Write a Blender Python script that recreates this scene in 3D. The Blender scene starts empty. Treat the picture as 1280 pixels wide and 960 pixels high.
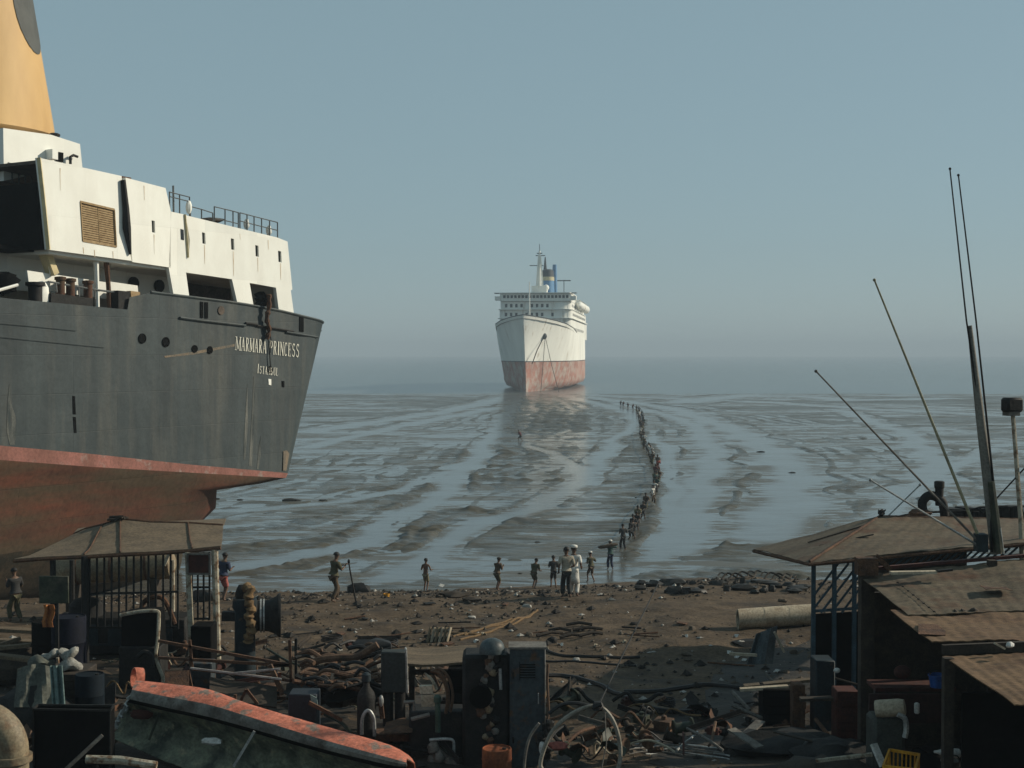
import bpy, bmesh, math, random
import numpy as np
from mathutils import Vector, Matrix
from mathutils.geometry import tessellate_polygon
random.seed(7)
rng = np.random.RandomState(11)
R = math.radians
scene = bpy.context.scene
COL = scene.collection

# ------------------------------------------------------------------ camera
F_PX, CX, CY, HORIZON = 1758.0, 640.0, 480.0, 442.0
CAM = Vector((0.0, 0.0, 12.3))
PITCH = math.atan((CY - HORIZON) / F_PX)
cam_data = bpy.data.cameras.new('camera')
cam = bpy.data.objects.new('camera', cam_data)
COL.objects.link(cam)
cam.location = CAM
cam.rotation_euler = (math.pi / 2 - PITCH, 0, 0)
cam_data.sensor_width = 36.0
cam_data.lens = 36.0 * F_PX / 1280.0
cam_data.clip_start = 0.1
cam_data.clip_end = 30000
scene.camera = cam
FWD = Vector((0, math.cos(PITCH), -math.sin(PITCH)))
UPV = Vector((0, math.sin(PITCH), math.cos(PITCH)))

def ray(x, y):
    return FWD + Vector((1, 0, 0)) * ((x - CX) / F_PX) - UPV * ((y - CY) / F_PX)
def P(x, y, Y):
    """point seen at photo pixel x,y at depth Y"""
    d = ray(x, y)
    return CAM + d * (Y / d.y)
def G(x, y, z=0.0):
    d = ray(x, y)
    return CAM + d * ((z - CAM.z) / d.z)

# ------------------------------------------------------------------ terrain
_zy = np.array([-60, 0, 20, 30, 40, 46, 50, 54, 60, 66, 70, 73, 80, 90, 110.])
_zz = np.array([6.0, 5.0, 4.6, 4.3, 4.0, 3.85, 3.6, 3.0, 2.05, 1.1, .46, .05, -.3, -.45, -.6])
_ox = np.array([-60, -20, -15, -9, 0, 3, 6, 10, 14, 18, 60.])
_oy = np.array([-2, -2, -1.5, -.6, 0, .4, 1.8, 3.4, 2.5, 1.0, 0.])

def value_noise(x, y, seed):
    xi = np.floor(x).astype(np.int64); yi = np.floor(y).astype(np.int64)
    xf = x - xi; yf = y - yi
    u = xf * xf * (3 - 2 * xf); v = yf * yf * (3 - 2 * yf)
    def h(a, b):
        n = (a * 374761393 + b * 668265263 + seed * 144665) & 0x7fffffff
        n = ((n ^ (n >> 13)) * 1274126177) & 0x7fffffff
        return ((n ^ (n >> 16)) & 0xffff) / 65535.0 * 2 - 1
    return (h(xi, yi) * (1 - u) + h(xi + 1, yi) * u) * (1 - v) + (h(xi, yi + 1) * (1 - u) + h(xi + 1, yi + 1) * u) * v

def beach_z(x, y):
    x = np.asarray(x, float); y = np.asarray(y, float)
    ye = y - np.interp(x, _ox, _oy)
    z = np.interp(ye, _zy, _zz)
    fade = np.clip((80 - y) / 12, .12, 1)
    z = z + fade * (.16 * value_noise(x / 5.3, y / 5.3, 3) + .09 * value_noise(x / 1.9, y / 1.9, 5)
                    + .045 * value_noise(x / .8, y / .8, 6) + .02 * value_noise(x / .37, y / .37, 8))
    return z
def gz(x, y):
    return float(beach_z(np.array([x]), np.array([y]))[0])
def gp(x, y):
    """where the sight line of pixel x,y meets the beach"""
    d = ray(x, y)
    ys = np.linspace(14, 110, 1500)
    px = CAM.x + d.x / d.y * ys; pz = CAM.z + d.z / d.y * ys
    zz = np.maximum(beach_z(px, ys), 0.0)
    k = np.where(pz <= zz)[0]
    i = int(k[0]) if len(k) else len(ys) - 1
    return Vector((px[i], ys[i], zz[i]))

# ------------------------------------------------------------------ materials
MATS = {}
def mat(name, c, c2=None, scale=2.0, stretch=(1, 1, 1), rough=.75, metal=0.0, bump=0.0, bscale=None,
        c3=None, s3=3.0, cut=.55, wide=.12, st3=(1, 1, 1), spec=.3, lo=.35, hi=.65, dist=.0, grime=.45):
    if name in MATS: return MATS[name]
    m = bpy.data.materials.new(name); m.use_nodes = True
    nt = m.node_tree; N = nt.nodes; L = nt.links
    b = N['Principled BSDF']
    b.inputs['Roughness'].default_value = rough
    b.inputs['Metallic'].default_value = metal
    b.inputs['Specular IOR Level'].default_value = spec
    tc = N.new('ShaderNodeTexCoord')
    def noise(sc, st, det=6.0):
        mp = N.new('ShaderNodeMapping'); mp.inputs['Scale'].default_value = st
        L.new(tc.outputs['Object'], mp.inputs['Vector'])
        n = N.new('ShaderNodeTexNoise'); n.inputs['Scale'].default_value = sc; n.inputs['Detail'].default_value = det
        n.inputs['Roughness'].default_value = .6; n.inputs['Distortion'].default_value = dist
        L.new(mp.outputs['Vector'], n.inputs['Vector'])
        return n.outputs['Fac']
    def ramp(fac, a, bb, ca, cb):
        r = N.new('ShaderNodeValToRGB')
        r.color_ramp.elements[0].position = max(0, a); r.color_ramp.elements[1].position = min(1, bb)
        r.color_ramp.elements[0].color = (*ca, 1); r.color_ramp.elements[1].color = (*cb, 1)
        L.new(fac, r.inputs['Fac'])
        return r.outputs['Color']
    if c2 is None: c2 = tuple(v * .72 for v in c)
    col = ramp(noise(scale, stretch), lo, hi, c2, c)
    if c3 is not None:
        f = ramp(noise(s3, st3, 8.0), cut - wide, cut + wide, (0, 0, 0), (1, 1, 1))
        mx = N.new('ShaderNodeMixRGB'); mx.blend_type = 'MIX'
        L.new(f, mx.inputs['Fac']); L.new(col, mx.inputs['Color1']); mx.inputs['Color2'].default_value = (*c3, 1)
        col = mx.outputs['Color']
    if grime:
        g = ramp(noise(scale * 6.5 + 2, (1, 1, 1), 5.0), .30, .62, (1 - grime,) * 3, (1.06, 1.06, 1.06))
        mg = N.new('ShaderNodeMixRGB'); mg.blend_type = 'MULTIPLY'; mg.inputs['Fac'].default_value = 1
        L.new(col, mg.inputs['Color1']); L.new(g, mg.inputs['Color2']); col = mg.outputs['Color']
    L.new(col, b.inputs['Base Color'])
    if bump:
        bp = N.new('ShaderNodeBump'); bp.inputs['Strength'].default_value = bump; bp.inputs['Distance'].default_value = .05
        L.new(noise(bscale or scale * 4, (1, 1, 1)), bp.inputs['Height']); L.new(bp.outputs['Normal'], b.inputs['Normal'])
    MATS[name] = m
    return m

# ------------------------------------------------------------------ mesh builder
class MB:
    def __init__(s): s.v = []; s.f = []; s.mi = []; s.cur = 0
    def add(s, vs, fs):
        o = len(s.v); s.v += [Vector(v) for v in vs]
        s.f += [tuple(i + o for i in f) for f in fs]; s.mi += [s.cur] * len(fs)
        return s
    def box(s, c, size, rot=None):
        c = Vector(c); hx, hy, hz = size[0] / 2, size[1] / 2, size[2] / 2
        M = rot if rot is not None else Matrix.Identity(3)
        vs = [c + M @ Vector((x * hx, y * hy, z * hz)) for z in (-1, 1) for y in (-1, 1) for x in (-1, 1)]
        return s.add(vs, [(0, 2, 3, 1), (4, 5, 7, 6), (0, 1, 5, 4), (1, 3, 7, 5), (3, 2, 6, 7), (2, 0, 4, 6)])
    def hexa(s, p):
        return s.add(p, [(0, 3, 2, 1), (4, 5, 6, 7), (0, 1, 5, 4), (1, 2, 6, 5), (2, 3, 7, 6), (3, 0, 4, 7)])
    def bar(s, a, b, w, h=None, up=(0, 0, 1)):
        a = Vector(a); b = Vector(b); d = (b - a); h = h or w
        d.normalize(); u = Vector(up)
        if abs(d.dot(u)) > .97: u = Vector((0, 1, 0))
        x = d.cross(u).normalized() * (w / 2); y = x.cross(d).normalized() * (h / 2)
        return s.hexa([a - x - y, a + x - y, a + x + y, a - x + y, b - x - y, b + x - y, b + x + y, b - x + y])
    def tube(s, pts, r, n=8, closed=False, flat=1.0):
        pts = [Vector(p) for p in pts]; k = len(pts)
        rr = list(r) if isinstance(r, (list, tuple)) else [r] * k
        tang = []
        for i in range(k):
            a = pts[(i - 1) % k] if (closed or i > 0) else pts[i]
            b = pts[(i + 1) % k] if (closed or i < k - 1) else pts[i]
            t = b - a
            tang.append(t.normalized() if t.length > 1e-9 else Vector((0, 0, 1)))
        u = Vector((0, 0, 1)) if abs(tang[0].z) < .9 else Vector((0, 1, 0))
        x = tang[0].cross(u).normalized(); rings = []
        for i in range(k):
            x = x - tang[i] * x.dot(tang[i])
            x = x.normalized() if x.length > 1e-6 else tang[i].orthogonal().normalized()
            y = tang[i].cross(x)
            rings.append([pts[i] + x * (math.cos(2 * math.pi * j / n) * rr[i]) + y * (math.sin(2 * math.pi * j / n) * rr[i] * flat) for j in range(n)])
        return s.loft(rings, cap=not closed, wrap=closed)
    def loft(s, rings, cap=True, wrap=False, close=True):
        n = len(rings[0]); k = len(rings); vs = [v for r_ in rings for v in r_]; fs = []
        for i in range(k if wrap else k - 1):
            a = i * n; b = ((i + 1) % k) * n
            for j in range(n if close else n - 1):
                j2 = (j + 1) % n
                fs.append((a + j, a + j2, b + j2, b + j))
        if cap and not wrap:
            fs.append(tuple(range(n))[::-1]); fs.append(tuple((k - 1) * n + j for j in range(n)))
        return s.add(vs, fs)
    def lathe(s, c, prof, n=16, axis=(0, 0, 1), cap=True):
        ax = Vector(axis).normalized(); x = ax.orthogonal().normalized(); y = ax.cross(x); c = Vector(c)
        return s.loft([[c + ax * h + x * (math.cos(2 * math.pi * j / n) * r) + y * (math.sin(2 * math.pi * j / n) * r) for j in range(n)] for r, h in prof], cap=cap)
    def ball(s, c, r, nu=10, nv=6, seed=None, amp=0.0):
        r = (r, r, r) if not isinstance(r, (tuple, list)) else r
        c = Vector(c); rd = random.Random(seed)
        prof = []
        rings = []
        for i in range(1, nv):
            th = math.pi * i / nv
            rings.append([c + Vector((r[0] * math.sin(th) * math.cos(2 * math.pi * j / nu), r[1] * math.sin(th) * math.sin(2 * math.pi * j / nu), -r[2] * math.cos(th))) * 1.0 for j in range(nu)])
        if amp:
            rings = [[c + (v - c) * (1 + amp * rd.uniform(-1, 1)) for v in q] for q in rings]
        o = len(s.v); s.loft(rings, cap=False)
        n = len(rings)
        s.add([c - Vector((0, 0, r[2]))], []); bi = len(s.v) - 1
        s.add([c + Vector((0, 0, r[2]))], []); ti = len(s.v) - 1
        for j in range(nu):
            s.f.append((o + (j + 1) % nu, o + j, bi)); s.mi.append(s.cur)
            s.f.append((o + (n - 1) * nu + j, o + (n - 1) * nu + (j + 1) % nu, ti)); s.mi.append(s.cur)
        return s
    def prism(s, poly, vec, holes=()):
        """planar polygon (3-D points), with holes, pushed along vec"""
        loops = [list(map(Vector, poly))] + [list(map(Vector, h)) for h in holes]
        flat = [p for l in loops for p in l]; vec = Vector(vec); n = len(flat)
        nrm = vec.normalized(); ux = nrm.orthogonal().normalized(); uy = nrm.cross(ux)
        tri = tessellate_polygon([[Vector((p.dot(ux), p.dot(uy), 0)) for p in l] for l in loops])
        fs = []
        for t in tri:
            a, b, c = t
            q = (flat[b] - flat[a]).cross(flat[c] - flat[a])
            if q.dot(vec) > 0: a, b, c = a, c, b
            fs += [(a, b, c), (n + a, n + c, n + b)]
        o = 0
        for l in loops:
            k = len(l)
            for i in range(k):
                fs.append((o + i, o + (i + 1) % k, n + o + (i + 1) % k, n + o + i))
            o += k
        return s.add(flat + [p + vec for p in flat], fs)
    def sheet(s, grid, th):
        """rows of points, thickened by th along the local normal"""
        m = len(grid); n = len(grid[0]); g = [[Vector(p) for p in r_] for r_ in grid]; top = []
        for i in range(m):
            for j in range(n):
                a = g[min(i + 1, m - 1)][j] - g[max(i - 1, 0)][j]; b = g[i][min(j + 1, n - 1)] - g[i][max(j - 1, 0)]
                q = b.cross(a); top.append(g[i][j] + (q.normalized() if q.length > 1e-9 else Vector((0, 0, 1))) * th)
        N = m * n; vs = [p for r_ in g for p in r_] + top; fs = []
        for i in range(m - 1):
            for j in range(n - 1):
                a, b, c, d = i * n + j, i * n + j + 1, (i + 1) * n + j + 1, (i + 1) * n + j
                fs += [(a, d, c, b), (N + a, N + b, N + c, N + d)]
        edge = [j for j in range(n)] + [i * n + n - 1 for i in range(1, m)] + [(m - 1) * n + j for j in range(n - 2, -1, -1)] + [i * n for i in range(m - 2, 0, -1)]
        for q in range(len(edge)):
            a, b = edge[q], edge[(q + 1) % len(edge)]
            fs.append((a, b, N + b, N + a))
        return s.add(vs, fs)
    def build(s, name, m, parent=None, at=None, smooth=True, bevel=0.0, angle=38):
        off = org(parent) if parent is not None else (Vector(at) if at is not None else Vector((0, 0, 0)))
        me = bpy.data.meshes.new(name)
        me.from_pydata([v - off for v in s.v], [], s.f)
        for q in (m if isinstance(m, (list, tuple)) else [m]): me.materials.append(q)
        if any(s.mi): me.polygons.foreach_set('material_index', s.mi)
        bm = bmesh.new(); bm.from_mesh(me)
        bmesh.ops.recalc_face_normals(bm, faces=bm.faces)
        if bevel:
            es = [e for e in bm.edges if len(e.link_faces) == 2 and e.calc_face_angle(0) > .6]
            bmesh.ops.bevel(bm, geom=es, offset=bevel, segments=1, affect='EDGES', clamp_overlap=True)
        bm.to_mesh(me); bm.free()
        if smooth:
            me.polygons.foreach_set('use_smooth', [True] * len(me.polygons))
            me.set_sharp_from_angle(angle=R(angle))
        me.update()
        o = bpy.data.objects.new(name, me); COL.objects.link(o)
        if parent is not None: o.parent = parent
        else: o.location = off
        ORG[o.name] = off
        return o
ORG = {}
def org(o): return ORG[o.name]
def tag(o, label=None, cat=None, group=None, kind=None):
    if label: o['label'] = label
    if cat: o['category'] = cat
    if group: o['group'] = group
    if kind: o['kind'] = kind
    return o
def thing(name, label, cat, loc, group=None):
    o = bpy.data.objects.new(name, None); COL.objects.link(o)
    o.location = loc; o.empty_display_size = .2; ORG[o.name] = Vector(loc)
    return tag(o, label, cat, group)
def single(mb, name, m, label, cat, at=None, group=None, **k):
    if at is None:
        n = len(mb.v); at = sum(mb.v, Vector()) / n; at.z = min(v.z for v in mb.v)
    return tag(mb.build(name, m, at=at, **k), label, cat, group)
def smoothpts(pts, n=6):
    """Catmull-Rom through pts"""
    pts = [Vector(p) for p in pts]; out = []
    for i in range(len(pts) - 1):
        p0 = pts[max(i - 1, 0)]; p1 = pts[i]; p2 = pts[i + 1]; p3 = pts[min(i + 2, len(pts) - 1)]
        for k in range(n):
            t = k / n
            out.append(.5 * ((2 * p1) + (p2 - p0) * t + (2 * p0 - 5 * p1 + 4 * p2 - p3) * t * t + (3 * p1 - p0 - 3 * p2 + p3) * t ** 3))
    out.append(pts[-1])
    return out
def lerp(a, b, t): return a + (b - a) * t
def polyat(pts, x):
    return float(np.interp(x, [p[0] for p in pts], [p[1] for p in pts]))
def rotz(a): return Matrix.Rotation(a, 3, 'Z')
def roty(a): return Matrix.Rotation(a, 3, 'Y')
def rotx(a): return Matrix.Rotation(a, 3, 'X')
# ------------------------------------------------------------------ light, sky, haze
SUN_EL, SUN_AZ = R(27), math.atan2(.97, .22)      # azimuth from +Y towards +X
sun_dir = Vector((math.sin(SUN_AZ) * math.cos(SUN_EL), math.cos(SUN_AZ) * math.cos(SUN_EL), math.sin(SUN_EL)))
sd = bpy.data.lights.new('sun', 'SUN'); sd.energy = 4.5; sd.angle = R(.6); sd.color = (1, .90, .73)
so = bpy.data.objects.new('sun', sd); COL.objects.link(so)
so.rotation_euler = sun_dir.to_track_quat('Z', 'Y').to_euler()
w = bpy.data.worlds.new('World'); scene.world = w; w.use_nodes = True
nt = w.node_tree; bg = nt.nodes['Background']
sky = nt.nodes.new('ShaderNodeTexSky'); sky.sky_type = 'NISHITA'; sky.sun_disc = False
sky.sun_elevation = SUN_EL; sky.sun_rotation = SUN_AZ
sky.air_density = 1.0; sky.dust_density = .15; sky.ozone_density = 2.0; sky.altitude = 0
hs = nt.nodes.new('ShaderNodeHueSaturation'); hs.inputs['Saturation'].default_value = .66; hs.inputs['Hue'].default_value = .485
veil = nt.nodes.new('ShaderNodeMixRGB'); veil.inputs['Fac'].default_value = .7; veil.inputs['Color2'].default_value = (2.56, 3.98, 4.55, 1)   # even high haze veiling the blue
nt.links.new(sky.outputs['Color'], hs.inputs['Color']); nt.links.new(hs.outputs['Color'], veil.inputs['Color1']); nt.links.new(veil.outputs['Color'], bg.inputs['Color'])
bg.inputs['Strength'].default_value = .088
vs_ = scene.view_settings; vs_.view_transform = 'Standard'; vs_.look = 'None'; vs_.exposure = 0.0; vs_.gamma = 1; vs_.use_curve_mapping = False
scene.cycles.use_denoising = True
scene.cycles.max_bounces = 6; scene.cycles.volume_bounces = 0

hz = MB(); hz.box((0, 2900, 27), (9000, 6200, 60))
haze = hz.build('haze', None, smooth=False); haze.data.materials.clear()
tag(haze, 'pale grey coastal haze over the mudflat and sea', None, kind='stuff')
hm = bpy.data.materials.new('haze_air'); hm.use_nodes = True
hn = hm.node_tree; hn.nodes.clear()
ho = hn.nodes.new('ShaderNodeOutputMaterial'); pv = hn.nodes.new('ShaderNodeVolumePrincipled')
pv.inputs['Color'].default_value = (.57, .68, .77, 1); pv.inputs['Density'].default_value = .00044
pv.inputs['Density Attribute'].default_value = ''; pv.inputs['Anisotropy'].default_value = 0.0
hn.links.new(pv.outputs['Volume'], ho.inputs['Volume'])
haze.data.materials.append(hm)

# ------------------------------------------------------------------ sea, mudflat, beach
m_sea = mat('sea_water', (.10, .12, .12), (.08, .10, .10), scale=.02, stretch=(.3, 1, 1), rough=.22, bump=.25, bscale=.35, spec=.6)
MUD_EDGE = 440.0
sea = MB(); sea.add([(-6000, 300, -.32), (6000, 300, -.32), (6000, 5900, -.32), (-6000, 5900, -.32)], [(0, 1, 2, 3)])
for v in sea.v: v.x = max(-4400, min(4400, v.x))
tag(sea.build('sea', m_sea, smooth=False), 'flat grey sea fading into haze', kind='structure')

# tracks cut in the mud, as curves on the mudflat
def trk(px): return [G(x, y) for x, y in px]
tracks = [  # points, depth, width
    (trk([(250, 712), (294, 705), (352, 696), (425, 684), (477, 667), (512, 643), (541, 629), (566, 600), (590, 578), (605, 560), (616, 545), (630, 520), (642, 502), (645, 495)]), .30, 1.5),
    (trk([(480, 722), (560, 680), (627, 646), (675, 635), (700, 620), (720, 600), (735, 585), (750, 570), (760, 560), (772, 545), (790, 531), (794, 524)]), .30, 1.4),
    (trk([(794, 524), (787, 516), (765, 509), (735, 502), (712, 496), (690, 491)]), .26, 2.6),
    (trk([(735, 496), (790, 503), (850, 512), (880, 525), (909, 535), (943, 552), (967, 570), (991, 597), (985, 635), (950, 670)]), .30, 3.2),
    (trk([(760, 502), (830, 518), (860, 528), (878, 545), (889, 562), (891, 580), (880, 604), (868, 640), (850, 690)]), .26, 2.0),
    (trk([(560, 586), (590, 575), (614, 552), (660, 556), (700, 575), (712, 590), (735, 583)]), .16, .9),
    (trk([(250, 640), (330, 636), (420, 628), (500, 612), (560, 590)]), .16, 1.2),
    (trk([(390, 540), (450, 530), (540, 518), (600, 505), (640, 494)]), .2, 4.0),
    (trk([(380, 560), (470, 540), (560, 522), (620, 510)]), .16, 2.6),
    (trk([(735, 494), (840, 498), (960, 503), (1100, 512), (1270, 520)]), .22, 4.5),
    (trk([(850, 503), (930, 494), (1010, 496), (1060, 500), (1180, 498)]), .22, 7.0),
    (trk([(1050, 512), (1130, 540), (1170, 580), (1150, 620)]), .18, 2.4),
    (trk([(1240, 560), (1180, 590), (1100, 640), (1040, 690)]), .14, 1.6),
    (trk([(820, 545), (840, 580), (845, 640), (830, 700)]), .14, 1.2),
]
ridges = [
    (trk([(340, 705), (360, 700), (402, 692), (470, 682), (500, 672), (560, 660), (600, 654), (650, 655)]), .30, 2.6),
    (trk([(262, 690), (320, 682), (390, 675), (454, 667), (492, 652)]), .26, 2.2),
    (trk([(250, 668), (310, 662), (367, 654), (454, 639), (512, 630)]), .24, 1.7),
    (trk([(500, 655), (530, 645), (600, 638), (620, 640)]), .24, 1.7),
    (trk([(500, 620), (545, 605), (575, 590), (592, 566)]), .2, 4.0),
    (trk([(610, 605), (640, 590), (660, 570), (680, 545), (700, 520)]), .16, 7.0),
    (trk([(600, 640), (650, 630), (700, 632)]), .2, 1.5),
    (trk([(830, 720), (870, 722), (930, 716), (1010, 722)]), .3, 1.6),
    (trk([(640, 500), (680, 510), (690, 530), (650, 540)]), .2, 9.0),
    (trk([(800, 540), (805, 560), (825, 590), (820, 625), (800, 660)]), .15, 4.0),
]
def seg_dist(px, py, pts):
    d = np.full(px.shape, 1e9)
    for a, b in zip(pts[:-1], pts[1:]):
        dx, dy = b.x - a.x, b.y - a.y; ll = dx * dx + dy * dy + 1e-9
        t = np.clip(((px - a.x) * dx + (py - a.y) * dy) / ll, 0, 1)
        d = np.minimum(d, np.hypot(px - a.x - t * dx, py - a.y - t * dy))
    return d
nr, nc = 720, 760
pp = np.concatenate([np.linspace(318, 49.2, nr)])
Yr = CAM.z * F_PX / pp
uc = np.linspace(-.52, .52, nc)
Yg = np.repeat(Yr[:, None], nc, 1); Xg = Yg * uc[None, :]
wx = Xg + 1.2 * value_noise(Xg / 9, Yg / 9, 71); wy = Yg + 1.2 * value_noise(Xg / 9, Yg / 9, 72)
H = np.zeros_like(Xg)
for lam, amp, sd_ in ((60, .03, 1), (28, .03, 2), (13, .034, 3), (6, .04, 4), (2.9, .060, 9), (1.4, .062, 12), (.7, .046, 13), (.35, .026, 14)):
    cell = Yg * Yg / (F_PX * CAM.z)          # depth covered by one row
    k = np.clip(lam / (1.5 * cell) - .5, 0, 1)
    H += k * amp * value_noise(wx / (lam * 2.2), wy / lam + .37 * np.sin(wx / lam * .7), 20 + sd_)
H -= .018
# fans of thin drag grooves between the main tracks
rdg = random.Random(8)
def between(t0, t1, u, n=14):
    def at(t, v):
        i = v * (len(t) - 1); j = min(int(i), len(t) - 2); return t[j].lerp(t[j + 1], i - j)
    return [at(t0, k / n).lerp(at(t1, k / n), u) for k in range(n + 1)]
seaL = trk([(250, 600), (330, 575), (400, 555), (480, 535), (560, 515), (638, 496)])
farR = trk([(735, 494), (860, 506), (990, 520), (1110, 545), (1200, 590), (1240, 650)])
tB = tracks[1][0] + [tracks[2][0][1], tracks[2][0][3]]
for A_, B_, nn in ((seaL, tracks[0][0], 9), (tracks[0][0], tB, 8), (tracks[3][0], tracks[4][0], 6), (tracks[3][0], farR, 9), (tracks[4][0], trk([(755, 500), (800, 520), (825, 560), (835, 620), (800, 690)]), 5)):
    for i in range(nn):
        u = (i + rdg.uniform(.2, .8)) / nn; pts = between(A_, B_, u)
        pts = smoothpts([q + Vector((rdg.uniform(-1.2, 1.2), rdg.uniform(-1, 1), 0)) for q in pts], 2)
        d = seg_dist(wx, wy, pts); wd = rdg.uniform(.22, .5) + Yg / 620; dep = rdg.uniform(.05, .12)
        H += -dep * np.exp(-(d / wd) ** 2) + .45 * dep * np.exp(-((d - 1.7 * wd) / (.45 * wd)) ** 2)
for pts, dep, wd in tracks:
    d = seg_dist(wx, wy, pts)
    H += -1.15 * dep * np.exp(-(d / wd) ** 4) + .22 * dep * np.exp(-((d - 1.45 * wd) / (.28 * wd)) ** 2)
for pts, dep, wd in ridges:
    d = seg_dist(wx, wy, pts)
    n1 = .7 + .5 * value_noise(wx / 1.3, wy / 1.3, 44)
    H += dep * (.62 * n1 + .30 * value_noise(wx / .55, wy / .55, 47) + .22 * value_noise(wx / 3.2, wy / 1.1, 48)) * np.exp(-(d / wd) ** 2)
H += -.10 * np.clip((Yg - 425) / 15, 0, 1) * 3
H += -.10 * np.exp(-((Yg - 79) / 5.0) ** 2) * np.exp(-((Xg + 1) / 14) ** 2)    # standing water along the foot of the beach
H = np.clip(H, -.5, .45)
me = bpy.data.meshes.new('mudflat')
idx = np.arange(nr * nc).reshape(nr, nc)
quads = np.stack([idx[:-1, :-1], idx[:-1, 1:], idx[1:, 1:], idx[1:, :-1]], -1).reshape(-1, 4)
me.from_pydata(np.stack([Xg, Yg, H], -1).reshape(-1, 3).tolist(), [], quads.tolist())
me.polygons.foreach_set('use_smooth', [True] * len(me.polygons))
m_mud = mat('wet_mud', (.092, .090, .078), (.050, .049, .040), scale=.9, stretch=(1, .6, 1), rough=.24, bump=.6, bscale=2.6,
            c3=(.085, .072, .044), s3=.11, cut=.60, wide=.08, spec=.85)
me.materials.append(m_mud)
nt = m_mud.node_tree; ge = nt.nodes.new('ShaderNodeNewGeometry'); sx = nt.nodes.new('ShaderNodeSeparateXYZ'); mr = nt.nodes.new('ShaderNodeMapRange')
nt.links.new(ge.outputs['Position'], sx.inputs[0]); nt.links.new(sx.outputs['Z'], mr.inputs['Value'])          # drained crests are duller than the soaked rims
for k_, v_ in (('From Min', 0.0), ('From Max', .22), ('To Min', .14), ('To Max', .55)): mr.inputs[k_].default_value = v_
nt.links.new(mr.outputs['Result'], nt.nodes['Principled BSDF'].inputs['Roughness'])
mud = bpy.data.objects.new('mudflat', me); COL.objects.link(mud); tag(mud, 'wet grey tidal mudflat scored by drag tracks', kind='structure')

m_film = mat('standing_water', (.10, .104, .10), (.07, .074, .07), scale=.9, stretch=(.3, 1, 1), rough=.17, bump=.25, bscale=1.8, spec=1.0, grime=.25)
def sheen(m, lo, hi, v0, v1, sc=(.10, .55), clay=None):
    """patchy wetness: how mirror-like the surface is from place to place"""
    nt = m.node_tree; N = nt.nodes; L = nt.links; tc = N.new('ShaderNodeTexCoord'); f = []
    for s_, st in zip(sc, ((.45, 1, 1), (.28, 1, 1))):
        mp = N.new('ShaderNodeMapping'); mp.inputs['Scale'].default_value = st; L.new(tc.outputs['Object'], mp.inputs['Vector'])
        n = N.new('ShaderNodeTexNoise'); n.inputs['Scale'].default_value = s_; n.inputs['Detail'].default_value = 9; n.inputs['Roughness'].default_value = .68; n.inputs['Distortion'].default_value = .6
        L.new(mp.outputs['Vector'], n.inputs['Vector']); f.append(n.outputs['Fac'])
    a = N.new('ShaderNodeMath'); a.operation = 'MULTIPLY_ADD'; a.inputs[1].default_value = .5; L.new(f[0], a.inputs[0])
    b_ = N.new('ShaderNodeMath'); b_.operation = 'MULTIPLY'; b_.inputs[1].default_value = .5; L.new(f[1], b_.inputs[0]); L.new(b_.outputs[0], a.inputs[2])
    mr = N.new('ShaderNodeMapRange'); L.new(a.outputs[0], mr.inputs['Value'])
    for k_, v_ in (('From Min', lo), ('From Max', hi), ('To Min', v0), ('To Max', v1)): mr.inputs[k_].default_value = v_
    L.new(mr.outputs['Result'], N['Principled BSDF'].inputs['Specular IOR Level'])
    if clay:                                # soaked clay between the true pools: microscopically rough, hardly mirrors
        m2 = N.new('ShaderNodeMapRange'); L.new(a.outputs[0], m2.inputs['Value'])
        for k_, v_ in (('From Min', clay[0]), ('From Max', clay[1]), ('To Min', clay[2]), ('To Max', 0.0)): m2.inputs[k_].default_value = v_
        fac_ = m2.outputs['Result']
        if m.name == 'standing_water':      # the drag channels hold open water
            at = N.new('ShaderNodeAttribute'); at.attribute_name = 'deep'; iv = N.new('ShaderNodeMath'); iv.operation = 'MULTIPLY_ADD'; iv.inputs[1].default_value = -.95; iv.inputs[2].default_value = 1.0
            L.new(at.outputs['Fac'], iv.inputs[0]); mu = N.new('ShaderNodeMath'); mu.operation = 'MULTIPLY'; L.new(fac_, mu.inputs[0]); L.new(iv.outputs[0], mu.inputs[1]); fac_ = mu.outputs[0]
        df = N.new('ShaderNodeBsdfDiffuse'); df.inputs['Color'].default_value = (*clay[3], 1); ms = N.new('ShaderNodeMixShader')
        L.new(fac_, ms.inputs['Fac']); L.new(N['Principled BSDF'].outputs[0], ms.inputs[1]); L.new(df.outputs[0], ms.inputs[2]); L.new(ms.outputs[0], N['Material Output'].inputs['Surface'])
sheen(m_film, .43, .56, .30, 1.0, (.15, 1.1), (.468, .522, .74, (.100, .096, .082))); sheen(m_mud, .42, .58, .25, 1.0, (.2, 1.3), (.42, .62, .8, (.066, .060, .045)))
nfx, nfy = 420, 360
fy = CAM.z * F_PX / np.linspace(CAM.z * F_PX / 66, CAM.z * F_PX / 431, nfy); FY, FU = np.meshgrid(fy, np.linspace(-.53, .53, nfx), indexing='ij'); FX = FY * FU
fwx = FX + 1.2 * value_noise(FX / 9, FY / 9, 71); fwy = FY + 1.2 * value_noise(FX / 9, FY / 9, 72); DEEP = np.zeros_like(FX)
for pts, dep, wd in tracks: DEEP = np.maximum(DEEP, np.exp(-(seg_dist(fwx, fwy, pts) / (.70 * wd)) ** 6))
fi = np.arange(nfx * nfy).reshape(nfy, nfx)
fl = MB(); fl.add(np.stack([FX, FY, FX * 0], -1).reshape(-1, 3).tolist(), np.stack([fi[:-1, :-1], fi[:-1, 1:], fi[1:, 1:], fi[1:, :-1]], -1).reshape(-1, 4).tolist())
film_ob = fl.build('tidal_water', m_film, smooth=False)
film_ob.data.attributes.new('deep', 'FLOAT', 'POINT').data.foreach_set('value', DEEP.reshape(-1).astype(np.float32))
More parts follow.
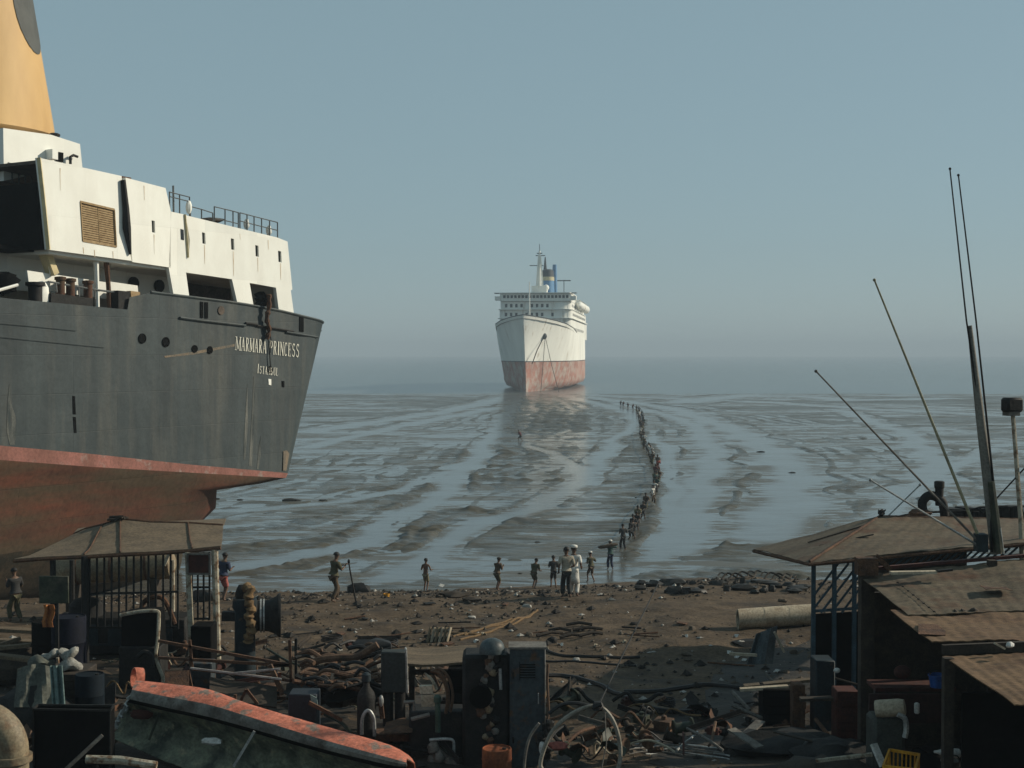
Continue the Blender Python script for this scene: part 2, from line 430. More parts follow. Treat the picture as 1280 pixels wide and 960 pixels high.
tag(film_ob, 'shallow sheet of tidal water in the hollows of the mud', kind='structure')

nbx, nby = 420, 420
xb = np.linspace(-46, 46, nbx); yb = np.concatenate([np.linspace(-40, 18, 40), np.linspace(18.3, 98, nby - 40)])
XB, YB = np.meshgrid(xb, yb)
ZB = beach_z(XB, YB)
me = bpy.data.meshes.new('beach')
idx = np.arange(nbx * nby).reshape(nby, nbx)
quads = np.stack([idx[:-1, :-1], idx[:-1, 1:], idx[1:, 1:], idx[1:, :-1]], -1).reshape(-1, 4)
me.from_pydata(np.stack([XB, YB, ZB], -1).reshape(-1, 3).tolist(), [], quads.tolist())
me.polygons.foreach_set('use_smooth', [True] * len(me.polygons))
m_beach = mat('beach_earth', (.128, .092, .060), (.056, .040, .027), scale=1.3, rough=.92, bump=1.0, bscale=5, spec=.15,
              c3=(.045, .037, .03), s3=.55, cut=.60, wide=.07, lo=.3, hi=.7)
me.materials.append(m_beach)
beach = bpy.data.objects.new('beach', me); COL.objects.link(beach); tag(beach, 'brown oily beach strewn with scrap and stones', kind='structure')
# far sides so nothing ends in the void from another view
sb = MB(); sb.add([(-400, -200, -.7), (400, -200, -.7), (400, 445, -.7), (-400, 445, -.7)], [(0, 1, 2, 3)])
tag(sb.build('ground', m_mud, smooth=False), 'dark ground under the beach and the mudflat', kind='structure')
# ------------------------------------------------------------------ beached ferry (near ship)
TH = R(58)
SF = Vector((-math.cos(TH), -math.sin(TH), 0)); SN = Vector((math.sin(TH), -math.cos(TH), 0)); ZV = Vector((0, 0, 1))
SA = P(330, 442, 74); SA.z = 0
HB = 8.5                                              # half breadth
def W(s, t, z): return SA + SF * s + SN * t + ZV * z
def sp(x, y, t=0.0):
    """photo pixel on the ship's side plane shifted by t -> (s, z)"""
    d = ray(x, y); k = ((SA + SN * t) - CAM).dot(SN) / d.dot(SN)
    q = CAM + d * k
    return ((q - SA).dot(SF), q.z)
def S(x, y, t=0.0, dt=0.0):
    s, z = sp(x, y, t); return W(s, t + dt, z)

m_slate = mat('hull_slate', (.043, .058, .061), (.028, .039, .042), scale=.9, stretch=(1, 1, .16), rough=.62, bump=.15, bscale=.8,
              c3=(.085, .088, .078), s3=1.1, st3=(1, 1, .10), cut=.64, wide=.14, grime=0.18)
m_boot = mat('boot_top_paint', (.30, .125, .10), (.20, .085, .065), scale=1.1, stretch=(1, 1, .5), rough=.75, c3=(.30, .26, .23), s3=1.2, cut=.63, wide=.08, grime=0.3)
m_red = mat('antifouling_red', (.150, .050, .028), (.075, .034, .020), scale=.6, stretch=(.35, .35, 1.4), rough=.9, c3=(.075, .052, .030), s3=.5, st3=(.3, .3, 1.8), cut=.52, wide=.10, bump=.3, bscale=1.2, grime=0.3)
m_white = mat('ship_white', (.86, .86, .79), (.79, .78, .71), scale=.9, stretch=(1, 1, .35), rough=.6, c3=(.50, .38, .24), s3=1.8, st3=(1, 1, .12), cut=.74, wide=.06, grime=0)
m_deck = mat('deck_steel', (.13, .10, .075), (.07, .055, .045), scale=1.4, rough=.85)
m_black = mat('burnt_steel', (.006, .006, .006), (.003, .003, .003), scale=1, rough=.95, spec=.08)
m_rust = mat('rusty_iron', (.13, .065, .035), (.055, .03, .02), scale=3.5, rough=.9, bump=.5)
m_iron = mat('dark_iron', (.024, .023, .021), (.010, .010, .010), scale=4, rough=.7, bump=.3, spec=.2)
m_rail = mat('rail_grey', (.13, .14, .14), rough=.7)
m_louv = mat('louvre_wood', (.42, .30, .16), (.30, .20, .10), scale=5, rough=.8)
m_gold = mat('cream_rim', (.62, .52, .30), rough=.7, grime=0)
m_fun = mat('funnel_ochre', (.56, .36, .15), (.47, .29, .115), scale=.7, stretch=(1, 1, .3), rough=.55, grime=0)
m_emb = mat('emblem_grey', (.085, .09, .085), (.06, .064, .06), scale=1.2, rough=.7, grime=0.1)
m_glass = mat('dark_glass', (.015, .018, .02), rough=.15, spec=.6)
m_letter = mat('letter_paint', (.72, .71, .62), (.60, .58, .48), scale=6, rough=.7, grime=0.15)

def plated(m, w_, h_, dark=.72, bump=.25):
    """welded plate seams and shallow dents"""
    nt = m.node_tree; N = nt.nodes; L = nt.links; b = N['Principled BSDF']
    tc = N.new('ShaderNodeTexCoord'); mp = N.new('ShaderNodeMapping'); mp.inputs['Rotation'].default_value = (0, 0, -math.atan2(SF.y, SF.x)); L.new(tc.outputs['Object'], mp.inputs['Vector'])
    sx = N.new('ShaderNodeSeparateXYZ'); cx = N.new('ShaderNodeCombineXYZ'); L.new(mp.outputs['Vector'], sx.inputs[0]); L.new(sx.outputs['X'], cx.inputs['X']); L.new(sx.outputs['Z'], cx.inputs['Y'])
    br = N.new('ShaderNodeTexBrick'); L.new(cx.outputs['Vector'], br.inputs['Vector']); br.inputs['Scale'].default_value = 1
    br.inputs['Brick Width'].default_value = w_; br.inputs['Row Height'].default_value = h_; br.inputs['Mortar Size'].default_value = .022; br.inputs['Mortar Smooth'].default_value = .6
    br.inputs['Color1'].default_value = (1, 1, 1, 1); br.inputs['Color2'].default_value = (.86, .87, .88, 1); br.inputs['Mortar'].default_value = (dark, dark, dark, 1)
    mx = N.new('ShaderNodeMixRGB'); mx.blend_type = 'MULTIPLY'; mx.inputs['Fac'].default_value = 1
    src = b.inputs['Base Color'].links[0].from_socket; L.new(src, mx.inputs['Color1']); L.new(br.outputs['Color'], mx.inputs['Color2']); L.new(mx.outputs['Color'], b.inputs['Base Color'])
    ns_ = N.new('ShaderNodeTexNoise'); ns_.inputs['Scale'].default_value = .55; ns_.inputs['Detail'].default_value = 3; L.new(tc.outputs['Object'], ns_.inputs['Vector'])
    ad = N.new('ShaderNodeMath'); ad.operation = 'MULTIPLY_ADD'; ad.inputs[1].default_value = -.08; L.new(br.outputs['Fac'], ad.inputs[0]); L.new(ns_.outputs['Fac'], ad.inputs[2])
    bp = N.new('ShaderNodeBump'); bp.inputs['Strength'].default_value = bump; bp.inputs['Distance'].default_value = .35; L.new(ad.outputs[0], bp.inputs['Height']); L.new(bp.outputs['Normal'], b.inputs['Normal'])
plated(m_slate, 5.2, 1.75, .78, .22); plated(m_white, 3.8, 2.3, .90, .10); plated(m_red, 5.2, 1.6, .75, .25)
ship = thing('beached_ship', 'large beached ship with dark slate hull, white upper decks and an ochre funnel', 'ship', W(10, -HB, 0))

top_px = [(-400, 330), (0, 372), (160, 387), (164, 362.5), (220, 369.5), (297, 379), (345, 387.5), (403, 401.5), (470, 412)]
wl1_px = [(-400, 515), (0, 557), (120, 568), (240, 581), (355, 591), (470, 601)]
wl2_px = [(-400, 541), (0, 575), (120, 584), (240, 591), (355, 597.5), (470, 604)]
def px_at_s(s):
    """pixel x on the side plane at station s (at mid height)"""
    q = W(s, 0, 11); d = q - CAM; return CX + F_PX * d.x / (d.y * 1.0)
def zline(pts, s):
    x = px_at_s(s); return sp(x, polyat(pts, x))[1]
s_of = lambda x: sp(x, 442)[0]
S_FWD = s_of(0) + 13.0
S_STEP = s_of(162)
s_deck = s_of(393); s_wl = s_of(349)
def cen(x, y): return sp(x, y, -HB)
s_c2, z_c2 = cen(236, 629); s_c3, z_c3 = cen(229, 655)
zt = lambda s: zline(top_px, s)
z1 = lambda s: zline(wl1_px, s)
z2 = lambda s: zline(wl2_px, s)
def half(s, send, a, B, p=2.0, q=2.0):
    if s >= send + a: return B
    u = max(0.0, (s - send) / a)
    return B * max(0.0, 1 - (1 - u) ** p) ** (1 / q)
A_ST = 4.0
def level_ring(send, a, B, zf, p=2.0, q=2.0, clampz=True):
    """port forward -> stern -> starboard forward"""
    ss = [lerp(S_FWD, S_STEP + .12, i / 9) for i in range(10)] + [S_STEP - .02] + [lerp(S_STEP - .02, send + a, (i + 1) / 10) for i in range(10)]
    ang = [math.pi / 2 * i / 14 for i in range(1, 15)]
    if a > 5:      # long fine run: mix straight spacing
        ss = [lerp(S_FWD, send + a, i / 20) for i in range(21)]
    rs = [send + a * (1 - math.sin(t)) for t in ang]
    port = [(s, -HB + half(s, send, a, B, p, q)) for s in ss + rs]
    pts = []
    sid = [zf(s) for s, _ in port]
    for (s, t), z in zip(port, sid): pts.append(W(s, t, z))
    for (s, t), z in list(zip(port, sid))[::-1][1:]: pts.append(W(s, -2 * HB - t, z))
    return pts
def mixz(f, g, k): return lambda s: lerp(f(s), g(s), k)
lv_up = []
for k in (0, .12, .3, .5, .7, .85, 1.0):
    sc = lerp(s_deck, s_wl, k)
    lv_up.append(level_ring(sc - A_ST, A_ST, HB - .10 * k, mixz(zt, z1, k)))
sc = s_wl
mb = MB(); mb.loft(lv_up, cap=False, close=False)
hull = mb.build('hull', m_slate, ship, angle=60)
mb = MB(); mb.loft([lv_up[-1], level_ring(sc - A_ST + .15, A_ST, HB - .12, z2)], cap=False, close=False)
mb.build('boot_topping', m_boot, ship, angle=60)
zc = lambda off: (lambda s: z2(s) - off)
def kz(zend, zfwd):
    return lambda s: lerp(zend, zfwd, min(1, max(0, (s - s_c2) / 16)))
lv_dn = [level_ring(sc - A_ST + .15, A_ST, HB - .12, z2),
         level_ring(sc - A_ST + 1.6, A_ST + .9, HB - .2, zc(.38)),
         level_ring(sc - A_ST + 4.0, 6.5, HB - .45, zc(.85)),
         level_ring(s_c2, 9.0, HB - .8, kz(z_c2, z2(s_c2 + 16) - 2.2), 1.7, 1.6),
         level_ring(s_c2 + .2, 11.0, HB - 1.3, kz(z_c3, z2(s_c2 + 16) - 3.8), 1.6, 1.3),
         level_ring(s_c2 + .4, 12.5, HB - 2.3, kz(1.4, 1.6), 1.6, 1.1),
         level_ring(s_c2 + .6, 13.5, HB - 4.2, kz(.3, .4), 1.6, 1.1),
         level_ring(s_c2 + .8, 13.5, HB - 6.5, kz(-.3, -.3), 1.6, 1.1)]
mb = MB(); mb.loft(lv_dn[:5], cap=False, close=False)
mb.build('bottom_plating', m_red, ship, angle=60)
m_foul = mat('fouled_bottom', (.060, .046, .028), (.018, .018, .012), scale=.8, stretch=(.4, .4, 1.3), rough=.9, c3=(.09, .06, .035), s3=.9, cut=.62, bump=.4)
mb = MB(); mb.loft(lv_dn[4:], cap=False, close=False)
mb.build('fouled_plating', m_foul, ship, angle=60)
# cut forward end, closing bulkhead
rim = [r_[0] for r_ in lv_up] + [r_[0] for r_ in lv_dn[1:]] + [r_[-1] for r_ in lv_dn[1:]][::-1] + [r_[-1] for r_ in lv_up][::-1]
mb = MB(); c0 = sum(rim, Vector()) / len(rim)
mb.add([c0 - SF * .1] + [p - SF * .1 for p in rim], [(0, i + 1, (i + 1) % len(rim) + 1) for i in range(len(rim))])
mb.build('bulkhead', m_rust, ship, smooth=False)
# weather deck 1 m below the bulwark top
zd = lambda s: zline([(-400, 345), (0, 386), (160, 397), (297, 395), (403, 412), (470, 420)], s)
ring = level_ring(s_deck - A_ST, A_ST - .05, HB - .12, zd)
mb = MB(); n = len(ring)
for i in range(n // 2): mb.add([ring[i], ring[i + 1], ring[n - 2 - i], ring[n - 1 - i]], [(0, 1, 2, 3)])
mb.build('deck', m_deck, ship, smooth=False)
# capping rail along the bulwark
mb = MB(); mb.tube([p + ZV * .02 for p in lv_up[0][11:-11]], .07, 6); mb.build('bulwark_rail', m_slate, ship)

def hull_t(s, z):
    k = min(1, max(0, (zt(s) - z) / max(.1, zt(s) - z1(s)))); sc_ = lerp(s_deck, s_wl, k)
    return -HB + half(s, sc_ - A_ST, A_ST, HB - .10 * k)
def H_(x, y, out=.02):
    """pixel on the hull skin, pushed out"""
    t = 0.0
    for _ in range(6):
        s, z = sp(x, y, t); t = hull_t(s, z)
    return W(s, t + out, z)

# the name and the port of registry on the quarter
def arc(cx_, cy_, rx, ry, a0, a1, n=9): return [(cx_ + rx * math.cos(R(lerp(a0, a1, i / n))), cy_ + ry * math.sin(R(lerp(a0, a1, i / n)))) for i in range(n + 1)]
TK, TN = .22, .10
def stem(x, y0=0, y1=1, w_=TK): return [([(x, y0), (x, y1)], w_)] + [([(x - .19, y), (x + .19, y)], .05) for y in (y0 + .025, y1 - .025)]
GLYPH = {   # painted serif capitals as brush strokes in a unit box: thick stems, thin hairlines, feet
    'M': stem(.12, w_=.12) + stem(.90) + [([(.14, .97), (.50, .08)], .20), ([(.50, .08), (.86, .97)], .09)],
    'A': [([(.5, 1), (.10, .03)], .10), ([(.48, 1), (.88, .03)], .22), ([(.25, .34), (.72, .34)], .07), ([(0, .025), (.26, .025)], .05), ([(.68, .025), (1.05, .025)], .05)],
    'R': stem(.2) + [(arc(.42, .74, .36, .23, 90, -90), .15), ([(.2, .97), (.42, .97)], .06), ([(.2, .51), (.42, .51)], .06), ([(.45, .5), (.86, .03)], .2), ([(.80, .025), (1.0, .025)], .05)],
    'P': stem(.2) + [(arc(.42, .73, .40, .24, 90, -90), .16), ([(.2, .97), (.42, .97)], .06), ([(.2, .49), (.42, .49)], .06)],
    'I': stem(.5, w_=.30), 'N': stem(.12, w_=.11) + stem(.9, w_=.11) + [([(.12, .97), (.9, .05)], .22)],
    'C': [(arc(.56, .5, .42, .47, 50, 310), .15), ([(.84, .98), (.84, .74)], .06)],
    'E': stem(.2) + [([(.2, .97), (.85, .97)], .06), ([(.2, .51), (.66, .51)], .06), ([(.2, .03), (.88, .03)], .06), ([(.84, .97), (.84, .80)], .05), ([(.87, .03), (.87, .22)], .05), ([(.65, .62), (.65, .40)], .05)],
    'S': [(arc(.5, .74, .32, .22, 30, 270, 8) + arc(.5, .28, .34, .24, 90, -150, 8)[0:], .15), ([(.80, .97), (.80, .76)], .05), ([(.17, .04), (.17, .25)], .05)],
    'T': stem(.5) + [([(.05, .97), (.95, .97)], .06), ([(.07, .97), (.07, .78)], .05), ([(.93, .97), (.93, .78)], .05)],
    'B': stem(.2) + [(arc(.42, .75, .34, .22, 90, -90), .15), (arc(.44, .28, .40, .25, 90, -90), .16), ([(.2, .97), (.42, .97)], .06), ([(.2, .53), (.44, .53)], .06), ([(.2, .03), (.44, .03)], .06)],
    'U': stem(.16, .3, 1) [:2] + [(arc(.5, .32, .34, .29, 180, 360), .12), ([(.84, .32), (.84, 1)], .10), ([(.66, .975), (1.0, .975)], .05)],
    'L': stem(.2) + [([(.2, .03), (.9, .03)], .06), ([(.88, .03), (.88, .26)], .05)],
}
WID = {'M': 1.35, 'I': .55, ' ': .55, 'N': 1.1, 'A': 1.1}
def lettering(body, name, x0, x1, ybase, ytop, big=1.0):
    adv = [WID.get(c, 1.0) * (1.25 if i == 0 else 1) for i, c in enumerate(body)]; tot = sum(a_ + .28 for a_ in adv) - .28; pen = 0; mb = MB(); lay = 0
    for i, (c, a_) in enumerate(zip(body, adv)):
        hs_ = big if i == 0 else 1.0
        for pts, w_ in GLYPH.get(c, ()):
            lay += 1; L2 = []; R2 = []; asp = .30
            for k, (gx, gy) in enumerate(pts):
                q0, q1 = pts[max(k - 1, 0)], pts[min(k + 1, len(pts) - 1)]; dx, dy = (q1[0] - q0[0]) * asp * a_, q1[1] - q0[1]; ln = math.hypot(dx, dy) + 1e-9
                nx, ny = -dy / ln, dx / ln; ww = w_ * (.5 if abs(dx) < abs(dy) else .5)
                for lst, sg in ((L2, 1), (R2, -1)):
                    gx2, gy2 = gx * a_ + sg * nx * ww, gy + sg * ny * ww * .55
                    u = (pen + gx2) / tot; yy = lerp(lerp(*ybase, u), lerp(*ytop, u), gy2 * hs_)
                    lst.append(H_(lerp(x0, x1, u) + .6 * gy2, yy, .028 + .0025 * (lay % 9)))
            n = len(pts); mb.add(L2 + R2, [(k, k + 1, n + k + 1, n + k) for k in range(n - 1)])
        pen += a_ + .28
    return mb.build(name, m_letter, ship, smooth=False)
lettering('MARMARA PRINCESS', 'ship_name', 293.5, 373, (437.5, 447), (420.5, 430))
lettering('ISTANBUL', 'home_port', 321, 347, (466.5, 470), (457, 460), 1.25)

# portholes, slots, vents, strakes
def patch(name, m, px, out=.03, th=.05, group=None):
    q = [H_(x, y, 0) for x, y in px]; nrm = (q[1] - q[0]).cross(q[2] - q[0]).normalized()
    if nrm.dot(CAM - q[0]) < 0: nrm = -nrm
    mb = MB(); mb.prism([p + nrm * (out - th) for p in q], nrm * th)
    return mb.build(name, m, ship)
def disc_px(x, y, rx, ry, n=14): return [(x + rx * math.cos(2 * math.pi * i / n), y + ry * math.sin(2 * math.pi * i / n)) for i in range(n)]
for x, y in ((177.5, 423), (207, 427.5), (243, 436), (262, 437.5), (337, 462)):
    mb = MB(); c = H_(x, y, 0); r_ = .24 if x < 220 else .19
    d = (H_(x + 2, y, 0) - H_(x - 2, y, 0)).normalized(); nrm = d.cross(ZV).normalized()
    if nrm.dot(CAM - c) < 0: nrm = -nrm
    mb.lathe(c - nrm * .02, [(r_, 0), (r_, .07), (r_ * .8, .07), (r_ * .78, .05)], 16, nrm)
    mb.build('porthole', m_black, ship)
patch('fairlead', m_black, [(250, 377), (253.5, 377.4), (253.5, 397.5), (250, 397)], .04)
patch('fairlead', m_black, [(255.5, 377.6), (259.5, 378), (259.5, 398), (255.5, 397.7)], .04)
patch('fairlead', m_black, [(374, 396), (379, 397), (379, 415), (374, 414)], .04)
patch('hawse_hole', m_deck, disc_px(276, 388, 4, 5.5), .05)
patch('hull_slot', m_black, [(90.5, 495), (93.5, 495.3), (94.5, 518), (91, 517.6)], .02)
patch('hull_slot', m_black, [(91, 521), (94.5, 521.3), (95.5, 541), (92.5, 541)], .02)
patch('white_mark', m_white, [(335, 473.5), (338.5, 474), (338.5, 481.5), (335.5, 481)], .035)
patch('hull_slot', m_black, [(352, 476), (355, 476.4), (355, 484), (352.5, 483.6)], .035)
m_stain = mat('streak_brown', (.22, .165, .11), (.12, .11, .09), scale=2, stretch=(1, 1, .3), rough=.8)
patch('rust_streak', m_stain, [(205, 445), (240, 440), (293, 430), (293, 433), (240, 443.5), (206, 447)], .012, .01)
m_pale = mat('pale_streak', (.17, .17, .15), (.036, .046, .047), scale=3.2, stretch=(1, 1, .15), rough=.8)
patch('lime_streak', m_pale, [(8, 538), (9, 505), (11.5, 480), (14, 505), (19, 520), (21, 540), (18, 556), (12, 556)], .012, .01)
for q in ([(311, 582), (313, 545), (315.5, 500), (317, 470), (318.5, 500), (317, 545), (314.5, 583)], [(304, 574), (306, 530), (309, 480), (310, 530), (306.5, 575)], [(321, 586), (323, 560), (326, 545), (325.5, 570), (323, 587)]):
    patch('rust_streak', m_pale, q, .012, .01)
patch('draught_post', m_stain, [(353.5, 564), (358, 563), (361, 567), (357, 588), (353, 588)], .05, .08)
def strake(px, r_, m, name='rubbing_strake'):
    mb = MB(); mb.tube([H_(x, y, .06) for x, y in px], r_, 6, flat=1); return mb.build(name, m, ship)
strake([(224, 397), (250, 400.5), (280, 404), (306, 407)], .06, m_slate)
strake([(306, 404), (321, 406)], .07, m_iron)
strake([(320, 407), (345, 411), (366, 414.5)], .06, m_iron)
strake([(357, 415), (375, 418), (396, 421.5)], .06, m_slate)
strake([(0, 404), (45, 408), (95, 413)], .014, m_slate, 'plate_seam')
strake([(0, 421), (60, 427), (130, 434)], .014, m_slate, 'plate_seam')
# rusty chain and fouled rope over the stern rail
mb = MB(); pts = [H_(330, 368, .35), H_(331, 384, .3), H_(329, 398, .25), H_(333, 412, .2), H_(331, 424, .16)]
mb.tube(smoothpts(pts, 4), [.12 + .04 * math.sin(i * 2.3) for i in range(17)], 7); mb.build('fouled_rope', m_rust, ship)
mb = MB(); mb.tube(smoothpts([H_(333, 410, .1), H_(337, 425, .1), H_(335.5, 445, .1), H_(337, 463, .1)], 5), .03, 6); mb.build('chain', m_iron, ship)
mb = MB()
for k in range(9): mb.ball(S(325 + 2 * (k % 4) + random.uniform(-1, 1), 369 + 3 * (k // 2), -1.0), (.28, .28, .2), 7, 5, k, .3)
mb.bar(S(330, 384, -1), S(331, 368, -1), .2)
mb.build('rope_heap', m_iron, ship)

# ---- superstructure
WT = .22
def wall(name, px, holes=(), t=0.0, m=m_white, th=WT, parent=None):
    mb = MB(); mb.prism([S(x, y, t) for x, y in px], -SN * th, [[S(x, y, t) for x, y in h] for h in holes])
    return mb.build(name, m, parent or ship, smooth=False)
def slot(x, y, w_=4.6, h=15): return [(x - w_ / 2, y - h / 2 - .3), (x + w_ / 2, y - h / 2 + .7), (x + w_ / 2 + .6, y + h / 2 + .7), (x - w_ / 2 + .6, y + h / 2 - .3)]
louv = [(100, 252), (142.5, 262), (145, 308.5), (103, 301)]
w1 = wall('side_wall', [(48, 197), (152, 220), (153.5, 240), (157, 270), (159, 300), (164.5, 326), (60, 312), (55, 260)], [louv])
w2 = wall('side_wall', [(157, 222), (207, 235), (213.5, 264), (213.5, 334.5), (165.5, 327.5), (163, 300), (160, 270), (158.5, 245)], [slot(191.5, 283, 4, 15)])
wins = [(228, 292.5), (254.5, 297.5), (290.5, 305), (321, 313.5), (349.5, 320.5)]
opA = [(232.5, 340.5), (290, 349), (297, 379.5), (236.5, 370.5)]; opB = [(312, 353.5), (345, 359.5), (348.5, 387), (317, 382)]
w3 = wall('side_wall', [(214, 264.5), (230, 268), (236, 324), (237.5, 300), (232, 269), (347, 297), (359.5, 302), (365.5, 362), (363.5, 363), (367.5, 392.5), (352, 389.5), (348.5, 387.1), (345, 359.5), (312, 353.5), (317, 382.2), (297, 379.6), (290, 349), (232.5, 340.5), (236.5, 370.6), (217, 368.6), (211, 335)],
          [slot(x, y, 4, 14) for x, y in wins if x > 240] )
for w_, x, y in [(w2, 191.5, 283)] + [(w3, x, y) for x, y in wins if x > 240]:
    mb = MB(); mb.prism([S(a, b, -.10) for a, b in slot(x, y, 5, 16)], -SN * .03); mb.build('window', m_glass, w_, smooth=False)
patch_ = MB(); patch_.prism([S(a, b, .004) for a, b in slot(227.5, 293, 3.6, 13)], SN * .02); patch_.build('window', m_glass, w3, smooth=False)
# louvred vent: frame, slats on a dark back
mb = MB(); mb.prism([S(x, y, -.16) for x, y in louv], -SN * .04); mb.build('vent_back', m_iron, w1, smooth=False)
mb = MB(); NS = 17
for i in range(NS):
    a = (i + .5) / NS
    for x0, x1 in ((0, .485), (.515, 1)):
        pl = lambda u: (lerp(lerp(louv[0][0], louv[3][0], a), lerp(louv[1][0], louv[2][0], a), u), lerp(lerp(louv[0][1], louv[3][1], a), lerp(louv[1][1], louv[2][1], a), u))
        mb.bar(S(*pl(x0), -.08), S(*pl(x1), -.08), .10, .075)
mb.bar(S(121.5, 257, -.06), S(124, 305, -.06), .07)
for a, b in ((0, 1), (1, 2), (2, 3), (3, 0)): mb.bar(S(*louv[a], -.02), S(*louv[b], -.02), .09)
mb.build('louvre', m_louv, w1, smooth=False)
mb = MB(); mb.bar(S(48.5, 197, .03), S(55.5, 260, .03), .16, .1); mb.bar(S(55.5, 260, .03), S(60.5, 312, .03), .16, .1); mb.build('cut_edge', m_gold, ship, smooth=False)
m_run = mat('rust_run', (.46, .33, .20), (.74, .71, .62), scale=3, stretch=(1, 1, .3), rough=.8, grime=0)
for x, y0, y1 in ((192.5, 293, 318), (255.5, 306, 330), (291.5, 314, 345), (322, 322, 340), (350.5, 329, 350), (75, 210, 238), (118, 312, 322), (180, 232, 250), (300, 292, 300), (335, 300, 312), (104, 309, 317), (141, 314, 323)):
    mb = MB(); mb.prism([S(x - .5, y0, .004), S(x + .7, y0 + .3, .004), S(x + .8, y1, .004), S(x + .3, y1, .004)], SN * .004); mb.build('rust_streak', m_run, ship, smooth=False)
# dark slit between the blocks, with its pipe
mb = MB(); mb.prism([S(147, 219, -.4), (S(164, 222, -.4)), S(170, 327, -.4), S(154, 325, -.4)], -SN * .1); mb.build('gap_plate', m_rust, ship, smooth=False)
mb = MB(); mb.tube([S(154, 225, .1), S(157.5, 262, .12), S(158.5, 285, .12), S(163, 318, .08)], [.12, .16, .2, .06], 7); mb.build('gap_pipe', m_iron, ship)
mb = MB(); mb.bar(S(231, 268, .03), S(235, 322, .03), .12, .06); mb.build('cracked_seam', m_gold, ship, smooth=False)
# decks across: undersides of the overhang and roofs
def slab(name, a, b, t0, t1, th, m=m_white):
    """a,b pixels on the plane t0"""
    p, q = S(*a, t0), S(*b, t0); o = -SN * (t0 - t1)
    mb = MB(); mb.hexa([p - ZV * th, q - ZV * th, q - ZV * th + o, p - ZV * th + o, p, q, q + o, p + o]); return mb.build(name, m, ship, smooth=False)
T_IN = -2 * HB
slab('promenade_deck', (61, 311.5), (364, 355), -.23, T_IN, .2)
slab('roof', (52, 199.5), (206, 236.5), -.23, T_IN, .15, m_deck)
slab('roof', (214, 267), (358, 304), -.23, T_IN, .15, m_deck)
# starboard side, ends, inner casing
def box_between(name, pxs, t0, t1, m): 
    mb = MB(); mb.prism([S(x, y, t0) for x, y in pxs], -SN * (t0 - t1)); return mb.build(name, m, ship, smooth=False)
sbd = lambda pxs: [W(sp(x, y)[0], -2 * HB, sp(x, y)[1]) for x, y in pxs]
mb = MB(); mb.prism(sbd([(48, 197), (207, 235), (213.5, 264.5), (359.5, 302), (367, 392), (217, 369), (211, 335), (60, 312)]), SN * .2); mb.build('starboard_wall', m_white, ship, smooth=False)
def cross(name, a, b, m, t0=-.25, t1=T_IN + .22, th=.15):
    p, q = S(*a), S(*b); p += SN * t0; q += SN * t0; o = SN * (t1 - t0)
    mb = MB(); mb.hexa([p, q, q + SF * th, p + SF * th, p + o, q + o, q + SF * th + o, p + SF * th + o]); return mb.build(name, m, ship, smooth=False)
cross('aft_wall', (358.5, 303), (365, 391), m_white)
cross('step_wall', (207.5, 237), (213, 264), m_white)
cross('end_bulkhead', (54, 228), (61.5, 312), m_black)
cross('end_rail_plate', (48.5, 198), (53.5, 226), m_white, t0=-9, t1=T_IN + .3)
# recessed casing on the weather deck
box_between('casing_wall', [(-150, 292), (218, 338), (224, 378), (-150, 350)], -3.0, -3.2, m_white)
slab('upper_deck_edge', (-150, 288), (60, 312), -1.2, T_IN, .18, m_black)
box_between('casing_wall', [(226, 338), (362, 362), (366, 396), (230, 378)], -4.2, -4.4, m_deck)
mb = MB(); mb.bar(S(56, 316, -1.0), S(66, 343, -1.0), .55, .3); mb.build('stanchion', m_gold, ship, smooth=False)
mb = MB(); mb.hexa([S(58, 318, -.9), S(66, 318, -.9), S(72, 343, -.9), S(62, 343, -.9), S(58, 318, -1.1), S(66, 318, -1.1), S(72, 343, -1.1), S(62, 343, -1.1)]); mb.build('bracket', m_white, ship, smooth=False)
box_between('low_bulwark', [(34, 338), (134, 353), (136, 374), (37, 360)], -1.0, -1.12, m_white)
box_between('low_bulwark', [(138, 352), (172, 357), (174, 378), (140, 376)], -1.0, -1.12, m_white)
for x, y in ((75.5, 354), (88, 356), (110, 358.5)):
    mb = MB(); c = S(x, y + 9, -.5); mb.lathe(c - ZV * .3, [(.2, 0), (.2, .75), (.26, .77), (.26, .9), (.1, .93)], 10); mb.build('bollard', m_red, ship)
mb = MB(); a = S(64, 366, -.25); b = S(116, 373, -.25); mb.hexa([a - ZV * .6, b - ZV * .6, b - ZV * .6 - SN * .5, a - ZV * .6 - SN * .5, a, b, b - SN * .5, a - SN * .5]); mb.build('winch_bed', m_iron, ship)
mb = MB(); mb.lathe(S(44, 364, -.6), [(.3, -.5), (.3, .2), (.42, .25), (.42, .4)], 12); mb.build('capstan', m_iron, ship)
mb = MB(); c = S(53, 368, -.6); mb.ball(c, (.32, .3, .6), 10, 6, 4, .15); mb.build('white_ventilator', m_white, ship)
mb = MB(); a = S(148, 363, -.15); b = S(162, 364.5, -.15)
mb.hexa([a - ZV * .85, b - ZV * .85, b - ZV * .85 - SN * .7, a - ZV * .85 - SN * .7, a, b, b - SN * .7, a - SN * .7]); lk = mb.build('deck_locker', m_iron, ship)
mb = MB(); mb.prism([S(163.5, 363.5, -.3), S(175, 365, -.3), S(175.5, 378, -.3), S(164, 377, -.3)], -SN * .3); mb.build('orange_plate', m_louv, ship, smooth=False)
for x0, x1 in ((120, 122), (133, 137)):
    mb = MB(); mb.tube([S(x0, 327, -.5), S((x0 + x1) / 2, 350, -.5), S(x1, 388, -.5)], [.13, .11, .1], 7); mb.build('stanchion', m_rust if x0 > 130 else m_white, ship)
mb = MB(); mb.tube([S(x, y, -.4) for x, y in ((60, 352), (118, 362), (170, 369))], .05, 5)
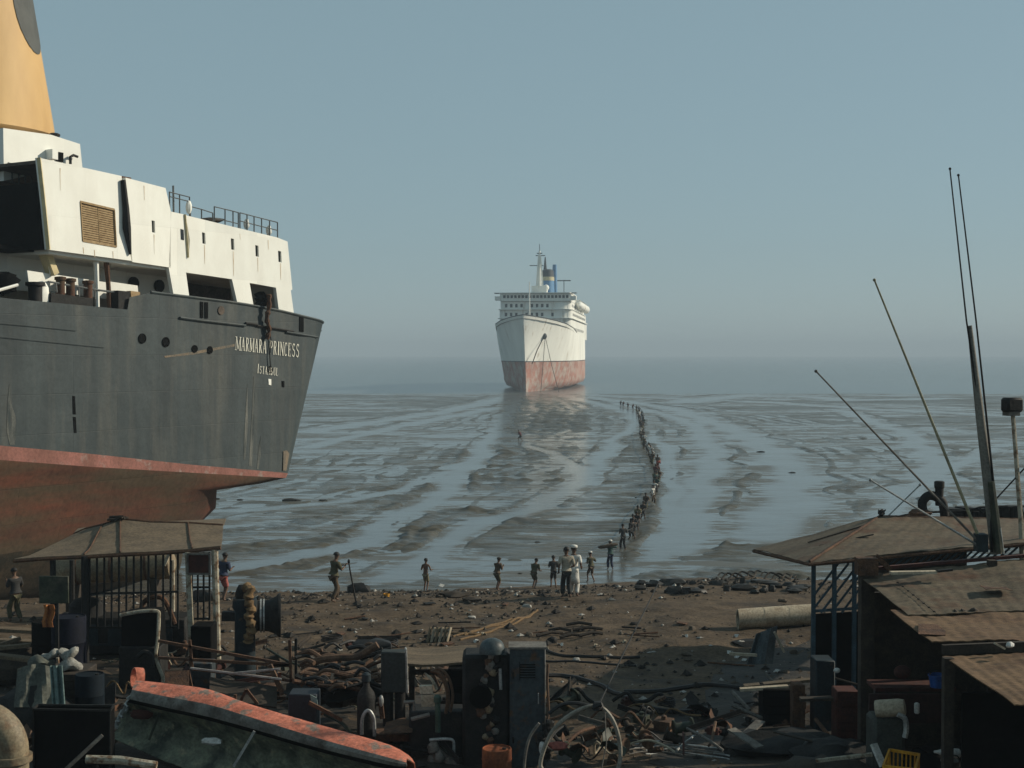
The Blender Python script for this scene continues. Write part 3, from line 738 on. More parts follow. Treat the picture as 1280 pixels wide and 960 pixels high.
for x, y in ((70, 353.5), (98, 358.5), (118, 362), (150, 366)): mb.tube([S(x, y, -.4), S(x + 1, y + 12, -.4)], .04, 5)
mb.build('railing', m_rail, ship)
for x, y in ((166, 354), (198, 357.5)):
    mb = MB(); c = S(x, y, -2.98); mb.lathe(c, [(.32, 0), (.32, .12), (.2, .14)], 12, SN); mb.build('lifering_bracket', m_iron, ship)
mb = MB(); mb.ball(S(0, 354, -1.2), (.8, .5, .5), 12, 7, 3, .25); mb.build('dark_tarpaulin', m_black, ship)
mb = MB(); mb.tube([S(-6, 364, -.3), S(22, 356, -.3)], .07, 6); mb.build('boom', m_white, ship)
# railings on the after deck roof
def railing(px, hgt, rails=(.5, 1.0), t=-.3, posts=None):
    mb = MB(); q = [S(x, y, t) for x, y in px]
    for k in rails: mb.tube([p + ZV * hgt * k for p in q], .03, 5)
    m_ = posts or len(px)
    for i in range(m_):
        u = i / (m_ - 1) * (len(q) - 1); j = min(int(u), len(q) - 2); p = q[j].lerp(q[j + 1], u - j)
        mb.tube([p - ZV * .1, p + ZV * hgt], .035, 5)
    return mb.build('railing', m_rail, ship)
railing([(212, 264), (237, 270)], .95, (.75, .98), posts=3)
railing([(268, 279), (288, 283.5), (298, 286)], .85, (.3, .98), posts=4)
railing([(300, 286.5), (322, 292), (347, 298)], .85, (.5, 1), posts=6)
railing([(238, 270.5), (252, 274), (266, 278.5)], .5, (.98,), posts=3)
mb = MB(); mb.tube([S(217, 266, -.5), S(216.5, 232, -.5)], .05, 6); mb.build('staff', m_rail, ship)
mb = MB(); mb.ball(S(236, 259, -.3), (.16, .16, .35), 8, 5); mb.build('deck_light', m_white, ship)
mb = MB(); mb.ball(S(262, 275, -1), (.7, .3, .14), 8, 5, 2, .2); mb.build('scrap_on_roof', m_deck, ship)
for x, y in ((308, 280), (336, 288)):
    mb = MB(); mb.ball(S(x, y, -.4), (.16, .1, .28), 8, 5, 5, .15); mb.build('deck_light', m_white, ship)
# ornate railing left of the upper wall
mb = MB(); q = [S(10, 204, -3.5), S(30, 209, -3.5), S(51, 213.5, -3.5)]
mb.tube(q, .05, 5); mb.tube([p - ZV * .85 for p in q], .04, 5)
for i in range(6):
    a = q[0].lerp(q[2], i / 5); b = q[0].lerp(q[2], min(1, (i + .6) / 5)); mb.tube([a, b - ZV * .45, b - ZV * .85], .035, 5)
mb.build('railing', m_rail, ship)
# deckhouse under the funnel
TD = -3.6
dh = box_between('deckhouse', [(4, 160), (64, 168.5), (100, 180), (103, 209), (60, 214), (5, 226)], TD, TD - 8.5, m_white)
mb = MB(); mb.hexa([S(67, 189, TD + .03), S(78, 191, TD + .03), S(78, 203, TD + .03), S(67, 201, TD + .03)] + [S(67, 189, TD, .02), S(78, 191, TD, .02), S(78, 203, TD, .02), S(67, 201, TD, .02)]) if False else None
for x, y, a, b in ((61, 193, 7, 12), (74, 195.5, 9, 12)):
    mb = MB(); mb.prism([S(x - a / 2, y - b / 2, TD + .02), S(x + a / 2, y - b / 2 + 1.5, TD + .02), S(x + a / 2, y + b / 2 + 1.5, TD + .02), S(x - a / 2, y + b / 2, TD + .02)], SN * (.45 if x < 65 else .05))
    mb.build('ventilation_unit' if x < 65 else 'dark_opening', m_white if x < 65 else m_black, dh, smooth=False)
mb = MB(); mb.tube([S(88, 205, TD + .2), S(88, 196, TD + .2), S(92, 194, TD + .2), S(97, 196, TD + .2)], .07, 6); mb.build('deck_pipe', m_iron, dh)
mb = MB(); mb.ball(S(68, 169, TD - 1), (.3, .3, .12), 8, 5); mb.build('roof_hatch', m_iron, dh)
# funnel: leaning oval, with a dark rounded emblem
def fun_ring(y, out=0.0, n=40):
    """ring whose aft silhouette falls at the photo's edge"""
    k = (y - 168) / 168.0
    xe = 63 + 28 * k if y <= 168 else 63
    s0, z = sp(xe, y, -HB)
    lx = 2.9 + .9 * (1 + k); ly = 2.1 + .35 * (1 + k)
    s0 += .25
    c = (s0 + lx, -HB)
    return [W(c[0] + (lx + out) * math.cos(2 * math.pi * i / n), c[1] + (ly + out) * math.sin(2 * math.pi * i / n), z + 0 * k) for i in range(n)], c, lx, ly, z
rg = [fun_ring(y)[0] for y in (176, 168, 130, 90, 50, 10, -30, -75)]
mb = MB(); mb.loft(rg); fn = mb.build('funnel', m_fun, ship, angle=50)
def fun_pt(y, ang, out):
    _, c, lx, ly, z = fun_ring(y); return W(c[0] + (lx + out) * math.cos(ang), c[1] + (ly + out) * math.sin(ang), z)
grid = []
# disc on the funnel's aft port quarter, polar patch
ec = (14, math.pi * .70); rings_ = []
for r_ in (0, .35, .7, 1.0):
    rings_.append([fun_pt(ec[0] + 66 * r_ * math.sin(2 * math.pi * j / 28), ec[1] + .47 * r_ * math.cos(2 * math.pi * j / 28), .03) for j in range(28)])
mb = MB(); mb.loft(rings_[1:], cap=False); mb.add([rings_[0][0]] + rings_[1], [(0, j + 1, (j + 1) % 28 + 1) for j in range(28)])
mb.build('emblem', m_emb, fn)
# ------------------------------------------------------------------ white liner aground bow-on
LA = R(6.0)
FA = Vector((math.sin(LA), math.cos(LA), 0)); FT = Vector((math.cos(LA), -math.sin(LA), 0))
FO = G(656, 489, 0); FO.z = 0
FY0 = FO.y
LK = 1.05
def V(s, t, z): return FO + (FA * s + FT * t + ZV * z) * LK
m_lwhite = mat('liner_white', (.82, .82, .76), (.66, .66, .61), scale=.12, stretch=(1, 1, .3), rough=.6, c3=(.34, .26, .17), s3=.45, st3=(1, 1, .13), cut=.66, wide=.07, grime=0)
m_lred = mat('liner_red', (.40, .18, .135), (.26, .125, .095), scale=.25, stretch=(1, 1, .6), rough=.85, c3=(.40, .35, .31), s3=.35, cut=.53, wide=.10, grime=.2)
m_lblue = mat('liner_funnel_blue', (.10, .24, .42), rough=.6, grime=0)
m_lyel = mat('liner_band', (.62, .55, .34), rough=.6)
m_ldark = mat('liner_dark', (.05, .06, .07), rough=.7)
m_chain = mat('liner_chain', (.06, .05, .045), rough=.9)
liner = thing('ocean_liner', 'white ocean liner aground bow-on at the edge of the mudflat, red below the waterline', 'ship', V(60, 0, 0))
LB = 13.0
def lh(s, z):
    """half breadth"""
    k = max(0.0, min(1.0, z / 23.0))
    L = lerp(62, 34, k ** 1.3); st = lerp(2.5, -4.5, k ** 1.6)
    u = max(0.0, min(1.0, (s - st) / L))
    b = LB * math.sin(math.pi / 2 * u) ** lerp(1.0, .82, k)
    if s > 120: b *= lerp(1, .55, ((s - 120) / 30) ** 2)
    bil = min(1.0, (max(z, 0) + .9) / 2.2) ** .4
    return b * bil, st
def sheer(s): return 23.6 - 5.8 * math.sin(min(1, s / 95) * math.pi / 2)
ZP = 9.2
stn = [0, .02, .06, .11, .17, .24, .32, .42, .54, .68, .82, 1.0]
def lsec(z_of):
    pts = []
    for u in stn:
        s_ = 150 * u ** 1.6
        z = z_of(max(0, s_)); b, st = lh(0, z); s2 = st + (150 - st) * u ** 1.6
        pts.append((s2, lh(s2, z)[0], z))
    port = [V(s, -b, z) for s, b, z in pts][::-1]; stb = [V(s, b, z) for s, b, z in pts]
    return port + stb[1:]
zl = [lambda s, k=k: lerp(sheer(s), ZP, k) for k in (0, .15, .35, .55, .75, 1.0)]
mb = MB(); mb.loft([lsec(f) for f in zl], cap=False, close=True); mb.build('hull', m_lwhite, liner, angle=50)
mb = MB(); mb.loft([lsec(lambda s, z=z: z) for z in (ZP, 7, 4.5, 2.6, 1.0, .1, -.45)], cap=False, close=True); mb.build('bottom_plating', m_lred, liner, angle=50)
mb = MB(); a = lsec(lambda s: ZP + .02)
mb.tube([p + (p - V(75, 0, p.z)).normalized() * .03 for p in a], .14, 5); mb.build('waterline_stripe', m_ldark, liner)
top = lsec(zl[0]); n = len(top)
mb = MB()
for i in range(n // 2): mb.add([top[i] - ZV * 1, top[i + 1] - ZV * 1, top[n - 2 - i] - ZV * 1, top[n - 1 - i] - ZV * 1], [(0, 1, 2, 3)])
mb.build('deck', m_deck, liner, smooth=False)
mb = MB(); mb.tube([p + ZV * .1 for p in top[3:-3]], .16, 5); mb.build('bulwark_rail', m_ldark, liner)
mb = MB(); mb.bar(V(2.5, 0, -.4), V(.6, 0, ZP), .35, .35); mb.build('stem_bar', m_lred, liner)
# superstructure decks
def ldeck(name, s0, s1, b, z0, z1_, m=None, r_=2.5, fr=None):
    """block with rounded front corners"""
    fr = fr if fr is not None else 0
    ring = []
    for a in range(5):
        t = a / 4 * math.pi / 2; ring.append((s0 + r_ - r_ * math.cos(t) + fr, -(b - r_ + r_ * math.sin(t))))
    left = ring; right = [(s, -t) for s, t in ring][::-1]
    loop = [(s1, -b)] + left[::-1] + right[::-1] + [(s1, b)]
    loop = [(s1, -b)] + [(s, t) for s, t in left[::-1]] + [(s, -t) for s, t in left] + [(s1, b)]
    mb = MB(); mb.prism([V(s, t, z0) for s, t in loop], ZV * (z1_ - z0)); return mb.build(name, m or m_lwhite, liner, angle=40)
S0 = 36
ldeck('deck_block', S0, 138, 12.1, 17.2, 23.6, r_=3)
ldeck('deck_block', S0 + .6, 128, 12.3, 23.6, 26.6, r_=2.2)
ldeck('deck_block', S0 + 1.0, 120, 12.0, 26.6, 29.4, r_=2.0)
ldeck('deck_edge', S0 - .4, 131, 12.8, 23.5, 23.75, r_=2.0)
ldeck('deck_edge', S0 - .2, 122, 12.6, 26.5, 26.72, r_=2.0)
ldeck('bridge', S0 + .2, 66, 12.0, 29.4, 32.0, r_=1.2)
ldeck('bridge_roof', S0 - .6, 68, 12.2, 32.0, 32.3, r_=1.0)
for t in (-1, 1):
    mb = MB(); mb.box(V(S0 + 2.5, t * 12.5, 30.4), (2.6, 3.4, 1.4), rotz(-LA)); mb.build('bridge_wing', m_lwhite, liner)
    mb = MB(); mb.box(V(S0 + 2.5, t * 12.5, 32.15), (3.0, 3.8, .25), rotz(-LA)); mb.build('wing_roof', m_ldark, liner)
ldeck('upper_house', 62, 100, 7.5, 29.4, 33.0, r_=1.0)
# bridge windows and front windows
wm = MB(); wm.box(org(liner), (.85, .08, 1.0), None); w0 = wm.build('window', m_ldark, liner, smooth=False); w0.location = V(S0 + .1, -10.4, 30.9) - org(liner); w0.rotation_euler = (0, 0, -LA)
def addwin(p, rz=-LA, sc=(1, 1, 1)):
    o = w0.copy(); COL.objects.link(o); o.location = p - org(liner); o.rotation_euler = (0, 0, rz); o.scale = sc
for i in range(1, 18): addwin(V(S0 + .13, -10.4 + i * 1.25, 30.9))
for z in (24.9, 27.9, 20.6):
    for i in range(12):
        if (i * 7 + int(z)) % 5 == 0: continue
        addwin(V(S0 + (.94 if z > 27 else .54 if z > 24 else -.06), -9.9 + i * 1.75, z), sc=(.95, 1, 1.0 if z < 24 else 1.2))
for i in range(16): addwin(V(44 + i * 5, 12.34, 25.0), rz=-LA + math.pi / 2, sc=(2.2, 1, .9))
for i in range(12): addwin(V(44 + i * 5.5, 12.04, 28.0), rz=-LA + math.pi / 2, sc=(2.0, 1, .9))
for i in range(10): addwin(V(48 + i * 7, 12.14, 20.2), rz=-LA + math.pi / 2, sc=(2.6, 1, 1.0))
# rounded terrace block on the lit side and lifeboats
mb = MB(); mb.lathe(V(S0 + 3.4, 8.6, 20), [(3.6, 0), (3.6, 6.3), (3.8, 6.4), (3.8, 6.7), (3.3, 6.8), (3.2, 9.0)], 20); mb.build('terrace_block', m_lwhite, liner)
for i in range(5):
    mb = MB(); c = V(62 + i * 11, 13.6, 28.6)
    mb.loft([[c + FA * s + FT * (w_ * math.cos(a)) + ZV * (1.15 * w_ * math.sin(a)) for a in [2 * math.pi * j / 10 for j in range(10)]] for s, w_ in ((-4.2, .1), (-3.6, .8), (-2, 1.3), (0, 1.45), (2, 1.3), (3.6, .8), (4.2, .1))])
    lb = mb.build('lifeboat', m_lwhite, liner)
    mb = MB()
    for s in (-2.4, 2.4): mb.tube([c + FA * s - FT * 1.7 - ZV * .3, c + FA * s - FT * 1.2 + ZV * 1.9, c + FA * s + FT * .2 + ZV * 2.1], .16, 5)
    mb.bar(c - FA * 2.4 - FT * 1.7 - ZV * .3, c + FA * 2.4 - FT * 1.7 - ZV * .3, .2); mb.build('davit', m_lwhite, lb)
# funnels, mast
def lfunnel(s, t, w_, ztop):
    def ring(z, k): return [V(s + w_ * 1.5 * k * math.cos(a), t + w_ * k * math.sin(a), z) for a in [2 * math.pi * j / 20 for j in range(20)]]
    mb = MB(); mb.loft([ring(29, 1.1), ring(ztop - 4.2, 1.0)]); f = mb.build('funnel', m_lblue, liner)
    mb = MB(); mb.loft([ring(ztop - 4.2, 1.02), ring(ztop - 2.8, 1.02)]); mb.build('funnel_band', m_lyel, f)
    mb = MB(); mb.loft([ring(ztop - 2.8, 1.0), ring(ztop - .4, .9), ring(ztop, .6)]); mb.build('funnel_top', m_ldark, f)
    mb = MB(); mb.tube([V(s - 1, t - .9, ztop - .5), V(s - 1, t - .9, ztop + 4.5)], [.7, .2], 8); mb.build('exhaust_pipe', m_ldark, f)
    return f
lfunnel(78, 1.0, 2.3, 42.5); mb = MB(); mb.tube([V(90, 2.6, 33), V(90, 2.6, 45)], [1.1, .8], 10); mb.build('exhaust_pipe', m_lblue, liner)
mb = MB(); c = V(47, .6, 32.3)
for dx in (-1, 1):
    for dy in (-1, 1): mb.bar(c + FT * dx * 1.3 + FA * dy * 1.1, c + FT * dx * .35 + FA * dy * .3 + ZV * 14, .38)
for k in range(8):
    a = k / 8; w_ = lerp(1.3, .35, a) * 1.0; mb.bar(c + FT * -w_ + ZV * 14 * a, c + FT * w_ + ZV * 14 * (a + .11), .22); mb.bar(c + FT * w_ + ZV * 14 * a, c - FT * w_ + ZV * 14 * (a + .11), .22)
mb.tube([c, c + ZV * 15.5], [.75, .35], 8)
mast = mb.build('mast', m_lwhite, liner)
mb = MB(); mb.bar(c - FT * 3.6 + ZV * 10.2, c + FT * 1.4 + ZV * 10.2, .28); mb.bar(c - FT * 1.4 + ZV * 13.8, c + FT * 2.0 + ZV * 13.8, .3); mb.bar(c - FT * 1.0 + ZV * 14.6, c + FT * 1.0 + ZV * 14.6, .6, .3); mb.build('yard', m_ldark, mast)
mb = MB(); mb.tube([c + ZV * 15.3, c + ZV * 18], .12, 5); mb.build('aerial', m_ldark, mast)
mb = MB(); mb.ball(c + FT * 2.4 + ZV * 2.2 - FA * .5, 1.1, 12, 8); mb.build('radar_dome', m_lwhite, liner)
mb = MB(); mb.box(c + ZV * 1.4, (5.5, 4, 2.8), rotz(-LA)); mb.build('mast_house', m_lwhite, liner)
mb = MB(); mb.tube([V(9, .6, 22.5), V(9, .6, 34.5)], [.28, .14], 6); mb.build('jackstaff', m_lwhite, liner)
mb = MB(); mb.tube([V(84, 6.5, 33), V(84, 6.5, 39)], .15, 5); mb.bar(V(84, 4, 38.7), V(84, 9.0, 38.7), .4); mb.build('aerial_mast', m_ldark, liner)
# hawse pipe, anchor chains
hb = lambda s, z: V(s, lh(s, z)[0] + .12, z)
mb = MB(); h0 = hb(8, 17.2); mb.ball(h0, (.9, .9, 1.1), 10, 6); mb.build('hawse_pipe', m_ldark, liner)
mb = MB(); mb.tube([h0, hb(6.5, 13), hb(5.5, 9.5), hb(5, 8.5)], .12, 6); mb.build('anchor_stain', m_rust, liner)
for e in ((27, 13.5), (19, 8.0)):
    mb = MB(); mb.tube([h0 + FT * .3, V(lerp(8, -10, .5), lerp(3.5, e[1], .5), 8), V(-12, e[1] - 2, .1)], .09, 6); mb.build('anchor_chain', m_chain, liner)
# ------------------------------------------------------------------ people
m_skin = mat('skin_brown', (.14, .08, .05), (.11, .06, .038), scale=6, rough=.6)
m_hair = mat('black_hair', (.012, .011, .010), rough=.7)
def cloth(name, c): return mat('cloth_' + name, c, tuple(v * .7 for v in c), scale=5, rough=.9, bump=.3)
C_DK = cloth('charcoal', (.035, .035, .034)); C_OL = cloth('olive', (.085, .08, .045)); C_BR = cloth('brown', (.10, .07, .045))
C_BL = cloth('navy', (.035, .045, .085)); C_RD = cloth('red', (.30, .06, .045)); C_WH = cloth('white', (.72, .70, .64))
C_BE = cloth('beige', (.40, .35, .27)); C_GR = cloth('grey', (.16, .17, .17)); C_MR = cloth('maroon', (.12, .035, .035)); C_TE = cloth('teal', (.05, .10, .09))
C_KH = cloth('khaki', (.22, .19, .11)); C_PK = cloth('pink_red', (.42, .12, .10))

def skel(p):
    """joint positions of a pose; local frame faces +Y, feet at z=0"""
    lean = p.get('lean', .08); crouch = p.get('crouch', 0.0); st = p.get('stride', .12)
    hip = Vector((0, 0, .92 - crouch)); tw = p.get('twist', 0.0)
    Mx = Matrix.Rotation(-lean, 3, 'X') @ Matrix.Rotation(tw, 3, 'Z')
    U = lambda x, y, z: hip + Mx @ Vector((x, y, z))
    J = dict(pelvis=hip, waist=U(0, .01, .17), chest=U(0, 0, .36), top=U(0, -.01, .50))
    hl = p.get('head', 0.0); Mh = Matrix.Rotation(-hl, 3, 'X')
    n0 = U(0, 0, .57)
    up = (Mh @ Mx) @ Vector((0, .0, 1)); fw = (Mh @ Mx) @ Vector((0, 1, 0))
    J['neck'] = n0; J['jaw'] = n0 + up * .075 + fw * .025; J['skull'] = n0 + up * .165 + fw * .015; J['crown'] = n0 + up * .235
    J['_up'] = up; J['_fw'] = fw
    for s, k in ((-1, 'L'), (1, 'R')):
        sh = U(s * .185, 0, .475); J['sh' + k] = sh
        hand = p.get('hand' + k)
        hand = hip + Vector(hand) if hand is not None else U(s * .25, .06, -.10)
        d = hand - sh; mx_ = .56
        if d.length > mx_: hand = sh + d * (mx_ / d.length); d = hand - sh
        bend = math.sqrt(max(0.0, (.29 ** 2) - (d.length / 2) ** 2))
        side = Vector((s * .30, -.80, -.35)); side -= d.normalized() * side.dot(d.normalized()); side.normalize()
        J['el' + k] = (sh + hand) / 2 + side * bend; J['wr' + k] = hand
        J['kn' + k + '_'] = None
        fy = st if s < 0 else -st
        J['hp' + k] = hip + Vector((s * .078, 0, -.07))
        ft = Vector((s * p.get('spread', .12), fy, .07)); d = ft - J['hp' + k]
        bend = math.sqrt(max(0.0, .43 ** 2 - (d.length / 2) ** 2))
        J['kn' + k] = (J['hp' + k] + ft) / 2 + Vector((0, bend + .01, 0)); J['an' + k] = ft
        J['toe' + k] = ft + Vector((s * .03, .15, -.045))
        del J['kn' + k + '_']
    return J
def chain_mesh(name, J, names, edges, radii):
    bm = bmesh.new(); ly = bm.verts.layers.skin.verify(); vs = {}
    for i, nme in enumerate(names):
        v = bm.verts.new(J[nme]); r = radii[nme]; r = r if isinstance(r, tuple) else (r, r)
        v[ly].radius = r; v[ly].use_root = (i == 0); vs[nme] = v
    for a, b in edges: bm.edges.new((vs[a], vs[b]))
    me = bpy.data.meshes.new(name); bm.to_mesh(me); bm.free()
    o = bpy.data.objects.new(name, me); COL.objects.link(o)
    o.modifiers.new('skin', 'SKIN'); sdv = o.modifiers.new('sub', 'SUBSURF'); sdv.levels = 1; sdv.render_levels = 1
    return o
BODY_R = dict(pelvis=(.145, .11), waist=(.125, .095), chest=(.155, .105), top=(.11, .08), neck=.052, jaw=.072, skull=.092, crown=.06)
for k in 'LR':
    BODY_R.update({'sh' + k: .058, 'el' + k: .041, 'wr' + k: .030, 'hp' + k: .078, 'kn' + k: .058, 'an' + k: .040, 'toe' + k: .032})
BE = [('pelvis', 'waist'), ('waist', 'chest'), ('chest', 'top'), ('top', 'neck'), ('neck', 'jaw'), ('jaw', 'skull'), ('skull', 'crown')]
for k in 'LR': BE += [('top', 'sh' + k), ('sh' + k, 'el' + k), ('el' + k, 'wr' + k), ('pelvis', 'hp' + k), ('hp' + k, 'kn' + k), ('kn' + k, 'an' + k), ('an' + k, 'toe' + k)]
PENDING = []
def person_parts(pid, pose, shirt, legs, long=False, sleeves=True):
    J = skel(pose); out = dict(J=J)
    names = [n for n in J if not n.startswith('_')]
    out['body'] = chain_mesh('tmp', J, names, BE, BODY_R)
    if shirt:
        nm = ['waist', 'pelvis', 'chest', 'top', 'shL', 'shR'] + (['elL', 'elR'] if sleeves else [])
        J2 = dict(J); J2['pelvis'] = J['pelvis'].lerp(J['waist'], .30)
        if sleeves:
            for k in 'LR': J2['el' + k] = J['sh' + k].lerp(J['el' + k], .92)
        ed = [('pelvis', 'waist'), ('waist', 'chest'), ('chest', 'top'), ('top', 'shL'), ('top', 'shR')] + ([('shL', 'elL'), ('shR', 'elR')] if sleeves else [])
        rr = dict(waist=(.165, .13), pelvis=(.150, .118), chest=(.20, .145), top=(.13, .10), shL=.092, shR=.092, elL=.072, elR=.072)
        out['shirt'] = chain_mesh('tmp', J2, nm, ed, rr)
    if legs:
        J2 = dict(J); f = .95 if legs == 'long' else .72
        for k in 'LR':
            if legs == 'long': J2['an' + k] = J['kn' + k].lerp(J['an' + k], .9)
            else: J2['kn' + k] = J['hp' + k].lerp(J['kn' + k], .95)
        nm = ['pelvis', 'hpL', 'hpR', 'knL', 'knR'] + (['anL', 'anR'] if legs == 'long' else [])
        ed = [('pelvis', 'hpL'), ('pelvis', 'hpR'), ('hpL', 'knL'), ('hpR', 'knR')] + ([('knL', 'anL'), ('knR', 'anR')] if legs == 'long' else [])
        rr = dict(pelvis=(.142, .112), hpL=.095, hpR=.095, knL=.095, knR=.095, anL=.08, anR=.08)
        out['trousers'] = chain_mesh('tmp', J2, nm, ed, rr)
    return out
def head_extras(mb, J):
    up, fw = J['_up'], J['_fw']; sd_ = fw.cross(up); c = J['skull']
    mb.ball(c + fw * .105 - up * .035, (.018, .022, .026), 6, 4)
    for s in (-1, 1): mb.ball(c + sd_ * s * .094 - up * .03, (.014, .022, .032), 6, 4)
def hands(mb, J):
    for k, s in (('L', -1), ('R', 1)):
        w_, e = J['wr' + k], J['el' + k]; d = (w_ - e).normalized(); x = d.orthogonal().normalized(); y = d.cross(x)
        mb.tube([w_ - d * .02, w_ + d * .04, w_ + d * .085], [.028, .038, .034], 6, flat=.6)
        for i, ln in enumerate((.06, .075, .07, .055)):
            b = w_ + d * .08 + x * (i - 1.5) * .018
            mb.tube([b, b + d * ln * .55 + y * .008, b + d * ln * .9 + y * .03], [.010, .009, .007], 5)
        b = w_ + d * .02 + x * .03; mb.tube([b, b + d * .035 + x * .028, b + d * .065 + x * .03 + y * .015], [.012, .010, .008], 5)
def hair_cap(J, m_, name='hair', tall=.0):
    up, fw = J['_up'], J['_fw']; sd_ = fw.cross(up); c = J['skull'] - fw * .012 + up * .02
    mb = MB(); rings = []
    for th in (100, 78, 55, 30, 8):
        t = R(th); rings.append([c + sd_ * (.107 * math.sin(t) * math.cos(a)) + (fw * (.118 * math.sin(t) * math.sin(a))) + up * ((.108 + tall) * math.cos(t) + (.035 if math.sin(a) > .5 and th > 60 else 0)) for a in [2 * math.pi * j / 14 for j in range(14)]])
    mb.loft(rings, cap=True); return mb
def finish(recs):
    """evaluate every skinned chain at once"""
    dg = bpy.context.evaluated_depsgraph_get()
    for r_ in recs:
        for k in ('body', 'shirt', 'trousers'):
            if k in r_:
                o = r_[k]; me = bpy.data.meshes.new_from_object(o.evaluated_get(dg))
                r_[k + '_v'] = [v.co.copy() for v in me.vertices]; r_[k + '_f'] = [tuple(p.vertices) for p in me.polygons]
                r_['_del'] = r_.get('_del', []) + [o]; bpy.data.meshes.remove(me)
    for r_ in recs:
        for o in r_['_del']: bpy.data.objects.remove(o)
        for k in ('body', 'shirt', 'trousers'): r_.pop(k, None)

# poses ---------------------------------------------------------------
HAUL = dict(lean=.35, stride=.22, crouch=.06, handL=(-.16, .42, .22), handR=(.10, .40, .26))
STAND = dict(lean=.03, stride=.04)
WALK = dict(lean=.10, stride=.2, crouch=.03)
near = [  # pixel of the feet, pose, yaw, shirt, legs, colours, label, hair/cap, depth hint
    (279, 751, dict(lean=.15, stride=.14, handL=(-.12, .34, .30), handR=(.14, .36, .26)), -.5, 'shirt', 'short', C_BL, C_PK, 'person in a dark blue shirt and red shorts at the water edge beside the shelter', 'hair', 1.66),
    (417, 752, dict(lean=.16, stride=.16, handL=(-.1, .36, .30), handR=(.16, .40, .36)), -.9, 'shirt', 'long', C_OL, C_BR, 'person in dark clothes leaning towards an upright stick', 'hair', 1.7),
    (532, 739, dict(lean=.05, stride=.12, handL=(-.16, .2, .42), handR=(.24, .32, .20)), -.3, None, 'short', None, C_KH, 'bare-backed person in pale shorts near the white scrap on the shoreline', 'hair', 1.62),
    (621, 738, dict(lean=.22, stride=.10, crouch=.02, handL=(-.1, .36, .40), handR=(.12, .38, .36)), -.7, 'shirt', 'short', C_BR, C_OL, 'person in a brown shirt bending forward, arms gathered at the chest', 'band', 1.68),
    (667, 736, dict(lean=.45, stride=.14, crouch=.08, handL=(-.1, .5, .10), handR=(.16, .5, .08)), -.5, 'shirt', 'short', C_OL, C_OL, 'stooping person in olive clothes tugging low at the line', 'hair', 1.66),
    (692, 735, dict(lean=.08, stride=.10, handL=(-.16, .3, .3), handR=(.14, .3, .3)), .1, 'shirt', 'short', C_DK, C_DK, 'person in black clothes just behind the pair of onlookers', 'hair', 1.66),
    (708, 748, dict(lean=.03, stride=.05, handL=(-.26, .06, .0), handR=(.2, .2, .12)), .1, 'shirt', 'long', C_BE, C_DK, 'onlooker with a beige shirt, dark trousers and black hair', 'hair', 1.74),
    (717, 746, dict(lean=.04, stride=.05, handL=(-.2, .2, .2), handR=(.24, .14, .1)), -.25, 'shirt', 'long', C_WH, C_WH, 'onlooker dressed all in white with a white cap', 'cap', 1.74),
    (739, 728, dict(lean=.14, stride=.16, handL=(-.16, .28, .2), handR=(.34, .36, .30)), .5, 'shirt', 'short', C_OL, C_BR, 'person in olive clothes and pale cap reaching out an arm beside the white onlooker', 'cap', 1.6),
    (763, 712, dict(lean=.06, stride=.08, handL=(-.22, .1, .52), handR=(.22, .14, .50)), .2, 'shirt', 'long', C_TE, C_BL, 'person wading with a load balanced across the shoulders', 'cap', 1.62),
    (779, 688, dict(lean=.08, stride=.14, handL=(-.2, .2, .2), handR=(.2, .2, .3)), .3, 'shirt', 'long', C_DK, C_DK, 'dark-clothed person walking alone just ahead of the crowd in the mud', 'hair', 1.62),
    (20, 778, dict(lean=.12, stride=.12, handL=(-.14, .3, .4), handR=(.2, .34, .3)), .9, 'shirt', 'long', C_DK, C_OL, 'person in drab dark clothes standing under the beached hull', 'hair', 1.66),
]
protos = []   # small figures for the line out on the mud
cols = [(C_DK, C_DK, 'dark'), (C_BR, C_OL, 'drab brown'), (C_MR, C_DK, 'maroon'), (C_GR, C_DK, 'grey'), (C_RD, C_MR, 'red'), (C_TE, C_DK, 'dull green'), (C_KH, C_BR, 'khaki'), (C_WH, C_BR, 'white')]
poses = [dict(HAUL), dict(lean=.2, stride=.2, crouch=.1, handL=(-.2, .3, .2), handR=(.1, .34, .25)), dict(lean=.5, stride=.26, crouch=.1, handL=(-.14, .5, .12), handR=(.12, .5, .16)), dict(lean=.1, stride=.1, handL=(-.2, .15, .48), handR=(.22, .1, .0))]
recs = []; jobs = []
for i, (x, y, pose, yaw, sh, lg, c1, c2, lab, hd, ht) in enumerate(near):
    r_ = person_parts(i, pose, sh, lg); recs.append(r_); jobs.append(r_)
for i, (c1, c2, nm) in enumerate(cols):
    r_ = person_parts(100 + i, poses[i % 4], 'shirt', 'long' if i % 2 else 'short'); recs.append(r_); protos.append((r_, c1, c2, nm))
finish(recs)

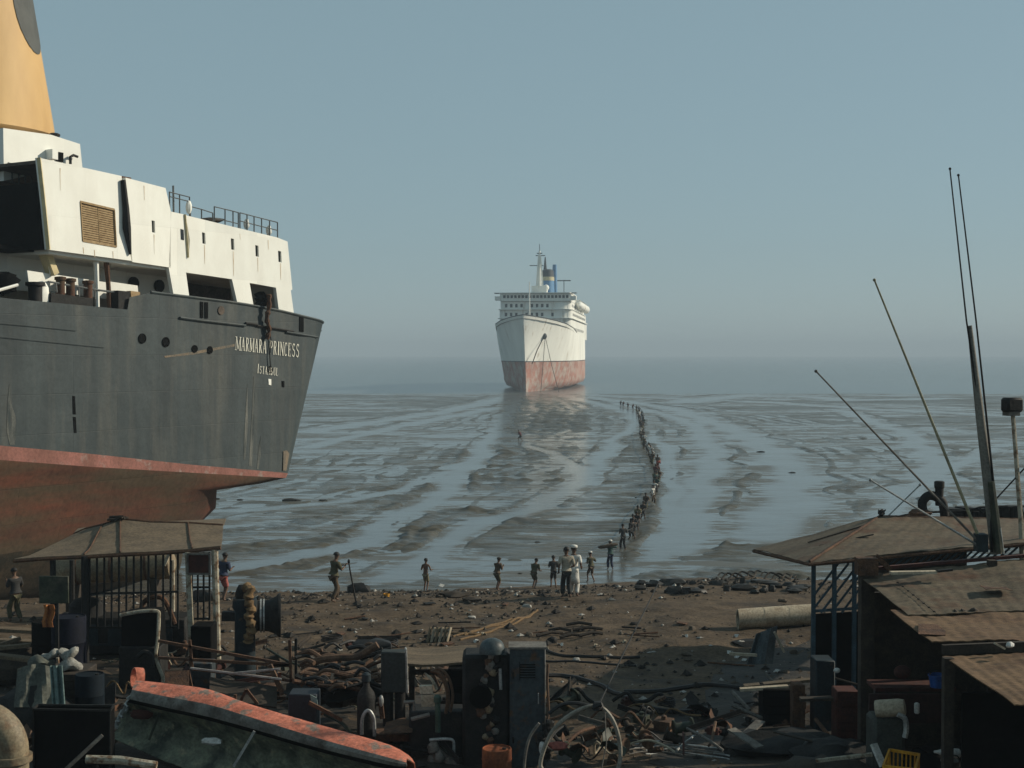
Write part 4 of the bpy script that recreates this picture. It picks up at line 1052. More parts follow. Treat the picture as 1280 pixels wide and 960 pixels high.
def part_mesh(name, vs, fs, m_, parent, mb=None):
    mb2 = MB(); mb2.add(vs, fs)
    if mb: mb2.add(mb.v, mb.f)
    me_ = bpy.data.meshes.new(name); me_.from_pydata(mb2.v, [], mb2.f); me_.materials.append(m_)
    me_.polygons.foreach_set('use_smooth', [True] * len(me_.polygons)); me_.update()
    o = bpy.data.objects.new(name, me_); COL.objects.link(o); o.parent = parent; ORG[o.name] = Vector()
    return o
NEAR_AT = []
for (x, y, pose, yaw, sh, lg, c1, c2, lab, hd, ht), r_ in zip(near, jobs):
    p = gp(x, y)
    root = thing('person', lab, 'person', p, 'workers along the shore')
    root.rotation_euler = (0, 0, -yaw if False else yaw); s = ht / 1.72; root.scale = (s, s, s)
    ex = MB(); head_extras(ex, r_['J']); hands(ex, r_['J'])
    part_mesh('body', r_['body_v'], r_['body_f'], m_skin, root, ex)
    if 'shirt_v' in r_: part_mesh('shirt', r_['shirt_v'], r_['shirt_f'], c1, root)
    if 'trousers_v' in r_: part_mesh('trousers' if lg == 'long' else 'shorts', r_['trousers_v'], r_['trousers_f'], c2, root)
    hm_ = hair_cap(r_['J'], m_hair); part_mesh('hair', hm_.v, hm_.f, m_hair, root)
    if hd == 'cap':
        J = r_['J']; cp = MB(); c = J['skull'] + J['_up'] * .05
        cp.lathe(c, [(.124, 0), (.128, .05), (.115, .085), (.06, .10)], 14, J['_up']); part_mesh('cap', cp.v, cp.f, C_WH, root)
    if hd == 'band':
        J = r_['J']; cp = MB(); c = J['skull'] + J['_up'] * .03
        cp.lathe(c, [(.125, 0), (.132, .04), (.118, .06)], 14, J['_up']); part_mesh('headcloth', cp.v, cp.f, C_BR, root)
    if c1 is C_WH:    # long white tunic to the knee
        J = r_['J']; cp = MB(); pv_ = J['pelvis']
        cp.loft([[pv_ + Vector((a * math.cos(t), b * math.sin(t) + off, z)) for t in [2 * math.pi * j / 16 for j in range(16)]] for a, b, z, off in ((.165, .135, .12, 0), (.185, .16, -.05, 0), (.20, .18, -.25, .0), (.215, .19, -.46, .01))], cap=True)
        part_mesh('tunic', cp.v, cp.f, C_WH, root)
    NEAR_AT.append((root, r_, s, yaw))
def world_of(i, joint):
    root, r_, s, yaw = NEAR_AT[i]
    return Vector(root.location) + rotz(yaw) @ (r_['J'][joint] * s)
# carried and held things
mb = MB(); a = world_of(1, 'wrR'); mb.tube([a + Vector((.12, -.02, .10)), a + Vector((.16, .02, -.2)), Vector((a.x + .36, a.y + .08, gz(a.x + .36, a.y + .08) - .02))], [.025, .028, .03], 6)
mb.ball(a + Vector((.12, -.02, .14)), (.05, .05, .08), 8, 5)
single(mb, 'stick', m_iron, 'thin dark stick standing upright in front of a leaning person', 'stick')
mb = MB(); a = (world_of(9, 'shL') + world_of(9, 'shR')) / 2 + Vector((-.12, -.16, .06))
mb.loft([[a + Vector((u, .16 * r_ * math.cos(t), .10 * r_ * math.sin(t) + .08 * math.sin(u * 3))) for t in [2 * math.pi * j / 10 for j in range(10)]] for u, r_ in ((-.6, .35), (-.5, .9), (-.2, 1.1), (.1, 1.0), (.4, .9), (.55, .3))])
single(mb, 'sack', C_BR, 'brown bundle slung across the shoulders of a wading person', 'sack')

# the line of people on the mud
line_px = [(789, 675), (794, 666), (801, 655), (807, 645), (812, 633), (815, 622), (820, 606), (822, 596), (819, 583), (812, 574), (806, 562), (802, 552), (802, 541), (803, 530), (800, 520), (795, 514), (785, 510), (772, 507)]
meshes = []
for r_, c1, c2, nm in protos:
    me_ = bpy.data.meshes.new('small_person'); v = []; f = []; mi = []
    ex = hair_cap(r_['J'], m_hair)
    for k, q in (('body', 0), ('shirt', 1), ('trousers', 2)):
        o = len(v); v += r_[k + '_v']; f += [tuple(i + o for i in t) for t in r_[k + '_f']]; mi += [q] * len(r_[k + '_f'])
    o = len(v); v += ex.v; f += [tuple(i + o for i in t) for t in ex.f]; mi += [3] * len(ex.f)
    me_.from_pydata(v, [], f)
    for m_ in (m_skin, c1, c2, m_hair): me_.materials.append(m_)
    me_.polygons.foreach_set('material_index', mi); me_.polygons.foreach_set('use_smooth', [True] * len(f)); me_.update()
    meshes.append(me_)
rd = random.Random(5)
w_pts = [G(x, y, 0) for x, y in line_px]
w_line = smoothpts(w_pts, 12)
cum = [0]
for a, b in zip(w_line[:-1], w_line[1:]): cum.append(cum[-1] + (b - a).length)
def at_len(d):
    i = int(np.searchsorted(cum, d)) ; i = max(1, min(i, len(cum) - 1)); t = (d - cum[i - 1]) / max(1e-6, cum[i] - cum[i - 1])
    return w_line[i - 1].lerp(w_line[i], t), (w_line[i] - w_line[i - 1]).normalized()
d = 0.0; k = 0; LINE_HANDS = []
def mud_h(x, y): return 0.0
first_labels = ['dark-clothed person leading the crowded hauling line, nearest the shore', 'person second from the near end of the hauling line, close behind its leader', 'person third from the near end of the hauling line across the mud']
while d < cum[-1] and k < 88:
    p, t = at_len(d)
    side = rd.uniform(-.22, .22) * (1 + d / 260)
    nrm = Vector((-t.y, t.x, 0))
    ci = rd.choices(range(8), [6, 6, 3, 5, 1.5, 3, 6, 3.0])[0]
    if 42 < d < 62 and rd.random() < .5: ci = rd.choice((4, 2, 2))
    if k < 3: ci = 0
    if k in (7, 9): ci = 7 if k == 7 else 5
    o = bpy.data.objects.new('person', meshes[ci]); COL.objects.link(o)
    o.location = (p.x + nrm.x * side, p.y + nrm.y * side, -.10 - .10 * rd.random())
    o.rotation_euler = (0, 0, rd.gauss(math.pi * .98, .45)); s = rd.uniform(.90, 1.0); o.scale = (s, s, s)
    lab = first_labels[k] if k < 3 else '%s-clothed worker among those strung out in the hauling line across the mudflat' % cols[ci][2].replace(' ', '-')
    tag(o, lab, 'person', 'workers strung out across the mudflat')
    LINE_HANDS.append(Vector(o.location) + Vector((0, 0, .95)))
    d += rd.uniform(2.2, 6.6) * (1 + d / 380); k += 1
o = bpy.data.objects.new('person', meshes[2]); COL.objects.link(o); o.location = G(651, 551) - ZV * .05; o.rotation_euler = (0, 0, 1.0)
tag(o, 'lone distant person standing on the mud below the white liner', 'person')
# the cable they haul
mb = MB(); pts = [world_of(10, 'wrR')] + [p + Vector((.15, -.1, .02)) for p in LINE_HANDS] + [G(764, 505) + ZV * .3, G(735, 499)]
mb.tube(pts, .035, 5)
single(mb, 'hauling_cable', m_iron, 'thin dark cable carried on the shoulders of the people crossing the mud', 'cable')
# ------------------------------------------------------------------ yard materials
m_canvas = mat('shelter_canvas', (.17, .125, .080), (.11, .082, .054), scale=1.6, rough=.95, bump=.35, c3=(.10, .075, .055), s3=1.3, cut=.66, wide=.06)
m_tin = mat('roof_sheet', (.135, .105, .068), (.085, .062, .040), scale=1.2, stretch=(.25, 1.6, 1), rough=.85, bump=.25, c3=(.095, .048, .026), s3=1.1, cut=.60, wide=.08)
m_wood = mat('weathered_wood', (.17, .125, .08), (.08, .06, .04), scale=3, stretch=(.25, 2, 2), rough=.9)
m_dwood = mat('dark_wood', (.055, .042, .03), (.025, .02, .016), scale=4, rough=.9)
m_pale_paint = mat('flaking_white_paint', (.46, .42, .33), (.30, .26, .19), scale=4, rough=.8, c3=(.15, .085, .045), s3=5, cut=.55, wide=.06)
m_teal = mat('teal_paint', (.012, .024, .030), (.008, .014, .018), scale=3, rough=.7, c3=(.08, .05, .03), s3=5, cut=.66, wide=.06)
m_grn = mat('oily_green', (.04, .05, .03), (.02, .026, .018), scale=2.5, rough=.6, c3=(.07, .065, .045), s3=3, cut=.6)
m_orange = mat('faded_orange', (.58, .19, .12), (.38, .115, .07), scale=2.0, rough=.85, bump=.4, c3=(.20, .15, .12), s3=3.4, cut=.57, wide=.04)
m_greyp = mat('grey_paint', (.20, .185, .16), (.10, .092, .08), scale=2.5, rough=.75, c3=(.06, .045, .035), s3=3, cut=.6)
m_beige = mat('beige_enamel', (.27, .215, .135), (.15, .12, .078), scale=3, rough=.6, c3=(.16, .08, .04), s3=4, cut=.62)
m_cab = mat('cabinet_blue_grey', (.042, .054, .060), (.028, .036, .041), scale=1.5, rough=.6, c3=(.085, .045, .022), s3=4, cut=.60, wide=.05)
m_bright = mat('worn_steel', (.45, .46, .44), (.22, .22, .21), scale=5, rough=.45, metal=.3)
m_sackw = mat('white_sacking', (.36, .35, .31), (.16, .15, .13), scale=4, rough=.95, bump=.5)
m_tarp = mat('grey_green_tarp', (.12, .125, .10), (.05, .052, .043), scale=2.5, rough=.8, bump=.4)
m_cyan = mat('faded_cyan_cloth', (.22, .30, .28), (.09, .13, .12), scale=3, rough=.9)
m_hose = mat('brown_hose', (.15, .085, .05), (.07, .042, .028), scale=4, rough=.85)
m_blackhose = mat('black_hose', (.022, .02, .019), (.012, .012, .012), scale=5, rough=.6)
m_redox = mat('red_oxide', (.075, .022, .015), (.040, .014, .011), scale=3, rough=.85)
m_blue = mat('blue_plastic', (.02, .09, .32), rough=.45)
m_yellow = mat('yellow_plastic', (.62, .30, .02), (.45, .21, .02), scale=4, rough=.5)
m_concr = mat('pale_pipe', (.50, .43, .32), (.34, .28, .20), scale=2.5, stretch=(.4, 1, 1), rough=.9, c3=(.22, .15, .09), s3=2.2, cut=.62)
m_white2 = mat('scuffed_white', (.62, .61, .57), (.45, .43, .39), scale=4, rough=.6)
m_rope = mat('coir_rope', (.20, .125, .06), (.11, .07, .035), scale=9, rough=.95)

# ------------------------------------------------------------------ canvas shelter beside the hull
YF, YR_, YB_ = 36.5, 39.6, 42.8
shel = thing('shelter', 'open shelter with a tan canvas roof on barred posts, beside the beached hull', 'shelter', Vector((P(150, 700, 38).x, 38, gz(-11, 38))))
front = [(17, 699.5), (60, 697), (105, 695), (150, 692.5), (196, 690), (240, 687.5), (276, 685)]
ridge = [(92, 668), (108, 663), (128, 656.5), (150, 651), (190, 653), (235, 656), (279, 659)]
rows = []
for k in (0, .25, .5, .75, 1.0):
    row = []
    for (a, b), (c, d) in zip(front, ridge):
        p = P(a, b, YF).lerp(P(c, d, YR_), k); p.z += -.10 * math.sin(math.pi * k) + .03 * math.sin(a * .21 + k * 7); row.append(p)
    rows.append(row)
for k in (.3, .65, 1.0):
    row = []
    for i, ((a, b), (c, d)) in enumerate(zip(front, ridge)):
        p = P(c, d, YR_); q = Vector((p.x * 1.07, YB_, P(a, b, YF).z)); r_ = p.lerp(q, k); row.append(r_)
    rows.append(row)
mb = MB(); mb.sheet(rows, .03); roof = mb.build('roof', m_canvas, shel, angle=25)
mb = MB()
for c in (2, 3, 5): mb.tube([rows[k][c] + ZV * .05 for k in range(5)], .022, 5)
mb.tube([r_ + ZV * .04 for r_ in rows[4]], .03, 5); mb.build('roof_seam', m_rust, roof)
mb = MB(); mb.tube([p - ZV * .03 for p in rows[0]], .05, 6); mb.build('eave_bar', m_rust, shel)
mb = MB(); c = rows[4][3]
for k in range(7): mb.tube([c + Vector((random.uniform(-.35, .3), random.uniform(-.2, .1), random.uniform(.0, .12))) for _ in range(3)], .035, 5)
mb.build('torn_scrap', m_dwood, roof)
def post(x, Y, y0, m, r_=.06, x2=None):
    a = P(x, y0, Y); b = Vector((P(x2 or x, y0, Y).x, Y, gz(a.x, Y) - .15)); mb = MB(); mb.tube([a, b], r_, 8); return mb.build('post', m, shel)
post(106, YF, 695, m_iron, .10); post(66, YF + .1, 697, m_iron, .08)
post(235, YF, 690, m_pale_paint, .085, 240); post(268.5, YF, 687, m_pale_paint, .09, 272)
post(216, YB_, 700, m_pale_paint, .06); post(90, YB_, 700, m_iron, .08)
zlow = lambda x, Y: gz(P(x, 700, Y).x, Y)
def grille(xs, y0f, y1, Y):
    mb = MB()
    for x in xs: mb.bar(P(x, y0f(x), Y), P(x, y1, Y), .045)
    for yy in (.02, .52, .98): mb.bar(P(xs[0], lerp(y0f(xs[0]), y1, yy), Y), P(xs[-1], lerp(y0f(xs[-1]), y1, yy), Y), .05)
    return mb.build('grille', m_iron, shel)
grille([112 + 9.2 * i for i in range(13)], lambda x: 695 - (x - 110) * .05, 786, YF + .15)
grille([240 + 7.3 * i for i in range(4)], lambda x: 690, 775, YF + .1)
mb = MB(); a = P(235, 692, YF - .05); b = P(263, 717, YF - .05)
mb.box((a + b) / 2, (b.x - a.x, .08, a.z - b.z)); pn = mb.build('notice_board', m_redox, shel)
mb = MB(); q = [Vector((x, a.y - .06, z)) for x, z in ((a.x, a.z), (b.x, a.z), (b.x, b.z), (a.x, b.z))]
for i in range(4): mb.bar(q[i], q[(i + 1) % 4], .05)
mb.build('board_frame', m_greyp, pn)

# tank and machinery standing inside and behind the shelter
tk = thing('storage_tank', 'long pale horizontal tank behind the bars of the canvas shelter', 'tank', Vector((P(150, 760, 45).x, 45, gz(-12, 45))))
mb = MB(); a = P(70, 712, 45); b = P(214, 704, 45); ax = (b - a).normalized(); Ln = (b - a).length
mb.lathe(a, [(.2, -.1), (.48, 0), (.5, .1), (.5, Ln - .1), (.48, Ln), (.2, Ln + .12)], 20, ax); mb.build('shell', m_beige, tk)
mb = MB()
for k in (.2, .5, .8):
    p = a + ax * Ln * k; mb.lathe(p - ax * .04, [(.515, 0), (.515, .08)], 20, ax)
mb.build('strap', m_rust, tk)
for k in (.15, .85):
    p = a + ax * Ln * k; zb = gz(p.x, p.y) - .1; mb = MB(); mb.box((p.x, p.y, (p.z - .4 + zb) / 2), (.25, .8, p.z - .4 - zb)); mb.build('leg', m_dwood, tk)
mb = MB(); mb.bar(b + Vector((-.1, -.5, .0)), b + Vector((.25, -.5, .85)), .09); mb.build('outlet_lever', m_pale_paint, tk)

def gbox(name, x0, x1, y0, Y, dep, m, label, cat, bevel=.02, base=None, lift=0):
    """upright box whose front face spans the pixels x0..x1, top at y0, standing on the beach"""
    a = P(x0, y0, Y); b = P(x1, y0, Y); zb = (gz((a.x + b.x) / 2, Y) - .08) if base is None else base
    mb = MB(); mb.box(((a.x + b.x) / 2, Y + dep / 2, (a.z + zb) / 2), (b.x - a.x, dep, a.z - zb))
    o = single(mb, name, m, label, cat, bevel=bevel)
    if name == 'crate':          # proud boards with gaps, on the face and the flanks
        d = MB(); hgt = a.z - zb; n = max(3, int(hgt / .16)); n = min(n, 9)
        for i in range(n):
            z = a.z - hgt * (i + .5) / n + random.uniform(-.01, .01)
            d.box(((a.x + b.x) / 2 + random.uniform(-.02, .02), Y - .012, z), (b.x - a.x + .03, .022, hgt / n * .82), roty(random.uniform(-.02, .02)))
        for x in (a.x + .04, b.x - .04): d.box((x, Y - .03, (a.z + zb) / 2), (.07, .02, hgt))
        d.build('boards', m, o, smooth=False)
    return o
def group_at(x, Y): X = P(x, 800, Y).x; return Vector((X, Y, gz(X, Y)))

# generator under the roof
g = thing('generator', 'dark generator set with cowl and pipes under the canvas roof', 'generator', group_at(150, 37.6))
mb = MB(); z0 = org(g).z
mb.box((org(g).x, 38, z0 + .55), (3.6, 1.0, 1.0)); mb.build('engine_block', m_iron, g, bevel=.06)
mb = MB(); mb.lathe((org(g).x - 1.0, 37.9, z0 + 1.05), [(.45, 0), (.45, .3), (.3, .45), (.1, .5)], 14); mb.build('cowl', m_iron, g)
mb = MB(); mb.tube(smoothpts([(org(g).x + .6, 37.5, z0 + 1.0), (org(g).x + .7, 37.4, z0 + 1.5), (org(g).x + 1.2, 37.4, z0 + 1.6), (org(g).x + 1.5, 37.5, z0 + .9)]), .07, 8); mb.build('exhaust_pipe', m_rust, g)
mb = MB()
for i in range(5): mb.box((org(g).x - 1.4 + i * .66, 37.46, z0 + .6), (.4, .06, .55))
mb.bar((org(g).x - 1.7, 37.46, z0 + .35), (org(g).x + 1.5, 37.46, z0 + .35), .05); mb.build('side_panel', m_teal, g)
# dark machine hood with a bent pipe frame in front of the bars
h = thing('machine_hood', 'black sheet steel hood with a bent pipe frame in front of the barred shelter', 'machine', group_at(175, 33.6))
a = P(152, 768, 33.6); b = P(197, 765, 33.6); zb = org(h).z
mb = MB(); pr = [(a.x, a.z), ((a.x + b.x) / 2, a.z + .06), (b.x, b.z), (b.x + .05, lerp(b.z, zb, .6)), (a.x - .03, lerp(a.z, zb, .6))]
mb.prism([Vector((x, 33.6, z)) for x, z in pr], Vector((0, .7, 0))); mb.build('hood', m_black, h, bevel=.02)
mb = MB(); mb.tube(smoothpts([P(150, 769, 33.5), P(175, 764.5, 33.5), P(196, 764, 33.5), P(198.5, 772, 33.5), P(197, 800, 33.5), P(195, 822, 33.5), P(203, 845, 33.5), P(208, 858, 33.5)], 5), .045, 7); mb.build('pipe_frame', m_pale_paint, h)
mb = MB(); mb.box(((a.x + b.x) / 2, 33.95, zb + .5), (1.0, .8, 1.1)); mb.build('base', m_iron, h, bevel=.03)
mb = MB(); mb.tube(smoothpts([P(172, 822, 33.3), P(180, 815, 33.3), P(189, 820, 33.3), P(190, 834, 33.3)]), .06, 7); mb.build('elbow_pipe', m_iron, h)

# winch with a rope-wrapped head and a flanged drum
w_ = thing('winch', 'old winch with a brown rope-wrapped post and a wide dark flanged drum', 'winch', group_at(310, 33.5))
Yw = 33.5; zb = org(w_).z
mb = MB(); a = P(306, 748, Yw); mb.lathe((a.x, Yw, zb - .1), [(.26, 0), (.24, a.z - zb - .2), (.30, a.z - zb - .1), (.28, a.z - zb + .1)], 14); mb.build('post', m_teal, w_)
mb = MB(); mb.ball(P(302, 742, Yw), (.15, .15, .22), 10, 7, 2, .1); mb.build('post_cap', m_iron, w_)
mb = MB(); c = P(311, 735, Yw - .1)
mb.tube(smoothpts([P(308, 734, Yw - .15), P(313, 738, Yw - .3), P(310, 750, Yw - .32), P(314, 760, Yw - .32), P(311, 772, Yw - .32), P(315, 784, Yw - .3), P(311, 795, Yw - .25), P(310, 802, Yw - .2)], 5), [.11 + .03 * math.sin(i * 1.7) for i in range(36)], 8); mb.build('rope_wrap', m_rope, w_)
mb = MB(); a = P(313, 770, Yw + .15); ax = Vector((1, .16, 0)).normalized(); L_ = .72
mb.lathe(a, [(.40, 0), (.40, L_ * .2), (.36, L_ * .25), (.38, L_ * .6), (.46, L_ * .85), (.53, L_ * .93), (.53, L_), (.2, L_ + .01)], 26, ax); mb.build('drum', m_iron, w_)
mb = MB()
for k in (.32, .42): mb.lathe(a + ax * L_ * k, [(.40, 0), (.40, .04)], 20, ax, cap=False)
mb.build('drum_band', m_bright, w_)
mb = MB(); p = P(278, 770, Yw + .1); mb.bar(p, P(310, 770, Yw + .1), .22); mb.build('shaft', m_iron, w_)
mb = MB(); mb.box((org(w_).x + .15, Yw + .1, zb + .05), (1.3, .9, .3)); mb.build('base', m_rust, w_, bevel=.03)

# board on a post, oil drum, timber, sacks and sheets at the near left
bp_ = thing('sign_post', 'dark olive board on a thin post rising from the scrap by the shelter', 'sign', group_at(70, 31.5))
a = P(49, 720, 31.5); b = P(86, 754, 31.5)
mb = MB(); mb.box((a + b) / 2, (b.x - a.x, .05, a.z - b.z)); mb.build('board', m_grn, bp_, bevel=.01)
mb = MB(); mb.bar(P(71, 722, 31.56), Vector((P(71, 722, 31.56).x, 31.56, org(bp_).z - .2)), .07); mb.build('post', m_iron, bp_)
mb = MB(); mb.tube([P(72, 822, 31.2), P(75, 850, 31.2), P(77, 880, 31.2)], .035, 6); mb.build('pipe', m_pale_paint, bp_)
mb = MB(); a = P(62, 770, 32.0)
rows = [[P(54 + 13 * u + 2 * math.sin(v * 6), 756 + 28 * v, 31.9 - .05 * math.sin(u * 9)) for u in (0, .25, .5, .75, 1)] for v in (0, .25, .5, .75, 1)]
mb.sheet(rows, .02); single(mb, 'rag', mat('orange_rag', (.42, .16, .05), (.26, .09, .03), scale=4, rough=.95), 'orange rag hanging below the olive board', 'rag')
def drum(x, y0, Y, r_, m, label, name='oil_drum', hgt=None, group=None):
    a = P(x, y0, Y); zb = gz(a.x, Y) - .1; hh = hgt or a.z - zb; z1_ = a.z - hh
    d = thing(name, label, 'drum', (a.x, Y, z1_), group)
    mb = MB(); mb.lathe((a.x, Y, z1_), [(r_ * .97, 0), (r_, .03), (r_, hh * .33), (r_ * 1.03, hh * .345), (r_, hh * .36), (r_, hh * .66), (r_ * 1.03, hh * .675), (r_, hh * .69), (r_, hh - .02), (r_ * .97, hh), (r_ * .93, hh), (r_ * .92, hh - .025)], 22); mb.build('barrel', m, d)
    mb = MB(); mb.lathe((a.x + r_ * .5, Y, a.z - .025), [(.04, 0), (.04, .03)], 8); mb.build('bung', m_iron, d)
    return d
drum(86, 770, 33.2, .40, mat('navy_paint', (.008, .010, .020), (.005, .006, .010), scale=3, rough=.75, spec=.1), 'dark blue oil drum standing behind the olive board')
drum(60, 776, 33.6, .38, m_black, 'soot-black oil drum beside the dark blue one')
for i, (x0, y0, x1, y1, Y, wd) in enumerate(((-20, 786, 52, 789, 35, .3), (-20, 800, 50, 803, 34, .26), (-20, 812, 40, 806, 33.6, .2), (-15, 818, 52, 826, 33, .28), (0, 806, 26, 798, 33.8, .14))):
    a, b = P(x0, y0, Y), P(x1, y1, Y); a.z = max(a.z, gz(a.x, Y) + .1); mb = MB(); mb.bar(a, b, wd, .09)
    single(mb, 'plank', m_wood, ['pale plank on top of the timber beside the drums', 'wide plank second from the top of the timber by the drums', 'narrow plank leaning in the timber by the drums', 'broad plank at the bottom of the timber by the drums', 'short offcut lying across the timber by the drums'][i], 'plank', None, 'planks heaped near the drums', bevel=.01)
mb = MB(); p = group_at(15, 34.2); mb.ball(p + ZV * .35, (1.6, .9, .55), 12, 7, 8, .14); single(mb, 'timber_trestle', m_dwood, 'dark heap of broken timber under the planks', 'timber')
def sack(x, y, Y, rx, rz_, m, label, name='sack', cat='sack', sd_=1, amp=.12, group=None):
    c = P(x, y, Y); mb = MB(); rr = random.Random(sd_); rings = []
    for i in range(11):
        u = -1 + 2 * i / 10; e = (1 - abs(u) ** 2.6) ** .5 * .95 + .04
        rings.append([c + rotz(sd_ * .23 - .6) @ Vector((u * rx * 1.0, .8 * rx * e * math.cos(t) * (1 + .12 * math.sin(3 * t + sd_ + 4 * u)), rz_ * e * (abs(math.sin(t)) ** .8 * (1 if math.sin(t) > 0 else -1)) * (1 + .16 * math.sin(2 * t + 5 * u + sd_)) - .05 * math.sin(3 * u + sd_))) for t in [2 * math.pi * j / 14 for j in range(14)]])
    mb.loft(rings); return single(mb, name, m, label, cat, None, group)
b0 = gbox('crate', 38, 104, 842, 29.6, 1.0, m_dwood, 'dark wooden crate holding up the white sacks', 'crate', bevel=.02)
sack(86, 816, 30, .22, .11, m_sackw, 'round white sack on top of the stack, beside the thin post', sd_=2)
sack(63, 819, 30, .20, .09, m_sackw, 'smaller white sack on top of the stack', sd_=3)
sack(88, 832, 29.9, .27, .13, m_sackw, 'dirty white sack with dark stains under the round one', sd_=5)
sack(52, 828, 29.9, .30, .12, m_tarp, 'flat grey sack at the bottom of the sack stack', sd_=6)
rows = [[P(22 + 46 * u + 12 * v * (u - .4), 836 + 48 * v - 6 * math.sin(u * 3) * (1 - v), 28.9 - .5 * v + .06 * math.sin(u * 14 + v * 3)) for u in [i / 8 for i in range(9)]] for v in [i / 7 for i in range(8)]]
mb = MB(); mb.sheet(rows, .02); single(mb, 'tarpaulin', m_tarp, 'grey green tarpaulin draped over a heap below the white sacks', 'tarpaulin')
rows = [[P(63 + 14 * u + 4 * v, 832 + 56 * v, 28.3 - .3 * v + .07 * math.sin(u * 11)) for u in [i / 6 for i in range(7)]] for v in [i / 7 for i in range(8)]]
mb = MB(); mb.sheet(rows, .02); single(mb, 'cloth', m_cyan, 'pale cyan cloth hanging beside the grey green tarpaulin', 'cloth')
mb = MB(); p = group_at(45, 29.0); mb.ball(p + ZV * .35, (.85, .7, .75), 12, 7, 9, .12); single(mb, 'scrap_pile', m_iron, 'dark lumpy scrap heap under the grey green tarpaulin', 'scrap')
drum(112, 842, 29.3, .3, mat('deep_blue_drum', (.006, .012, .018), rough=.75, spec=.1), 'deep blue drum half hidden beside the white sacks')
# beige ventilation duct at the corner
du = thing('duct', 'beige rounded duct elbow with rust at the near edge of the yard', 'duct', group_at(8, 25))
mb = MB(); c = P(-22, 918, 25)
mb.tube([c + Vector((.62 * math.sin(t) , 0, .62 * math.cos(t) - .3)) + Vector((-.1, 0, 0)) for t in [math.pi / 2 * i / 10 - .15 for i in range(12)]] + [c + Vector((.52, 0, -.9)), c + Vector((.52, 0, -2.2))], .30, 18); mb.build('elbow', m_beige, du)
mb = MB(); mb.lathe(c + Vector((.52, 0, -.48)), [(.36, 0), (.36, .12)], 18); mb.build('flange', m_beige, du)
# open steel bin
bn = thing('steel_bin', 'large narrow black steel bin with a grey rim beside the beige duct', 'bin', group_at(90, 26))
a = P(42, 886, 26); b = P(138, 890, 26); zb = org(bn).z - .1; wX = b.x - a.x
mb = MB()
mb.box(((a.x + b.x) / 2, 26, (a.z + zb) / 2), (wX, .03, a.z - zb)); mb.box((a.x, 26.11, (a.z + zb) / 2), (.03, .22, a.z - zb)); mb.box((b.x, 26.11, (a.z + zb) / 2), (.03, .22, a.z - zb)); mb.box(((a.x + b.x) / 2, 26.22, (a.z + zb) / 2), (wX, .03, a.z - zb))
mb.build('bin_wall', m_black, bn)
mb = MB(); q = [Vector((a.x, 25.97, a.z)), Vector((b.x, 25.97, a.z - .03)), Vector((b.x, 26.22, a.z)), Vector((a.x, 26.22, a.z + .02))]
for i in range(4): mb.bar(q[i], q[(i + 1) % 4], .035)
mb.bar(q[0], q[0] - ZV * 1.8, .03); mb.bar(q[1], q[1] - ZV * 1.8, .03); mb.build('rim', m_iron, bn)
mb = MB(); mb.bar(P(128, 919, 25.8), P(82, 962, 25.6), .06); single(mb, 'steel_bar', m_greyp, 'grey bar leaning diagonally across the black bin', 'bar')
mb = MB(); mb.tube([P(108, 949, 24.5), P(150, 950, 24.5), P(196, 957, 24.5)], .075, 9); single(mb, 'pipe', m_pale_paint, 'pale flaking pipe lying below the green hull piece', 'pipe')
mb = MB(); mb.lathe(P(172, 847, 28.4), [(.18, -.09), (.20, -.09), (.205, 0), (.20, .09), (.18, .09), (.175, 0), (.18, -.09)], 22, (-.85, -.5, .15), cap=False); single(mb, 'hoop_band', m_orange, 'orange metal band standing behind the end of the orange-edged lifeboat wreck', 'band')

# ------------------------------------------------------------------ wrecked lifeboat half
lb = thing('lifeboat_wreck', 'wrecked lifeboat lying on its side, orange edge and mossy green inside', 'lifeboat', Vector((P(330, 950, 26).x, 26, gz(-4.6, 26))))
e0 = [(170, 850), (215, 855), (262, 862), (312, 880), (400, 906), (490, 932), (509, 948)]
e1 = [(165, 862), (215, 872), (262, 881), (315, 897), (402, 924), (486, 947), (508, 953)]
e2 = [(162, 874), (210, 885), (260, 896), (315, 911), (402, 936), (486, 956), (508, 958)]
e3 = [(159, 878), (208, 889), (258, 900), (313, 915), (400, 940), (484, 961), (506, 964)]
e4 = [(150, 900), (200, 915), (250, 930), (305, 945), (395, 970), (480, 990), (500, 990)]
e5 = [(140, 922), (190, 945), (245, 965), (300, 985), (390, 1005), (476, 1020), (496, 1020)]
D = [27.6, 27.2, 26.8, 26.3, 25.6, 24.9, 24.7]
def row_(e, off): return smoothpts([P(x, y, d + off) for (x, y), d in zip(e, D)], 4)
def patch_rows(rs): return rs
top_ = row_(e0, .10); back = [p + Vector((.10, .55, -.25)) for p in top_]; back2 = [p + Vector((.15, .95, -.9)) for p in top_]
crest = [p.lerp(q, .4) + Vector((0, -.02, .03)) for p, q in zip(top_, row_(e1, -.40))]
mb = MB(); mb.sheet([back2, back, top_, crest, row_(e1, -.45)], .025); mb.build('orange_gunwale', m_orange, lb, angle=50)
mb = MB(); mb.sheet([row_(e1, -.455), [p.lerp(q, .5) for p, q in zip(row_(e1, -.52), row_(e2, -.54))], row_(e2, -.52)], .02); mb.build('grey_band', m_greyp, lb, angle=50)
mb = MB(); mb.sheet([row_(e2, -.52), row_(e3, -.36)], .02); mb.build('shadow_gap', m_black, lb)  # black strip painted as the shadow gap below the grey band
gr = [row_(e3, -.32), row_(e4, .0), row_(e5, -.35)]
gr = [gr[0], [p.lerp(q, .5) + Vector((0, .12, 0)) for p, q in zip(gr[0], gr[1])], gr[1], [p.lerp(q, .5) + Vector((0, .1, 0)) for p, q in zip(gr[1], gr[2])], gr[2]]
